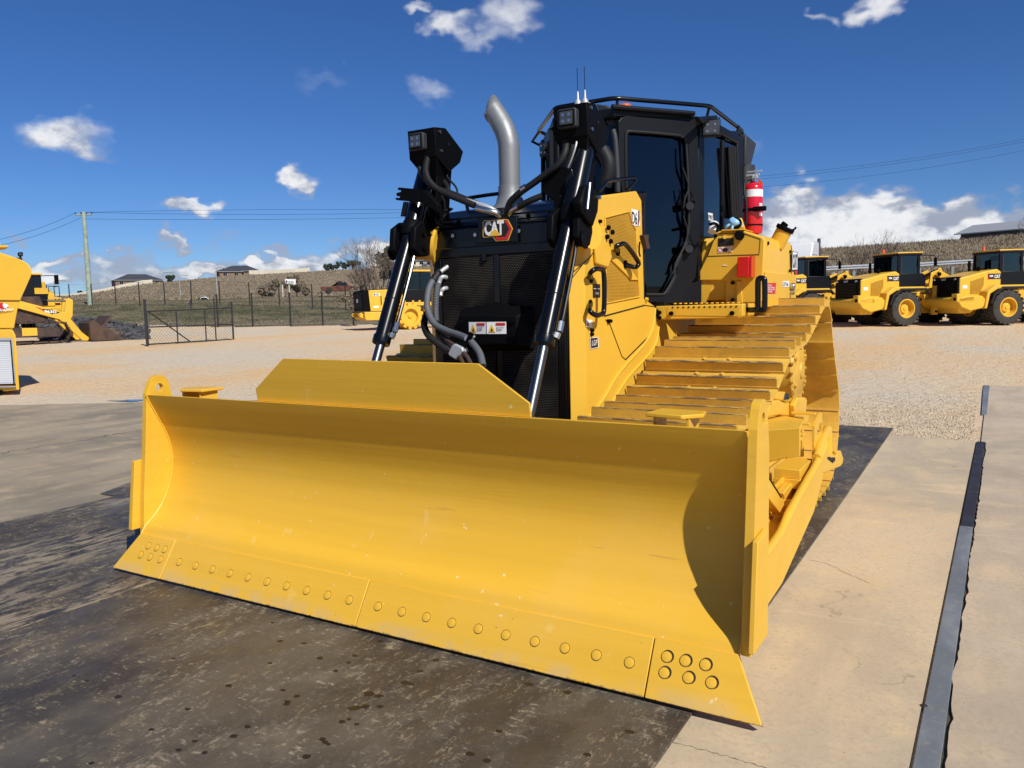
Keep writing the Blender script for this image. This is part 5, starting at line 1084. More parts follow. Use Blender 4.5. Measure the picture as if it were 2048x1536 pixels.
tc_ = N(t_, 'ShaderNodeTexCoord'); mp_ = N(t_, 'ShaderNodeMapping'); mp_.inputs['Scale'].default_value = (9, 60, 60); t_.links.new(tc_.outputs['Object'], mp_.inputs[0])
oi_ = N(t_, 'ShaderNodeObjectInfo'); t_.links.new(math_n(t_, 'MULTIPLY', oi_.outputs['Random'], 40), mp_.inputs['Location'])
nn_ = N(t_, 'ShaderNodeTexNoise', i_Scale=1.0, i_Detail=4.0, i_Roughness=.7); t_.links.new(mp_.outputs[0], nn_.inputs[0])
t_.links.new(mix_c(t_, maprange(t_, nn_.outputs[0], .42, .55), (.50,.31,.07), (.13,.09,.055)), b_2.inputs['Base Color']); Mt['worn'] = wm
shoe_data = None
def make_track(s):
    global shoe_data
    cx = s*1.148
    fr = MB(); fr.prism([(cx-.14,1.35,.30),(cx-.14,1.45,.62),(cx-.14,3.2,.72),(cx-.14,4.25,.62),(cx-.14,4.25,.30)], (.28,0,0)); fr = fr.obj('track_frame', 'yellow', dz, bevel=.02)
    tr = MB(); tr.cyl((cx-.07,1.36,.50),(cx+.07,1.36,.50),.36,n=36); tr.cyl((cx-.07,4.12,.50),(cx+.07,4.12,.50),.34,n=36)
    for y in (1.9,2.2,2.5,2.8,3.1,3.4,3.7): tr.cyl((cx-.10,y,.22),(cx+.10,y,.22),.11,n=20)
    tr.cyl((cx-.08,2.52,1.08),(cx+.08,2.52,1.08),.09,n=20)
    tr = tr.obj('idler_wheels', 'ytrack', fr, bevel=.01)
    sp_ = MB(); sc = Vector((0,3.85,1.055)); pts = []
    for k in range(44):
        a = 2*PI*k/44; rr = .40 if k % 2 else .345; pts.append((cx-.035, sc.y+rr*math.cos(a), sc.z+rr*math.sin(a)))
    sp_.prism(pts, (.07,0,0)); sp_ = sp_.obj('sprocket', 'ytrack', dz, bevel=.004)
    hb_ = MB(); hb_.lathe([(.30,-.35),(.30,-.05),(.27,.0),(.26,.03),(.26,.235),(.248,.252),(.185,.256),(.170,.265),(.07,.268),(.06,.282),(.01,.284)], (s*1.15,3.85,1.035), (s,0,0), n=44)
    hb_ = hb_.obj('final_drive', 'ytrack', dz, smooth=35)
    for k in range(22):
        a = 2*PI*k/22; p = Vector((s*(1.15+.24), 3.85+.266*math.cos(a), 1.035+.266*math.sin(a))); cy('bolt', 'ytrack', hb_, p, p+Vector((s*.018,0,0)), .014, n=6)
    for k in range(6):
        a = 2*PI*(k+.5)/6; p = Vector((s*(1.15+.256), 3.85+.215*math.cos(a), 1.035+.215*math.sin(a))); cy('bolt', 'ytrack', hb_, p, p+Vector((s*.016,0,0)), .018, n=8)
    tk_ = empty('track', (0,0,0)); tk_.parent = dz; tk_.location = (0, -2.6, 0)
    for k in range(NSH):
        d = (k+.35)*pitch; i = 0
        while Lt[i+1] < d and i < len(Lt)-2: i += 1
        f = (d-Lt[i])/(Lt[i+1]-Lt[i]); p = TPs[i].lerp(TPs[i+1], f)
        d2 = min(d+.03, Lt[-1]-1e-4); d1 = max(d-.03, 0)
        def at(dd):
            j = 0
            while Lt[j+1] < dd and j < len(Lt)-2: j += 1
            return TPs[j].lerp(TPs[j+1], (dd-Lt[j])/(Lt[j+1]-Lt[j]))
        t = (at(d2)-at(d1)).normalized()          # travels backwards along the ground, up the front, rear along the top
        nrm = Vector((0, -t.z, t.y)).normalized(); xx = t.cross(nrm)
        mt4 = Matrix.Identity(4)
        for r_ in range(3): mt4[r_][0] = xx[r_]; mt4[r_][1] = t[r_]; mt4[r_][2] = nrm[r_]; mt4[r_][3] = (cx, p.y, p.z)[r_]
        if shoe_data is None:
            o = shoe_mesh(tk_); shoe_data = o.data; mods = True
        else:
            o = bpy.data.objects.new('track_shoe', shoe_data); COL.objects.link(o); o.parent = tk_
            b = o.modifiers.new('bevel', 'BEVEL'); b.width = .0015; b.segments = 1; b.limit_method = 'ANGLE'
        o.matrix_local = mt4
for s in (1, -1): make_track(s)
# ---- push arms and brackets outside the tracks
def arm(s):
    X = 1.80
    low = [(.45 if s > 0 else 1.1,.06),(1.40,.08),(2.315,.261),(2.621,.416)]; top = [(2.70,.60),(2.383,.53),(2.107,.49),(1.624,.412),(1.362,.35),(.916,.333),(.45,.33)] if s > 0 else [(2.70,.60),(2.383,.53),(2.107,.49),(1.624,.412),(1.362,.35),(1.1,.34)]
    o = pr('push_arm', 'yellow', dz, [(s*X, y, z) for y, z in low+top], (-s*.035,0,0), .006)
    tb('arm_top_pipe', 'yellow', o, [(s*(X-.012), y, z+.01) for y, z in top], .024, smooth=4, n=12)
    pr('arm_floor', 'yellow', o, [(s*(X-.03),.45 if s > 0 else 1.1,.16),(s*(X-.30),.45 if s > 0 else 1.1,.16),(s*(X-.22),2.3,.34),(s*(X-.03),2.6,.42)], (0,0,.02), .003)
    pr('arm_inner_plate', 'yellow', o, [(s*(X-.26),.45 if s > 0 else 1.1,.10),(s*(X-.26),.45 if s > 0 else 1.1,.36),(s*(X-.16),2.3,.52),(s*(X-.16),2.5,.30)], (s*.02,0,0), .003)
    return o
arm(1); arm(-1)
# diagonal brace from blade to arm, with pin
bs = [onx(p, 1.72) for p in Q('z2', (120,60),(320,365),(345,480),(300,530),(100,260))]
br = pr('tilt_brace', 'yellow', dz, bs, (-.05,0,0), .006)
tb('brace_slot', 'seam', br, [onx(p, 1.7215) for p in Q('z2', (125,80),(300,360))], .005, smooth=0, n=5)
p_ = onx(Q('z2', (340,445))[0], 1.70); cy('pivot_pin', 'yellow', br, p_-Vector((.08,0,0)), p_+Vector((.04,0,0)), .045, n=16, bevel=.005)
pr('arm_stop', 'yellow', dz, [onx(p, 1.70) for p in Q('z2', (320,320),(395,230),(480,225),(510,240),(400,420),(350,420))], (-.05,0,0), .006)
pr('arm_stop', 'yellow', dz, [onx(p, 1.66) for p in Q('z2', (110,600),(215,530),(250,565),(185,725),(110,715))], (-.08,0,0), .006)
# bracket box on the outside of the track frame
pr('roller_guard', 'yellow', dz, QY('z1', 1.60, (172,795),(770,740),(765,1180),(550,1200),(190,1290)), (0,.02,0), .004)
pr('guard_top', 'yellow', dz, [QY('z1',1.60,(165,785))[0], QY('z1',1.60,(772,730))[0], onx(Q('z1',(830,600))[0], 1.66), onx(Q('z1',(470,540))[0], 1.52), onx(Q('z1',(165,600))[0],1.50)], (0,0,-.015), .004)
pr('guard_post', 'yellow', dz, [onx(p, 1.56) for p in Q('z1', (180,590),(290,420),(330,325),(470,310),(560,370),(870,270),(875,330),(830,600),(560,560),(470,540))], (-.10,0,0), .012)
pr('guard_post', 'yellow', dz, [onx(p, 1.60) for p in Q('z1', (735,275),(850,265),(882,300),(850,590),(700,575),(690,380))], (-.04,0,0), .010)
pr('post_block', 'yellow', dz, [onx(p, 1.52) for p in Q('z1', (405,175),(545,180),(540,300),(520,320),(400,300))], (-.06,0,0), .006)
pr('post_block', 'plastic', dz, [onx(p, 1.53) for p in Q('z1', (560,205),(610,205),(600,300),(535,305))], (-.03,0,0), .004)
for q in ((655,430),(640,520),(690,540)): p = onx(Q('z1', q)[0], 1.565); cy('post_bolt', 'ytrack', dz, p, p+Vector((.03,0,0)), .022, n=10)
# slotted step rack
def rack():
    m = MB()
    L1 = [onx(p, 1.60) for p in Q('z1', (780,700),(885,490),(910,490),(915,560),(830,780),(830,1180),(775,1180))]
    L2 = [onx(p, 1.75) for p in Q('z1', (990,710),(1085,500),(1110,500),(1112,780),(1050,1180),(995,1200),(985,1180))]
    m.prism(L1, (-.012,0,0)); o = m.obj('step_rack', 'yellow', dz, bevel=.003)
    bm = bmesh.new(); hole = [onx(p, 1.75) for p in Q('z1', (1035,760),(1080,665),(1100,660),(1100,790),(1085,850),(1030,830))]
    ov = [bm.verts.new(p) for p in L2]; iv = [bm.verts.new(p) for p in hole]
    es = [bm.edges.new((L_[i], L_[(i+1) % len(L_)])) for L_ in (ov, iv) for i in range(len(L_))]
    bmesh.ops.triangle_fill(bm, use_beauty=True, edges=es)
    g = bmesh.ops.extrude_face_region(bm, geom=bm.faces[:]); bmesh.ops.translate(bm, verts=[v for v in g['geom'] if isinstance(v, bmesh.types.BMVert)], vec=(-.014,0,0))
    bmesh.ops.recalc_face_normals(bm, faces=bm.faces); me = bpy.data.meshes.new('rack_cheek'); bm.to_mesh(me); bm.free(); me.materials.append(Mt['yellow'])
    c = bpy.data.objects.new('rack_cheek', me); COL.objects.link(c); c.parent = o
    for (y, z) in ((2.62,.84),(2.42,.80),(2.22,.76)): bx('rack_rung', 'yellow', o, (1.59,y,z), (1.745,y+.05,z+.015), .003)
    bx('rack_rung', 'yellow', o, (1.59,2.15,.74), (1.745,2.19,.76), .003)
    bx('rack_base', 'yellow', o, (1.59,2.14,.50), (1.745,2.55,.56), .004)
    bx('rack_foot', 'yellow', o, (1.585,2.13,.44), (1.75,2.60,.50), .004)
rack()
# outer post and tow hook
tb('outer_brace', 'yellow', dz, [onx(Q('z1',(1190,760))[0],1.74), onx(Q('z1',(1120,900))[0],1.76), onx(Q('z1',(1020,1200))[0],1.78)], .030, smooth=3, n=12)
cy('outer_post', 'yellow', dz, onx(Q('z1',(1165,1200))[0],1.70), onx(Q('z1',(1165,720))[0],1.70), .045, n=16, bevel=.012)
pr('tow_hook', 'yellow', dz, [onx(p, 1.74) for p in Q('z1', (1100,1180),(1180,1060),(1300,1150),(1345,1170),(1345,1095),(1400,1085),(1410,1120),(1435,1190),(1425,1290),(1390,1330),(1150,1430),(1040,1400),(1040,1260))], (-.035,0,0), .008)
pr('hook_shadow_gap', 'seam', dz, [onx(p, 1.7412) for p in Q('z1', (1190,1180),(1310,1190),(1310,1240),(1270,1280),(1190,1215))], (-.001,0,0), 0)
pr('arm_end_cap', 'yellow', dz, [onx(p, 1.72) for p in Q('z1', (1030,1260),(1100,1100),(1180,1060),(1200,700),(1215,740),(1215,1040),(1180,1300),(1100,1440))], (-.03,0,0), .008)
# ---- fire extinguisher (hangs behind the cab) and the glove on the stand
YE = 3.62
q0, q1 = QY('z3', YE, (742,1465),(742,900)); ex = empty('fire_extinguisher', tuple(q0), 0, 'red fire extinguisher with white band strapped upright beside the bulldozer cab', 'fire extinguisher'); ex['_off'] = 1
R_ = (QY('z3', YE, (868,1150))[0]-QY('z3', YE, (628,1150))[0]).length/2*.93; H_ = (q1-q0).length
m = MB(); m.lathe([(R_*.9,0),(R_,.02),(R_,H_*.96),(R_*.93,H_*1.0),(R_*.7,H_*1.045),(R_*.35,H_*1.07),(R_*.25,H_*1.10)], q0, (0,0,1), n=36); body = m.obj('cylinder_body', 'red', ex, smooth=40)
zA, zB = QY('z3', YE, (742,1035))[0].z, QY('z3', YE, (742,950))[0].z
m = MB(); m.lathe([(R_+.0012,zA-q0.z),(R_+.0012,zB-q0.z)], q0, (0,0,1), n=36); m.obj('white_band', 'white', body)
for v0, v1 in ((1105,1122),(1128,1138),(1220,1255)):
    za, zb = QY('z3', YE, (845,v1))[0].z, QY('z3', YE, (845,v0))[0].z; mm = MB(); n_ = 6
    ang = [math.radians(-8-k*5) for k in range(n_+1)]
    P_ = [(q0.x+(R_+.0012)*math.cos(a), YE+(R_+.0012)*math.sin(a)) for a in ang]
    for k in range(n_): mm.add([(P_[k][0],P_[k][1],za),(P_[k+1][0],P_[k+1][1],za),(P_[k+1][0],P_[k+1][1],zb),(P_[k][0],P_[k][1],zb)], [(0,3,2,1)])
    mm.obj('instruction_print', 'white', body)
tp = Vector((q0.x, YE, q0.z+H_*1.09)); m = MB(); m.cyl(tp, tp+Vector((0,0,.05)), .020, n=12); m.box(tp+Vector((-.055,-.012,.045)), tp+Vector((.05,.012,.06))); m.box(tp+Vector((-.05,-.010,.075)), tp+Vector((.07,.010,.085))); m.cyl(tp+Vector((.03,-.02,.03)), tp+Vector((.03,-.05,.03)), .016, n=12); m.obj('valve', 'galv', ex, bevel=.002)
tb('discharge_hose', 'rubber', ex, [tp+Vector((-.01,-.02,.02)), tp+Vector((-.05,-.05,.0)), Vector((q0.x-.045,YE-R_-.012,tp.z-.10)), Vector((q0.x-.03,YE-R_-.014,q0.z+H_*.6)), Vector((q0.x-.03,YE-R_-.014,q0.z+H_*.2)), Vector((q0.x-.05,YE-R_-.012,q0.z+.09))], .011, smooth=5, n=10)
zs = QY('z3', YE, (742,1185))[0].z
m = MB(); m.lathe([(R_+.004,-.012),(R_+.004,.012)], (q0.x,YE,zs), (0,0,1), n=36); m.obj('strap', 'matte', ex)
bx('strap_buckle', 'matte', ex, (q0.x+.02,YE-R_-.018,zs-.018), (q0.x+.12,YE-R_+.02,zs+.018), .006)
zs2 = QY('z3', YE, (742,1365))[0].z; m = MB(); m.lathe([(R_+.003,-.006),(R_+.003,.006)], (q0.x,YE,zs2), (0,0,1), n=36); m.obj('strap', 'matte', ex)
tri = QY('z3', YE+.12, (800,860),(820,808),(872,880),(865,890)); pr('location_marker', 'orange', ex, tri, (0,.004,0), 0)
gl_c = QY('c4', 3.38, (1318,318))[0]
gm = MB(); bmg = bmesh.new(); bmesh.ops.create_icosphere(bmg, subdivisions=3, radius=.042)
for v in bmg.verts:
    n_ = noise.noise(v.co*22)*.35 + noise.noise(v.co*60)*.12; v.co *= (1+n_); v.co.z *= .85; v.co.y *= .7
gm.add([gl_c+v.co for v in bmg.verts], [tuple(v.index for v in f.verts) for f in bmg.faces]); bmg.free()
for a in (215, 262):
    d = Vector((math.cos(math.radians(a)), -.2, math.sin(math.radians(a)))); gm.tube([gl_c+d*.02, gl_c+d*.05+Vector((0,-.012,0)), gl_c+d*.07], .011, n=8, smooth=3)
g = gm.obj('disposable_glove', 'blueglove', None, smooth=60); tag(g, 'crumpled light blue disposable glove stuffed on the yellow stand before the extinguisher', 'glove')
cy('stand_socket', 'matte', mt_, gl_c+Vector((.012,.03,-.01)), gl_c+Vector((.012,-.006,-.01)), .045, n=20)
# =================================================================== BACKGROUND THINGS
def setdown(o, px, D, head_deg, dz_=0.0):
    p = ground_at(px, D); o.location = (p.x, p.y, p.z+dz_); o.rotation_euler = (0, 0, -math.radians(head_deg)); return p     # heading measured clockwise from +Y
def wheel(parent, x, y, z, r, w, rim, s, lugs=22, name='wheel'):
    m = MB(); m.lathe([(r*.55,-w/2),(r*.80,-w/2*1.02),(r*.96,-w/2*.9),(r*.975,0),(r*.96,w/2*.9),(r*.80,w/2*1.02),(r*.55,w/2)], (x,y,z), (1,0,0), n=36, caps=False)
    for k in range(lugs):
        for side in (-1, 1):
            a = 2*PI*(k+(.5 if side > 0 else 0))/lugs; ca, sa = math.cos(a), math.sin(a); a2 = a+.13
            c2, s2 = math.cos(a2), math.sin(a2)
            m.add([(x+side*w*.02,y+r*.97*c2,z+r*.97*s2),(x+side*w*.50,y+r*.95*ca,z+r*.95*sa),(x+side*w*.50,y+r*.95*math.cos(a+.12),z+r*.95*math.sin(a+.12)),(x+side*w*.02,y+r*.97*math.cos(a2+.12),z+r*.97*math.sin(a2+.12)),
                   (x+side*w*.02,y+r*1.02*c2,z+r*1.02*s2),(x+side*w*.53,y+r*1.01*ca,z+r*1.01*sa),(x+side*w*.53,y+r*1.01*math.cos(a+.12),z+r*1.01*math.sin(a+.12)),(x+side*w*.02,y+r*1.02*math.cos(a2+.12),z+r*1.02*math.sin(a2+.12))],
                  [(4,5,6,7),(0,1,5,4),(1,2,6,5),(2,3,7,6),(3,0,4,7)])
    t = m.obj(name, 'tyre', parent, smooth=35)
    m = MB(); xo = x+s*w*.5; m.lathe([(r*.56,-.05),(r*.56,.0),(r*.50,.005),(r*.47,-.06),(r*.44,-w*.38),(r*.26,-w*.40),(r*.24,-w*.22),(r*.12,-w*.20),(r*.10,-w*.15),(.01,-w*.15)], (xo,y,z), (s,0,0), n=32, caps=False); m.obj('rim', rim, t, smooth=40)
    return t
def make_loader(lab, tag_words):
    L = empty('wheel_loader', (0,0,0), 0, lab, 'wheel loader', 'yellow wheel loaders parked in a row')
    R = .76; W_ = .62
    for s in (-1, 1):
        wheel(L, s*1.02, 0, R, R, W_, 'yellow', s); wheel(L, s*1.02, 3.3, R, R, W_, 'yellow', s)
    # engine hood, grille, counterweight
    hs_ = [(-2.0,1.15),(-2.0,2.06),(-1.6,2.14),(-.9,2.30),(-.2,2.42),(.0,2.30),(.0,1.15)]
    pr('engine_hood', 'yellow', L, [(.84,y,z) for y,z in hs_], (-1.68,0,0), .05, seg=3)
    pr('radiator_grille', 'matte', L, [(.80,-2.03,1.12),(.80,-2.10,1.25),(.80,-2.10,1.98),(.80,-1.98,2.12),(.80,-1.86,2.12),(.80,-1.86,1.12)], (-1.6,0,0), .03)
    part('grille_bars', 'cabblack', L, lambda m: [m.box((-.68,-2.125,1.25+k*.07),(.68,-2.10,1.275+k*.07)) for k in range(10)])
    for x in (-.66,.66): cy('rear_lamp', 'steel', L, (x,-2.14,2.0), (x,-2.08,2.0), .045, n=12)
    text('lettering', 'CAT', (-.15,-2.135,1.97), (1,0,0), (0,0,1), .30, .09, 'white', L)
    pr('counterweight', 'yellow', L, [(1.22,-2.35,1.02),(1.22,-2.35,1.18),(1.22,-2.0,1.30),(1.22,-1.2,1.28),(1.22,-.95,1.05),(1.22,-1.15,.74),(1.22,-1.75,.62),(1.22,-2.2,.80)], (-2.44,0,0), .05)
    pr('bumper_belly', 'yellow', L, [(.9,-2.1,.80),(.9,-1.2,.80),(.7,-1.3,.52),(.7,-1.85,.52)], (-1.8,0,0), .04)
    for s in (-1, 1):
        pr('bumper_end', 'yellow', L, [(s*1.22,-2.42,1.02),(s*1.22,-2.42,1.38),(s*1.22,-2.22,1.38),(s*1.22,-2.15,1.20),(s*1.22,-1.6,1.28),(s*1.22,-1.55,1.02)], (-s*.35,0,0), .03)
        cy('tow_eye', 'matte', L, (s*1.1,-2.45,1.15), (s*1.1,-2.41,1.15), .07, n=12)
        # rear fender: arch over the tyre
        m = MB(); ar = []
        for k in range(10):
            a = math.radians(8+k*17); ar.append((1.02*math.cos(a), R+1.0*math.sin(a)))
        inn = [(y*.86, R+(z-R)*.88) for y, z in ar]
        ar2 = [(1.05,1.62),(.95,1.72),(-.6,1.72),(-1.0,1.45),(-1.12,.72)]; in2 = [(-1.0,.72),(-.86,1.35),(-.5,1.55),(.85,1.55),(.98,1.48)]
        m.prism([(s*1.28,y,z) for y,z in ar2+in2], (-s*.66,0,0)); m.obj('rear_fender', 'yellow', L, bevel=.03)
        m = MB(); m.prism([(s*1.37,y,z) for y,z in [(1.2,1.45),(1.0,1.65),(-.3,1.65),(-.75,1.35),(-.9,.95),(-.82,.92),(-.68,1.28),(-.28,1.55),(.95,1.55),(1.12,1.40)]], (-s*.12,0,0)); m.obj('fender_flare', 'rubber', L, bevel=.01)
        pr('vent_screen', 'yperf', L, [(s*.843,-1.5,1.35),(s*.843,-1.5,1.90),(s*.843,-.85,2.08),(s*.843,-.85,1.72),(s*.843,-1.05,1.35)], (s*.004,0,0), 0)
        bd = pr('decal_plate', 'black_print', L, [(s*.843,-.95 if 0 else -.62,1.98),(s*.843,-.02,1.98),(s*.843,-.02,2.22),(s*.843,-.66,2.22)], (s*.004,0,0), 0)
        pr('decal_red', 'redprint', L, [(s*.849,-.66,1.97),(s*.849,-.60,1.97),(s*.849,-.66,2.20)], (s*.003,0,0), 0)
        text('lettering', 'CAT', (s*.850, -.34 if s > 0 else -.04, 2.02), (0,s,0), (0,0,1), .28, .15, 'white', bd, bold=.04)
        text('lettering', '938K', (s*.850, -.58 if s > 0 else -.38, 2.07), (0,s,0), (0,0,1), .19, .09, 'white', bd, bold=.04)
        pr('small_sticker', 'white', L, [(s*.843,-1.86,1.60),(s*.843,-1.64,1.60),(s*.843,-1.64,1.74),(s*.843,-1.86,1.74)], (s*.003,0,0), 0)
        # cab side
        pr('cab_lower', 'cabblack', L, [(s*.80,-.02,1.55),(s*.80,-.02,2.32),(s*.80,1.30,2.32),(s*.80,1.42,2.1),(s*.80,1.42,1.60),(s*.80,1.1,1.50)], (-s*.3,0,0), .03)
        for y0, y1 in ((-.02,.10),(.98,1.10)): bx('cab_pillar', 'cabblack', L, (s*.80,y0,2.3), (s*.72,y1,3.14), .01)
        bx('cab_glass', 'glass_clear', L, (s*.775,.10,2.32), (s*.770,.98,3.12), 0)
        bx('glass_frame', 'plastic', L, (s*.785,.10,2.32), (s*.778,.14,3.12), 0)
        tb('mirror_arm', 'matte', L, [(s*.75,1.2,3.12),(s*1.25,1.42,3.08),(s*1.28,1.45,2.95)], .018, smooth=3)
        pr('mirror', 'matte', L, [(s*1.22,1.43,2.62),(s*1.36,1.43,2.62),(s*1.36,1.43,2.98),(s*1.22,1.43,2.98)], (0,.08,0), .02)
        # front frame
        pr('front_fender', 'yellow', L, [(s*1.30,2.35,1.20),(s*1.30,2.55,1.62),(s*1.30,3.3,1.85),(s*1.30,4.0,1.62),(s*1.30,4.0,1.5),(s*1.30,3.3,1.62),(s*1.30,2.75,1.35),(s*1.30,2.6,1.1)], (-s*.6,0,0), .03)
        pr('lift_arm', 'yellow', L, [(s*.55,2.2,2.25),(s*.55,2.45,2.45),(s*.55,3.0,2.2),(s*.55,4.3,1.2),(s*.55,5.0,.7),(s*.55,4.8,.5),(s*.55,4.0,.9),(s*.55,2.7,1.9)], (-s*.12,0,0), .02)
        cy('lift_cylinder', 'yellow', L, (s*.42,2.0,1.05), (s*.42,3.6,1.35), .09, n=12); cy('hinge_pin', 'matte', L, (s*.60,2.35,2.28), (s*.50,2.35,2.28), .09, n=12)
    bx('rear_window', 'glass_clear', L, (-.70,-.02,2.36), (.70,-.01,3.12), 0)
    for x in (-.76,.76): bx('rear_post', 'cabblack', L, (x-.05,-.06,1.9), (x+.05,.06,3.14), .01)
    bx('rear_sill', 'cabblack', L, (-.78,-.04,1.9), (.78,.02,2.38), .01)
    bx('front_window', 'glass_clear', L, (-.70,1.09,2.2), (.70,1.10,3.12), 0)
    bx('cab_core', 'cabblack', L, (-.5,.0,1.5), (.5,1.3,1.9), .02)
    m = MB(); m.box((-.22,.35,2.2),(.22,.75,2.4)); m.box((-.2,.25,2.35),(.2,.40,2.95)); m.obj('seat', 'matte', L, bevel=.03)
    pr('roof', 'yellow', L, [(.86,-.12,3.20),(.86,1.20,3.23),(.82,1.26,3.28),(.82,-.10,3.26)], (-1.70,0,0), .02)
    bx('roof_underside', 'cabblack', L, (-.83,-.10,3.10), (.83,1.18,3.20), .02)
    cy('beacon', 'orange', L, (-.25,.0,3.28), (-.25,.0,3.45), .07, .055, n=12); cy('exhaust_pipe', 'matte', L, (-.55,-.45,2.35), (-.55,-.45,2.85), .06, n=12)
    m = MB(); m.lathe([(.05,0),(.10,.06),(.10,.14),(.04,.2)], (.2,-.6,2.36), (0,0,1), n=12); m.obj('precleaner', 'matte', L)
    pr('articulation_frame', 'yellow', L, [(.35,1.0,.55),(.35,1.0,1.3),(.35,2.4,1.9),(.35,3.6,1.5),(.35,3.9,.7),(.35,2.4,.5)], (-.7,0,0), .03)
    pr('step_column', 'yellow', L, [(1.16,1.55,.45),(1.16,1.65,1.75),(1.16,1.85,1.75),(1.16,1.80,.45)], (-.2,0,0), .02)
    for z in (.55,.8,1.05): bx('step_hole', 'seam', L, (1.163,1.62,z), (1.166,1.78,z+.09), 0)
    pr('loader_tower', 'yellow', L, [(.36,1.9,1.2),(.36,2.1,2.35),(.36,2.5,2.5),(.36,2.9,2.0),(.36,3.2,1.2)], (-.08,0,0), .02); pr('loader_tower', 'yellow', L, [(-.28,1.9,1.2),(-.28,2.1,2.35),(-.28,2.5,2.5),(-.28,2.9,2.0),(-.28,3.2,1.2)], (-.08,0,0), .02)
    pr('bell_crank', 'yellow', L, [(.08,2.6,1.9),(.08,2.75,2.55),(.08,2.9,2.6),(.08,3.05,2.1),(.08,3.2,1.5)], (-.16,0,0), .02); cy('tilt_cylinder', 'matte', L, (0,1.9,2.15), (0,2.8,2.5), .07, n=12)
    pr('bucket', 'yellow', L, [(1.35,4.9,.12),(1.35,4.7,.5),(1.35,4.85,1.1),(1.35,5.2,1.25),(1.35,5.15,.6),(1.35,6.0,.08),(1.35,6.0,.04),(1.35,5.1,.04)], (-2.7,0,0), .02)
    return L
HD = 52
L1 = make_loader('yellow wheel loader with black grille, the middle one, just right of the bulldozer', '')
L2 = copy_tree(L1); L2['label'] = 'yellow wheel loader farthest right, its front wheels cut off by the picture edge'
L3 = copy_tree(L1); L3['label'] = 'yellow wheel loader mostly hidden behind the bulldozer tank, only cab and arms showing'
def loader_at(o, px, D, hd): setdown(o, px, D, hd)
loader_at(L1, 1768, 36.8, 45); loader_at(L2, 1966, 36.0, 50); loader_at(L3, 1590, 39.5, 44)
# ---- padfoot soil compactor
C = empty('soil_compactor', (0,0,0), 0, 'yellow soil compactor with toothed steel drum wheels and black engine hood', 'compactor')
def drum(parent, x, y, s):
    m = MB(); m.lathe([(.30,-.5),(.60,-.5),(.62,-.48),(.62,.48),(.60,.5),(.42,.5),(.40,.30),(.15,.28),(.10,.36),(.02,.37)], (x,y,.74), (s,0,0), n=32)
    for k in range(13):
        for q in (-.38,-.13,.13,.38):
            a = 2*PI*(k+(.5 if q in (-.13,.38) else 0))/13; c, s_ = math.cos(a), math.sin(a); P = Vector((x+q,y+.61*c,.74+.61*s_)); T = Vector((0,-s_,c)); Nn = Vector((0,c,s_)); X = Vector((1,0,0))
            m.add([P+X*a_*.11+T*b_*.11 for a_, b_ in ((-1,-1),(1,-1),(1,1),(-1,1))] + [P+Nn*.13+X*a_*.09+T*b_*.08 for a_, b_ in ((-1,-1),(1,-1),(1,1),(-1,1))], [(4,5,6,7),(0,1,5,4),(1,2,6,5),(2,3,7,6),(3,0,4,7)])
    return m.obj('padfoot_wheel', 'yellow', parent, smooth=30)
for s in (-1, 1): drum(C, s*1.05, 0.0, s); drum(C, s*1.05, 3.7, s)
pr('engine_hood', 'yellow', C, [(.82,-2.2,1.05),(.82,-2.2,2.22),(.82,-.2,2.30),(.82,-.2,1.05)], (-1.64,0,0), .04)
pr('hood_end', 'matte', C, [(.84,-2.55,1.05),(.84,-2.60,2.15),(.84,-2.20,2.20),(.84,-2.10,1.05)], (-1.68,0,0), .04)
pr('hood_top', 'matte', C, [(.80,-2.5,2.18),(.80,-2.5,2.22),(.80,-.2,2.36),(.80,-.2,2.30)], (-1.6,0,0), .01)
pr('grille', 'grille', C, [(.70,-2.575,1.25),(.70,-2.606,2.05),(-.70,-2.606,2.05),(-.70,-2.575,1.25)], (0,-.005,0), 0)
bx('white_label', 'white', C, (-.12,-2.62,1.55), (.12,-2.60,1.75), 0)
pr('rear_frame', 'yellow', C, [(.95,-2.5,.65),(.95,-2.5,1.02),(.95,-.8,1.02),(.95,-.8,.55),(.95,-2.4,.55)], (-1.9,0,0), .03)
for x in (-.7,.55): pr('tow_lug', 'yellow', C, [(x,-2.5,.66),(x,-2.72,.78),(x,-2.78,.86),(x,-2.72,.94),(x,-2.5,1.02)], (.10,0,0), .01); cy('lug_hole', 'seam', C, (x-.003,-2.70,.86), (x+.103,-2.70,.86), .04, n=10)
for k in range(2): bx('rear_step', 'yellow', C, (-.5,-2.66,.72+k*.18), (.5,-2.5,.76+k*.18), .005)
bd = bx('model_badge', 'white', C, (.823,-1.95,1.90), (.828,-1.55,2.05), 0); text('lettering', '815', (.831,-1.92,1.92), (0,1,0), (0,0,1), .30, .11, 'black_print', bd, bold=.04)
tb('hood_handle', 'matte', C, [(.83,-1.5,1.4),(.88,-1.5,1.45),(.88,-1.5,1.85),(.83,-1.5,1.9)], .02, smooth=0)
bx('hood_label', 'white', C, (.823,-1.95,1.25), (.828,-1.65,1.35), 0)
tb('exhaust_stack', 'matte', C, [(.3,-.6,2.3),(.3,-.6,2.75),(.3,-.72,2.9),(.3,-.72,3.35)], .07, smooth=2, n=12); cy('precleaner', 'galv', C, (-.1,-.55,2.4), (-.1,-.55,3.1), .10, n=14)
pr('platform', 'yellow', C, [(1.2,-.9,1.35),(1.2,-.9,1.52),(1.2,2.5,1.52),(1.2,2.5,1.30)], (-2.4,0,0), .02)
for y in (-.3,.2,.6,1.5): bx('platform_rib', 'yellow', C, (1.18,y,1.52), (1.22,y+.12,1.62), .005)
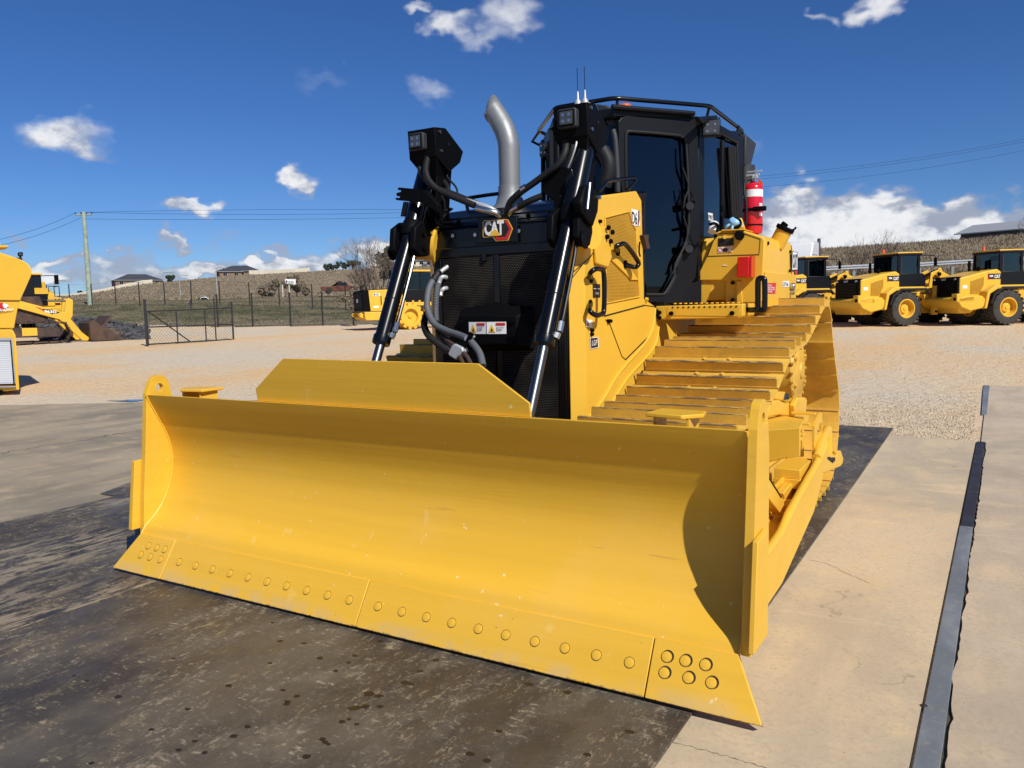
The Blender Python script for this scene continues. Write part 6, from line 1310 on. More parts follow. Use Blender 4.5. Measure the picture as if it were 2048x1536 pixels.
pr('ladder', 'yellow', C, [(1.22,.85,.45),(1.22,.95,1.5),(1.22,1.2,1.5),(1.22,1.1,.45)], (-.25,0,0), .02)
pr('cab_lower', 'cabblack', C, [(.78,.0,1.55),(.78,.0,2.25),(.78,1.7,2.25),(.78,1.7,1.55)], (-1.56,0,0), .03)
for x in (-.78,.70):
    for y in (.0,.85,1.62): bx('cab_pillar', 'cabblack', C, (x,y,2.2), (x+.08,y+.09,3.25), .01)
for x in (-.76,.75): bx('cab_glass', 'glass_clear', C, (x,.09,2.25), (x+.005,1.62,3.22), 0)
bx('cab_glass', 'glass_clear', C, (-.7,.03,2.25), (.7,.035,3.22), 0); bx('cab_glass', 'glass_clear', C, (-.7,1.66,2.25), (.7,1.665,3.22), 0)
bx('roof', 'yellow', C, (-.90,-.1,3.25), (.90,1.85,3.36), .03); bx('seat', 'matte', C, (-.2,.5,2.0), (.2,.75,2.9), .04)
tb('mirror_arm', 'matte', C, [(.8,1.75,3.1),(1.05,1.9,3.05)], .02, smooth=0); bx('mirror', 'matte', C, (.98,1.88,2.6), (1.12,1.95,3.05), .02)
tb('cab_rail', 'matte', C, [(1.15,1.75,1.55),(1.15,1.75,2.35),(1.15,2.4,2.35),(1.15,2.4,1.55)], .02, smooth=0)
pr('front_frame', 'yellow', C, [(.45,2.2,.6),(.45,2.2,1.4),(.45,3.4,1.5),(.45,4.3,1.1),(.45,4.3,.6)], (-.9,0,0), .03)
pr('dozer_blade', 'yellow', C, [(1.8,4.9,.1),(1.8,4.8,.55),(1.8,4.95,1.05),(1.8,5.02,1.05),(1.8,4.87,.55),(1.8,4.97,.1)], (-3.6,0,0), .005)
setdown(C, 808, 46.5, 31)
# ---- articulated dump truck nose behind the loader
T = empty('dump_truck', (0,0,0), 0, 'yellow articulated dump truck facing the yard beyond the tracked loader', 'dump truck')
pr('hood', 'yellow', T, [(-1.15,0,1.75),(-1.15,0,2.35),(-1.05,-.1 if 0 else .15,2.55),(-.9,1.5,2.95),(.9,1.5,2.95),(1.05,.15,2.55),(1.15,0,2.35),(1.15,0,1.75)] if 0 else [(1.05,.0,1.75),(1.05,.0,2.50),(1.05,.25,2.62),(1.05,1.5,2.95),(1.05,1.5,1.6)], (-2.1,0,0), .06, seg=3)
bx('side_box', 'yellow', T, (1.0,.15,1.7), (1.45,1.4,2.3), .05); bx('side_box', 'yellow', T, (-1.45,.15,1.7), (-1.0,1.4,2.3), .05)
for x in (-1.22,1.22):
    for k in (-.12,.08): cy('headlamp', 'lens', T, (x+k,.15,2.15), (x+k,.12,2.15), .07, n=12)
    bx('side_vent', 'seam', T, (x-.15,.13,1.82), (x+.15,.149,1.95), 0)
pr('front_grille', 'black', T, [(-.62,-.02,1.78),(.62,-.02,1.78),(.66,-.02,2.42),(.72,-.02,2.52),(-.72,-.02,2.52),(-.66,-.02,2.42)], (0,.05,0), .02); bx('nameplate', 'matte', T, (-.18,-.05,2.05), (.18,-.02,2.25), .01)
pr('bumper', 'yellow', T, [(1.5,-.1,1.45),(1.5,-.1,1.72),(1.5,1.0,1.72),(1.5,1.0,1.3),(1.5,.2,1.2)], (-3.0,0,0), .05)
for x in (-.9,.9): bx('reflective_strip', 'gold', T, (x-.35,-.115,1.60), (x+.35,-.10,1.70), 0)
pr('belly_guard', 'yellow', T, [(1.2,.1,1.25),(1.2,1.0,1.25),(.9,1.0,.8),(.9,.5,.8)], (-2.4,0,0), .04)
bx('cab', 'cabblack', T, (-.75,1.5,2.5), (.75,3.0,3.75), .05); bx('windscreen', 'glass_dark', T, (-.68,1.485,2.98), (.68,1.495,3.62), 0); bx('roof', 'yellow', T, (-.8,1.4,3.75), (.8,3.1,3.86), .03)
tb('mirror_arm', 'matte', T, [(.75,1.5,3.7),(1.2,1.2,3.72),(1.45,1.0,3.68)], .025, smooth=0); bx('mirror', 'matte', T, (1.35,.95,3.15), (1.60,1.05,3.75), .03)
tb('hand_rail', 'matte', T, [(1.4,.3,2.3),(1.4,.3,3.0),(1.4,1.4,3.0),(1.4,1.4,2.3)], .025, smooth=0); tb('hand_rail', 'matte', T, [(.8,.3,2.6),(.8,.3,3.0),(1.4,.3,3.0)], .025, smooth=0)
for s in (-1, 1): wheel(T, s*1.15, 1.6, .9, .9, .65, 'yellow', s)
pr('dump_body', 'yellow', T, [(1.4,3.3,1.9),(1.4,3.2,3.4),(1.4,8.2,3.5),(1.4,9.2,2.6),(1.4,7.6,1.6)], (-2.8,0,0), .05); bx('rear_chassis', 'yellow', T, (-.5,1.0,1.0), (.5,8.0,1.6), .04)
for s in (-1, 1): wheel(T, s*1.15, 5.2, .9, .9, .65, 'yellow', s); wheel(T, s*1.15, 7.0, .9, .9, .65, 'yellow', s)
setdown(T, 86, 50, -60-12-180+180+10, .0)
T.rotation_euler.z = -(CAM_YAW + math.atan((86-1024)/CAM_F)) + math.radians(14)
# ---- tracked loader pointing right, bucket on the ground
K = empty('track_loader', (0,0,0), 0, 'old yellow tracked loader with rusty bucket resting on the ground', 'track loader')
def ktrack(x):
    m = MB(); path = [(-1.6,.12),(1.2,.12),(1.5,.25),(1.62,.5),(1.5,.78),(1.2,.92),(-1.6,.95),(-1.95,.8),(-2.05,.5),(-1.95,.25)]
    P = spline([Vector((0,y,z)) for y, z in path+[path[0]]], 5)
    for i in range(len(P)-1):
        a, b = P[i], P[i+1]; t = (b-a).normalized(); nn = Vector((0, t.z, -t.y)); o = (a+b)/2
        m.prism([Vector((x-.24,0,0))+a, Vector((x-.24,0,0))+b*.9+a*.1, Vector((x-.24,0,0))+b*.9+a*.1+nn*.05, Vector((x-.24,0,0))+a+nn*.05], (.48,0,0)); m.prism([Vector((x-.24,0,0))+a+nn*.05, Vector((x-.24,0,0))+a*.8+b*.2+nn*.05, Vector((x-.24,0,0))+a*.8+b*.2+nn*.10, Vector((x-.24,0,0))+a+nn*.10], (.48,0,0))
    return m.obj('track', 'rust', K, smooth=0)
for s in (-1, 1):
    ktrack(s*.95); pr('track_guard', 'rust', K, [(s*1.1,-1.7,.35),(s*1.1,-1.7,.78),(s*1.1,1.2,.74),(s*1.1,1.35,.45),(s*1.1,1.2,.30)], (-s*.3,0,0), .03)
    pr('guard_patch', 'yellow', K, [(s*1.103,-.3,.40),(s*1.103,-.3,.76),(s*1.103,.3,.75),(s*1.103,.3,.40)], (s*.004,0,0), 0); cy('frame_pin', 'yellow', K, (s*1.05,-.7,.86), (s*1.15,-.7,.86), .12, n=14)
    pr('lift_arm', 'yellow', K, [(s*.62,y,z) for y, z in [(-1.1,1.95),(-.85,2.12),(-.5,2.08),(1.45,1.46),(1.75,1.15),(2.2,.48),(2.5,.20),(2.45,.06),(2.2,.08),(1.75,.58),(1.3,1.10),(-.35,1.66),(-.75,1.74),(-1.15,1.02),(-1.4,1.08)]], (s*.14,0,0), .02)
    bd = pr('arm_stripe', 'black_print', K, [(s*.765,.55,1.62),(s*.765,1.0,1.58),(s*.765,1.35,1.42),(s*.765,1.0,1.36)], (s*.003,0,0), 0)
    text('lettering', '963D', (s*.770, .70 if s > 0 else 1.2, 1.44), (0,s,-.1*s), (0,0,1), .5, .13, 'white', bd, bold=.04)
    pr('stripe_red', 'redprint', K, [(s*.766,.35,1.72),(s*.766,.55,1.66),(s*.766,.8,1.42),(s*.766,.6,1.56)], (s*.003,0,0), 0)
    pr('upper_lever', 'yellow', K, [(s*.35,1.68,2.02),(s*.35,1.82,2.12),(s*.35,1.98,2.0),(s*.35,1.92,1.25),(s*.35,1.75,1.0),(s*.35,1.25,1.45),(s*.35,1.6,1.45)], (s*.12,0,0), .02)
cy('tilt_cylinder', 'black', K, (.3,-.6,2.05), (.3,.9,2.0), .10, n=14); cy('tilt_rod', 'chrome', K, (.3,.9,2.0), (.3,1.85,1.98), .05, n=12)
tb('hydraulic_hose', 'rubber', K, [(.35,-.6,2.0),(.35,-.45,2.5),(.35,-.1,2.5),(.35,.1,2.1)], .04, smooth=5)
pr('bucket', 'rust', K, [(1.2,2.5,.08),(1.2,2.45,.9),(1.2,2.65,1.05),(1.2,3.0,.75),(1.2,3.4,1.25),(1.2,3.48,1.2),(1.2,3.15,.75),(1.2,3.9,.10),(1.2,3.9,.05),(1.2,2.6,.05)], (-2.4,0,0), .01)
pr('body', 'rust', K, [(.6,-2.2,.8),(.6,-2.2,2.2),(.6,.6,2.2),(.6,.9,1.0)], (-1.2,0,0), .04); bx('cab', 'cabblack', K, (-.6,-1.0,2.2), (.6,.4,3.2), .04)
p = setdown(K, 60, 37.5, 0); K.rotation_euler.z = -(CAM_YAW+math.atan((60-1024)/CAM_F) + math.radians(90-8))
# ---- rounded service tanker / service body at the left edge
V = empty('service_truck', (0,0,0), 0, 'yellow service truck body with roller shutter and lamp cut off by left edge', 'service truck')
DV = 16.6; vb = ground_at(0, DV)
def VP(c, pts, extra=0.0): return [ond(p, DV+extra) for p in Q(c, *pts)]
V.location = (VP('z7', [(60,1450)])[0].x, VP('z7', [(60,1450)])[0].y, -.03); V['_off'] = 1
vd = ray(30, 640); vd = (vd - Vector((0,0,vd.z)) - RT*.10).normalized()*2.3; vr = Vector((RT.x, RT.y, 0)).normalized()
def vpr(name, mat, c, pts, e=0.0, d=vd, bev=.02, parent=V, ext=None):
    return pr(name, mat, parent, VP(c, pts, e), d, bev)
vpr('hopper_body', 'yellow', 'z7', [(-900,190),(-500,150),(-120,130),(0,135),(150,170),(215,195),(265,225),(292,258),(303,300),(298,345),(230,500),(195,575),(165,680),(135,850),(-900,850)])
tb('body_seam', 'yellow', V, VP('z7', [(-900,570),(195,572)], -.03), .015, smooth=0)
vpr('lower_cabinet', 'yellow', 'z7', [(-900,855),(120,858),(150,915),(188,1440),(60,1452),(-900,1460)], d=vd*.9)
sh = vpr('roller_shutter', 'shutter', 'z7', [(-900,965),(100,955),(140,1385),(-900,1395)], -.05, d=vd*.01, bev=0)
part('shutter_slat', 'shutter', sh, lambda m: [m.tube(VP('z7', [(-900,975+k*21),(100+k*1.9,965+k*21)], -.045), .012, n=6) for k in range(20)])
vpr('shutter_frame', 'galv', 'z7', [(-900,945),(118,940),(152,1385),(140,1385),(106,962),(-900,968)], -.09, d=vd*.015, bev=.002); vpr('shutter_track', 'matte', 'z7', [(95,962),(106,962),(142,1385),(128,1385)], -.10, d=vd*.004, bev=0)
vpr('shutter_handle', 'matte', 'z7', [(-900,1400),(150,1380),(150,1392),(-900,1412)], -.10, d=vd*.01, bev=0); vpr('lower_sill', 'galv', 'z7', [(-900,1420),(158,1402),(158,1412),(-900,1432)], -.09, d=vd*.01, bev=0)
vpr('lamp_housing', 'matte', 'z7', [(172,118),(215,114),(222,125),(220,155),(175,155)], .2, d=vd*.05, bev=.01); vpr('lamp_lens', 'lens', 'z7', [(180,124),(212,122),(212,148),(182,148)], .17, d=vd*.004, bev=0); vpr('lamp_mount', 'matte', 'z7', [(188,155),(204,155),(208,175),(184,175)], .22, d=vd*.02, bev=0); vpr('lamp_base', 'rust', 'z7', [(150,170),(218,172),(212,198),(160,198)], .15, d=vd*.1, bev=0)
vpr('top_wing', 'yellow', 'z7', [(-300,40),(60,50),(88,64),(60,72),(-300,78)], .3, d=vd*.3, bev=.01)
for pts in ([(0,130),(150,178)], [(-20,150),(100,182)], [(-60,95),(0,140)]): tb('top_rail', 'yellow', V, VP('z7', pts, .1), .02, smooth=0)
lo = vpr('logo_oval', 'white', 'z7', [(-60,640),(-20,612),(30,606),(70,616),(84,634),(60,652),(10,666),(-40,668)], -.03, d=vd*.002, bev=0); vpr('logo_red', 'redprint', 'z7', [(-62,640),(-22,606),(30,601),(20,620),(35,645),(42,662),(-20,680),(-55,668)], -.05, d=vd*.002, bev=0)
a_, b_3, c_3 = VP('z7', [(-60,700),(130,680),(-60,672)], -.05); text('lettering', 'Refuelling', a_, b_3-a_, c_3-a_, (b_3-a_).length, (c_3-a_).length*1.15, 'white', V, shear=.3, bold=.02)
cy('wheel_stub', 'tyre', V, VP('z7', [(-500,1500)])[0], VP('z7', [(-500,1500)])[0]+vd*.3, .5, n=24)
pr('chassis_step', 'matte', V, VP('z7', [(-60,1450),(15,1440),(30,1450),(10,1475),(-60,1475)], -.02), vd*.1, .005)
# ---- vehicles on the far road
def car(name, lab, paint, px, D, length, head, ute=True, cat='ute'):
    o = empty(name, (0,0,0), 0, lab, cat); Lg = length; H = 1.8; Wd = 1.85; h = Wd/2
    prof = [(-Lg/2,.55),(-Lg/2,1.05),(-Lg*.12,1.10),(-.10*Lg,1.12),(-.04*Lg,1.76),(.14*Lg,1.80),(.26*Lg,1.15),(.44*Lg,1.02),(Lg/2,.88),(Lg/2,.5),(Lg*.4,.35),(-Lg*.4,.38)] if ute else \
           [(-Lg/2,.55),(-Lg/2,1.1),(-.44*Lg,1.76),(.14*Lg,1.80),(.26*Lg,1.15),(.44*Lg,1.02),(Lg/2,.88),(Lg/2,.5),(Lg*.4,.35),(-Lg*.4,.38)]
    pr('body', paint, o, [(h,y,z) for y, z in prof], (-Wd,0,0), .06, seg=3)
    for s in (-1, 1):
        pr('side_window', 'glass_dark', o, [(s*(h+.003),-.085*Lg if ute else -.36*Lg,1.18),(s*(h+.003),-.03*Lg if ute else -.36*Lg,1.66),(s*(h+.003),.125*Lg,1.70),(s*(h+.003),.225*Lg,1.20)], (s*.004,0,0), 0)
        bx('mirror', paint, o, (s*h,.19*Lg,1.15), (s*(h+.18),.21*Lg,1.32), .02)
        for y in (-.30*Lg, .33*Lg):
            m = MB(); m.lathe([(.15,-.12),(.36,-.12),(.39,-.09),(.39,.09),(.36,.12),(.22,.12),(.20,.08),(.01,.08)], (s*(h-.10),y,.39), (s,0,0), n=20); m.obj('wheel', 'tyre', o); 
            pr('wheel_arch', 'seam', o, [(s*(h+.002),y+.48*math.cos(math.radians(a)),.42+.48*math.sin(math.radians(a))) for a in range(0,181,20)], (s*.002,0,0), 0)
    if ute: pr('sports_bar', 'matte', o, [(h-.05,-.10*Lg,1.1),(h-.05,-.06*Lg,1.74),(h-.05,-.02*Lg,1.74),(h-.05,-.22*Lg,1.12)], (-Wd+.1,0,0), .02)
    bx('roof_rack', 'matte', o, (-h+.2,-.02*Lg,1.80), (h-.2,.12*Lg,1.86), .01)
    bx('front_bar', 'galv', o, (-h+.1,Lg/2-.05,.5), (h-.1,Lg/2+.12,.8), .03); setdown(o, px, D, head, -.05); return o
car('pickup_truck', 'burnt orange double cab ute driving on the far road above the fence', 'carorange', 687, 122, 5.4, math.degrees(px_az(688))+84).location.z += .55
car('pickup_truck', 'white ute with white sports bar mostly hidden behind the grass bank', 'carwhite', 414, 146, 5.2, math.degrees(px_az(414))+88).location.z -= 1.25
# white truck front just behind the hidden loader
wt = empty('white_truck', (0,0,0), 0, 'white truck cab peeking out above the hidden wheel loader', 'truck')
pr('cab', 'carwhite', wt, [(1.2,0,.9),(1.2,0,2.3),(1.2,.45,3.4),(1.2,.8,3.9),(1.2,2.4,4.0),(1.2,2.4,.9)], (-2.4,0,0), .08, seg=3); pr('windscreen', 'glass_dark', wt, [(-1.05,.07,2.42),(1.05,.07,2.42),(1.0,.42,3.28),(-1.0,.42,3.28)], (0,-.01,0), 0)
bx('grille', 'matte', wt, (-.7,-.06,1.0), (.7,.0,2.0), .03)
for s in (-1, 1):
    tb('mirror_arm', 'galv', wt, [(s*1.2,.3,3.2),(s*1.5,.1,3.15),(s*1.5,.1,2.5)], .03, smooth=0); bx('mirror', 'matte', wt, (s*1.42,.05,2.55), (s*1.58,.15,3.05), .02); cy('wheel', 'tyre', wt, (s*.9,.8,.5), (s*1.2,.8,.5), .5, n=20)
cy('exhaust', 'chrome', wt, (1.15,2.6,1.0), (1.15,2.6,4.2), .09, n=12); bx('tray', 'carwhite', wt, (-1.2,2.4,.9), (1.2,4.5,1.5), .03)
setdown(wt, 1572, 44, 0, .35); wt.rotation_euler.z = -(px_az(1572)) + math.radians(-12)
# ---- houses
def house(lab, px, D, w, d, h, rot, sink=0.0, wall='brick', roof='roof', hip=.9, wins=4):
    o = empty('house', (0,0,0), 0, lab, 'house'); bx('wall', wall, o, (-w/2,-d/2,-1.5), (w/2,d/2,h), .02)
    e = .6; r = MB(); a = [(-w/2-e,-d/2-e,h),(w/2+e,-d/2-e,h),(w/2+e,d/2+e,h),(-w/2-e,d/2+e,h),(-w/2+d/2*hip,0,h+d*.22),(w/2-d/2*hip,0,h+d*.22)]
    r.add(a, [(0,1,5,4),(1,2,5),(2,3,4,5),(3,0,4),(3,2,1,0)]); r.obj('roof', roof, o, smooth=0); bx('gutter', 'galv', o, (-w/2-e,-d/2-e-.05,h-.12), (w/2+e,-d/2-e,h+.02), 0)
    for k in range(wins):
        x = -w/2+w*(k+.5)/wins; f = bx('window', 'cream', o, (x-.9,-d/2-.04,h-1.9), (x+.9,-d/2,h-.5), 0); bx('pane', 'glass_dark', f, (x-.8,-d/2-.06,h-1.8), (x-.02,-d/2-.05,h-.6), 0); bx('pane', 'glass_dark', f, (x+.02,-d/2-.06,h-1.8), (x+.8,-d/2-.05,h-.6), 0)
    p = setdown(o, px, D, math.degrees(px_az(px))+rot, sink+.9); return o
house('brown brick house with low dark hipped roof left of centre beyond the pale fence', 288, 356, 19, 13, 2.3, -8, -.6)
house('dark roofed house at the left end of the upper pale fence', 492, 352, 17, 12, 2.2, 12, -.8); house('smaller dark roofed wing beside the upper house, farther left', 470, 345, 9, 8, 1.8, -10, -.6, wins=2)
house('white house high on the hill behind the cylinder, right of the bare tree', 845, 352, 13, 9, 2.6, 5, -.5, wall='cream')
house('pale cream shed on the hillside in front of the bare trees', 765, 352, 6, 5, 1.8, 0, -1.2, wall='cream', roof='cream', wins=1)
house('grey metal shed with gabled roof on top of the right bank', 1988, 112, 7.5, 6, 1.1, 24, .1, wall='roof', roof='galv', hip=0.05, wins=0)
# ---- pale paling fences up the hill
def ribbon(name, lab, pts, h, mat, cat, group=None):
    o = empty(name, tuple(ground_at(*pts[0])), 0, lab, cat, group); o['_off'] = 1; P = [ground_at(px, D) for px, D in pts]
    for i in range(len(P)-1):
        a, b = P[i], P[i+1]; pr('fence_panel', mat, o, [a+Vector((0,0,-.4)), b+Vector((0,0,-.4)), b+Vector((0,0,h)), a+Vector((0,0,h))], Vector((FW.x,FW.y,0))*.1, 0)
        cy('post', mat, o, a+Vector((0,0,-.3)), a+Vector((0,0,h+.05)), .08, n=6)
    return o
ribbon('paling_fence', 'long cream sheet fence rising from the left towards the brown brick house', [(112,332),(150,334),(190,336),(230,338),(270,340),(300,341),(318,342)], 1.7, 'cream', 'fence')
ribbon('paling_fence', 'upper cream sheet fence climbing the hill right of the dark roofed houses', [(510,340),(540,341),(570,341),(600,341),(630,342)], 1.7, 'cream', 'fence')
# ---- chain wire fence: each post with its wires and mesh
def wire_fence(lab, pts, h, mesh_to=1.0):
    o = empty('wire_fence', tuple(ground_at(*pts[0])), 0, lab, 'fence'); o['_off'] = 1; P = [ground_at(px, D) for px, D in pts]
    for i, p in enumerate(P):
        m = MB(); m.cyl(p+Vector((0,0,-.2)), p+Vector((0,0,h)), .058, n=8)
        m.obj('post', 'fence', o)
    m = MB()
    for i in range(len(P)-1):
        for hh in (h*.98, h*.5, .1): m.tube([P[i]+Vector((0,0,hh)), P[i+1]+Vector((0,0,hh))], .009, n=4)
    m.obj('wire', 'fence', o)
    m = MB()
    for i in range(len(P)-1):
        a, b = P[i], P[i+1]; L_ = (b-a).length; n_ = int(L_/.42); hm = h*mesh_to
        for k in range(-int(hm/.42), n_+1):
            for sg_2 in (1, -1):
                f0, f1 = k*.42, k*.42+hm; z0, z1 = (0, hm) if sg_2 > 0 else (hm, 0)
                t0 = max(0, -f0); t1 = min(hm, L_-f0)
                if t1 <= t0: continue
                p0 = a.lerp(b, (f0+t0)/L_)+Vector((0,0,z0+(z1-z0)*t0/hm)); p1 = a.lerp(b, (f0+t1)/L_)+Vector((0,0,z0+(z1-z0)*t1/hm)); m.tube([p0, p1], .0035, n=3)
    o2 = m.obj('chain_mesh', 'fence', o, smooth=0); o2['kind'] = 'stuff'; return o
wire_fence('tall dark wire fence nearest the yard behind the gravel bank', [(443,57),(512,56.5),(587,56),(651,55.5),(712,55),(780,54.5),(850,54),(930,53.5)], 2.35)
wire_fence('far dark wire fence with leaning braced posts along the upper grass', [(108,88),(152,87),(196,86),(243,85),(290,84.5),(340,84),(393,83.5),(449,83),(508,82.5),(567,82),(632,81),(698,80),(770,79)], 2.45, .9)
# ---- open chain wire gate
gp0, gp1 = ground_at(300, 33.5), ground_at(472, 37.5); gt = empty('yard_gate', tuple(gp0), 0, 'open black steel gate with chain wire and diagonal brace', 'gate'); gt['_off'] = 1
gd = (gp1-gp0); gd.z = 0; gl_ = gd.length; gu = gd.normalized()
def G(f, z): return gp0 + gu*(gl_*f) + Vector((0,0,z))
tb('gate_post', 'fence', gt, [G(0,-.2), G(0,1.95)], .055, smooth=0); tb('gate_post', 'fence', gt, [G(1.0,-.2), G(1.0,1.85)], .04, smooth=0)
for a, b in ((G(.01,.08),G(.99,.08)),(G(.01,1.45),G(.99,1.55)),(G(.01,.80),G(.99,.78)),(G(.03,1.45),G(.46,.12)),(G(.33,.08),G(.33,1.48)),(G(.66,.08),G(.66,1.5)),(G(.01,1.45),G(.01,.08)),(G(.78,.08),G(.78,2.0)),(G(.5,1.5),G(.5,1.95)),(G(.92,1.5),G(1.0,1.8))): tb('gate_bar', 'fence', gt, [a, b], .028, smooth=0, n=8)
m = MB(); hm = 1.42
for k in range(-9, 42):
    for s_ in (1, -1):
        f0 = k*.16
        t0, t1 = max(0, -f0), min(hm, gl_-f0)
        if t1 > t0:
            z0, z1 = ((.08, .08+hm) if s_ > 0 else (.08+hm, .08)); p0 = gp0+gu*(f0+t0)+Vector((0,0,z0+(z1-z0)*t0/hm)); p1 = gp0+gu*(f0+t1)+Vector((0,0,z0+(z1-z0)*t1/hm)); m.tube([p0, p1], .0035, n=3)
o2 = m.obj('chain_mesh', 'fence', gt, smooth=0); o2['kind'] = 'stuff'
# ---- power pole, wires
pt = ground_at(192, 102); pole_top = ond((178, 428), 102)
pl = empty('power_pole', tuple(pt), 0, 'tall pale green wooden power pole beyond the fence on the left', 'power pole'); pl['_off'] = 1
mb = MB(); mb.cyl(pt+Vector((0,0,-.5)), Vector((pt.x,pt.y,pole_top.z)), .36, .22, 12); mb.obj('pole', 'wood', pl)
ct = Vector((pt.x, pt.y, pole_top.z-.35)); hd_ = Vector((RT.x, RT.y, 0)).normalized()
cb_ = MB(); cb_.cyl(ct-hd_*1.1, ct+hd_*1.1, .09, n=6); cb_.obj('crossarm', 'wood', pl)
for k in (-1.0,-.35,.35,1.0): cy('insulator', 'matte', pl, ct+hd_*k+Vector((0,0,.08)), ct+hd_*k+Vector((0,0,.32)), .06, n=8)
def wire(lab, pts, sag, r=.018):
    out = []
    for i in range(len(pts)-1):
        a, b = pts[i], pts[i+1]
        for k in range(16): f = k/16; out.append(a.lerp(b, f)-Vector((0,0,sag*4*f*(1-f))))
    out.append(pts[-1]); o = MB(); o.tube(out, r, n=5); o = o.obj('power_line', 'matte', None); tag(o, lab, 'power line', 'power lines'); return o
wire('upper power line running right from the pale green pole', [ct+hd_*-.35+Vector((0,0,.3)), ond((860,420),112)], -.2); wire('second power line running right from the pale green pole', [ct+hd_*.35+Vector((0,0,.3)), ond((860,424),113)], .3); wire('lowest power line running right from the pale green pole', [ct+Vector((0,0,-.5)), ond((860,434),112)], .2)
wire('upper power line from the pole out of the left edge', [ct+hd_*-1.0+Vector((0,0,.3)), ond((-60,490),78)], .5); wire('lower power line from the pole out of the left edge', [ct+hd_*-.35+Vector((0,0,-.3)), ond((-60,502),78)], .5)
wire('topmost thin power line across the sky right of the cab', [ond((1380,362),60), ond((2100,268),60)], .5, .008); wire('middle thin power line across the sky right of the cab', [ond((1380,368),60), ond((2100,273),60)], .5, .008); wire('lowest thin power line across the sky right of the cab', [ond((1380,382),62), ond((2100,290),62)], .6, .008)
# ---- street lights
for px, D, topy, lab in ((340,150,546,'thin grey street light just right of the brown brick house'),(445,168,537,'thin grey street light between the two dark roofed houses'),(372,200,552,'small distant street light left of the dark roofed houses'),(124,150,562,'thin grey street light behind the dump truck mirror')):
    g_ = ground_at(px, D); tp_ = ond((px, topy), D); sl_ = MB(); sl_.tube([g_, Vector((g_.x,g_.y,tp_.z-.5)), Vector((g_.x,g_.y,tp_.z))+hd_*.4, Vector((g_.x,g_.y,tp_.z+.05))+hd_*1.5], .09, n=6, smooth=4)
    sl_.cyl(Vector((g_.x,g_.y,tp_.z))+hd_*1.4, Vector((g_.x,g_.y,tp_.z-.05))+hd_*2.1, .12, n=6); o = sl_.obj('street_light', 'galv', None); tag(o, lab, 'street light', 'street lights')
# ---- white road sign on two posts
s0 = ond((581,560), 125); sgn = empty('road_sign', tuple(ground_at(583,125)), 0, 'long white road sign with black dot on two posts', 'road sign'); sgn['_off'] = 1
q = [ond(p, 125) for p in ((570,567),(591,569),(591,558.5),(570,558))]; pb = pr('sign_board', 'white', sgn, q, (0,.05,0), 0)
for px, t_2 in ((574.5,570),(587.5,570)): tb('sign_post', 'cream', sgn, [ground_at(px,125)-Vector((0,0,.4)), Vector((ground_at(px,125).x, ground_at(px,125).y, ond((px,t_2),125).z))], .10, smooth=0, n=6)
c_4 = ond((573,562.5), 124.8); cy('sign_dot', 'black_print', pb, c_4, c_4-Vector((FW.x,FW.y,0))*.02, .14, n=12)
a_ = ond((576,565.5), 124.8); text('lettering', 'KOPA DRIVE', a_, RT, (0,0,1), .9, .28, 'black_print', pb)
# ---- guard rail
gpts = [(1600,53),(1665,53),(1745,53.5),(1835,54),(1900,54.5),(1990,55),(2080,55.5)]
gr = empty('guard_rail', tuple(ground_at(*gpts[0])), 0, 'galvanised steel guard rail on posts above the wheel loaders', 'guard rail'); gr['_off'] = 1
GP = [Vector((ground_at(px,D).x, ground_at(px,D).y, ond((px, y), D).z)) for (px, D), y in zip(gpts, (541,537,533,530,526,521,517))]
m = MB(); fwd = Vector((FW.x,FW.y,0)).normalized()
for i in range(len(GP)-1):
    a, b = GP[i], GP[i+1]
    prof = [(0,-.14),(-.08,-.11),(-.08,-.05),(.02,-.02),(.02,.02),(-.08,.05),(-.08,.11),(0,.14)]
    for k in range(len(prof)-1):
        m.add([a+fwd*prof[k][0]+Vector((0,0,prof[k][1])), b+fwd*prof[k][0]+Vector((0,0,prof[k][1])), b+fwd*prof[k+1][0]+Vector((0,0,prof[k+1][1])), a+fwd*prof[k+1][0]+Vector((0,0,prof[k+1][1]))], [(0,1,2,3)])
m.obj('rail', 'galv', gr)
for i in range(len(GP)-1):
    for f in (0, .5): p = GP[i].lerp(GP[i+1], f)+fwd*.12; bx('post', 'galv', gr, p+Vector((-.07,-.07,-.85)), p+Vector((.07,.07,.18)), 0)
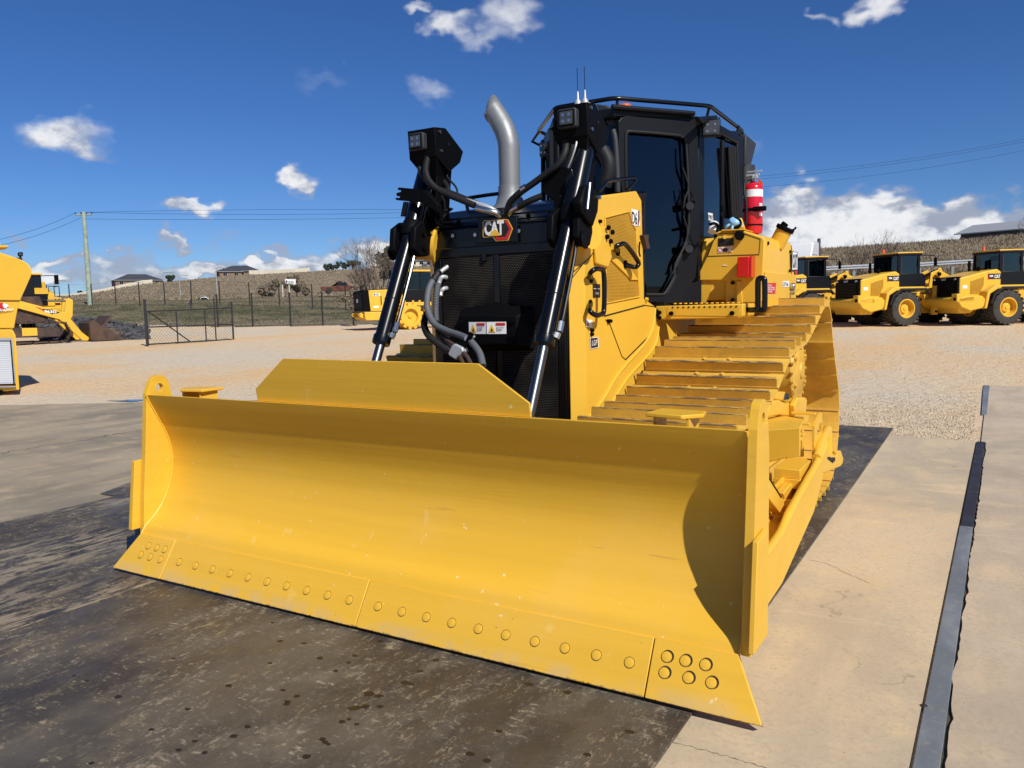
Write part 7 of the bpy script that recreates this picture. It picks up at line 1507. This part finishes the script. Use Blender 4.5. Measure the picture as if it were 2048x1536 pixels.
# ---- bare trees and shrubs
def bare_tree(lab, px, D, H, spread, n0, seed, levels=5, group='bare winter trees', name='bare_tree', r0=.11):
    rnd = random.Random(seed); base = ground_at(px, D); o = empty(name, tuple(base), 0, lab, 'tree', group); tr_ = MB(); br_ = MB()
    def grow(p, d, L_, r, lev, m):
        n_ = 3; pts = [p]
        for k in range(n_):
            d = (d + Vector((rnd.gauss(0,.12), rnd.gauss(0,.12), rnd.gauss(.03,.07)))).normalized(); p = p + d*(L_/n_); pts.append(p)
        m.tube(pts, r, n=5 if lev < 2 else 3, radii=[r*(1-.45*i/n_) for i in range(n_+1)])
        if lev >= levels: return
        for k in range(rnd.choice((2,3,3)) if lev < 2 else rnd.choice((2,3))):
            ax = Vector((rnd.gauss(0,1), rnd.gauss(0,1), rnd.gauss(0,.4))).normalized(); nd = (d + ax*rnd.uniform(.3,.62)*spread).normalized(); nd.z = abs(nd.z)*.9+.12; grow(pts[rnd.choice((2,3,3))], nd.normalized(), L_*rnd.uniform(.62,.85), r*.6, lev+1, br_)
    for k in range(n0):
        a = 2*PI*k/n0+rnd.random(); grow(Vector((math.cos(a)*.15, math.sin(a)*.15, -.2)), Vector((math.cos(a)*.35*spread, math.sin(a)*.35*spread, 1)).normalized(), H*.30, r0, 0, tr_)
    tr_.obj('trunk', 'bark', o); b__ = br_.obj('branches', 'bark', o, smooth=0); return o
bare_tree('large bare many-stemmed tree on the hillside left of the lift cylinder', 752, 118, 9.2, 1.0, 7, 3, 6, r0=.12)
bare_tree('smaller bare tree just right of the large one behind the cylinder', 778, 122, 8.0, 1.1, 5, 8, 5)
bare_tree('low bare tree left of the large bare tree on the hill', 735, 124, 5.5, 1.2, 6, 21, 5)
for i, (px, D, H, lab) in enumerate(((1735,56,3.7,'tallest bare sapling behind the middle wheel loader beacon'),(1758,57,2.8,'bare sapling right behind the middle wheel loader cab'),(1715,56,3.0,'bare shrubby sapling left of the middle wheel loader cab'),(1698,57,2.2,'low bare shrub beside the guard rail post'),(2040,90,3.2,'bare sapling beside the grey shed at the right edge'))): bare_tree(lab, px, D, H, 1.0, 4, 40+i, 5, group='bare saplings on the bank', r0=.035)
def leafy(lab, px, D, H, Wd, mat, seed, name='dark_tree', cat='tree', group=None, n=900, sz=.35):
    rnd = random.Random(seed); base = ground_at(px, D); o = empty(name, tuple(base), 0, lab, cat, group); m = MB()
    cl_ = [(rnd.gauss(0,.28)*Wd, rnd.gauss(0,.28)*Wd, H*(.25+.65*rnd.random()), rnd.uniform(.12,.3)*Wd) for _ in range(9)]
    for i in range(n):
        cx, cyy, cz, cr = rnd.choice(cl_); d = Vector((rnd.gauss(0,1), rnd.gauss(0,1), rnd.gauss(0,1))).normalized()*cr*rnd.uniform(.5,1.1); p = Vector((cx,cyy,max(.1,cz)))+d; a = Vector((rnd.gauss(0,1),rnd.gauss(0,1),rnd.gauss(0,1))).normalized(); b_4 = a.orthogonal().normalized(); s_ = sz*rnd.uniform(.5,1.3)
        m.add([p+a*s_, p-a*s_*.6+b_4*s_*.7, p-a*s_*.6-b_4*s_*.7], [(0,1,2)])
    m.obj('foliage', mat, o, smooth=0); cy('trunk', 'bark', o, (0,0,-.3), (0,0,H*.5), .12, .06, n=6); return o
leafy('dense olive tree behind the lift cylinder beside the bare trees', 785, 128, 9.0, 4.5, 'greenleaf', 1, n=1300)
leafy('brown bushy shrub below the pale fence on the hill', 602, 150, 4.2, 5.0, 'brownleaf', 2, 'shrub', 'shrub', n=1500); leafy('low brown bush left of the road sign on the hill', 540, 170, 2.2, 5.0, 'brownleaf', 4, 'shrub', 'shrub', n=800)
for i, (px, H, W_2, lab) in enumerate(((662,2.6,2.0,'leftmost dark tree on the hill skyline'),(672,3.0,2.2,'second dark tree on the hill skyline'),(684,3.4,2.4,'tallest dark tree of the skyline row'),(696,2.8,2.2,'rightmost dark tree of the skyline row'),(709,4.0,3,'dark round tree on the skyline left of the bare tree'),(722,4.0,3,'dark round tree on the skyline touching the bare tree'),(862,9,6,'dark tree beside the white hilltop house'),(352,2.4,3.4,'dark round shrub on the skyline right of the brick house'),(176,2.2,1.6,'tiny dark shrub by the cream fence left of the pole'))): leafy(lab, px, 338, H, W_2, 'greenleaf', 60+i, group='dark trees on the skyline', n=420, sz=.5)
leafy('rusty brown bush by the fence beside the soil compactor', 716, 54, 2.8, 1.4, 'brownleaf', 15, 'shrub', 'shrub', n=900, sz=.09)
# ---- rock heap and logs beyond the tracked loader
rk = MB(); rnd = random.Random(9)
def rocks(n, px0, px1, D0, D1, s0_, s1_, hz):
    for i in range(n):
        px = rnd.uniform(px0, px1); D = rnd.uniform(D0, D1); f = (px-px0)/(px1-px0); g_ = ground_at(px, D); s_ = rnd.uniform(s0_, s1_); 
        hgt = hz*math.sin(PI*min(1, max(0, (D-D0)/(D1-D0))))*max(0, 1-f**3); c_5 = Vector((g_.x, g_.y, g_.z+rnd.uniform(.5,1)*hgt)); vs_ = [c_5+Vector((rnd.uniform(-1,1),rnd.uniform(-1,1),rnd.uniform(-.7,.9)))*s_ for _ in range(8)]
        bm = bmesh.new(); vv = [bm.verts.new(v) for v in vs_]; r_ = bmesh.ops.convex_hull(bm, input=vv); bmesh.ops.delete(bm, geom=[g for g in r_['geom_unused'] if isinstance(g, bmesh.types.BMVert)], context='VERTS'); bm.verts.index_update(); bm.verts.ensure_lookup_table(); rk.add([v.co for v in bm.verts], [tuple(v.index for v in f_.verts) for f_ in bm.faces]); bm.free()
rocks(5200, 90, 300, 39.5, 60, .09, .27, 1.0)
o = rk.obj('rock_heap', 'rock', None, smooth=0); tag(o, 'long heap of dark grey rocks beyond the tracked loader', 'rock heap', kind='stuff')
for i, (px, D, L_, lab) in enumerate(((178,40.5,3.2,'upper weathered log lying against the rock heap'),(196,40.0,2.6,'lower weathered log in front of the rock heap'),(222,40.2,1.6,'short pale log end at the right of the rock heap'))):
    g_ = ground_at(px, D); lg_ = MB(); P = [g_+hd_*(L_*(k/6-.5))+Vector((0,0,.22+.18*(i == 0)+rnd.uniform(-.03,.03))) for k in range(7)]; lg_.tube(P, .17, n=10, radii=[.16+rnd.uniform(-.03,.03) for _ in range(7)]); o = lg_.obj('log', 'bark', None); tag(o, lab, 'log', 'logs by the rock heap')
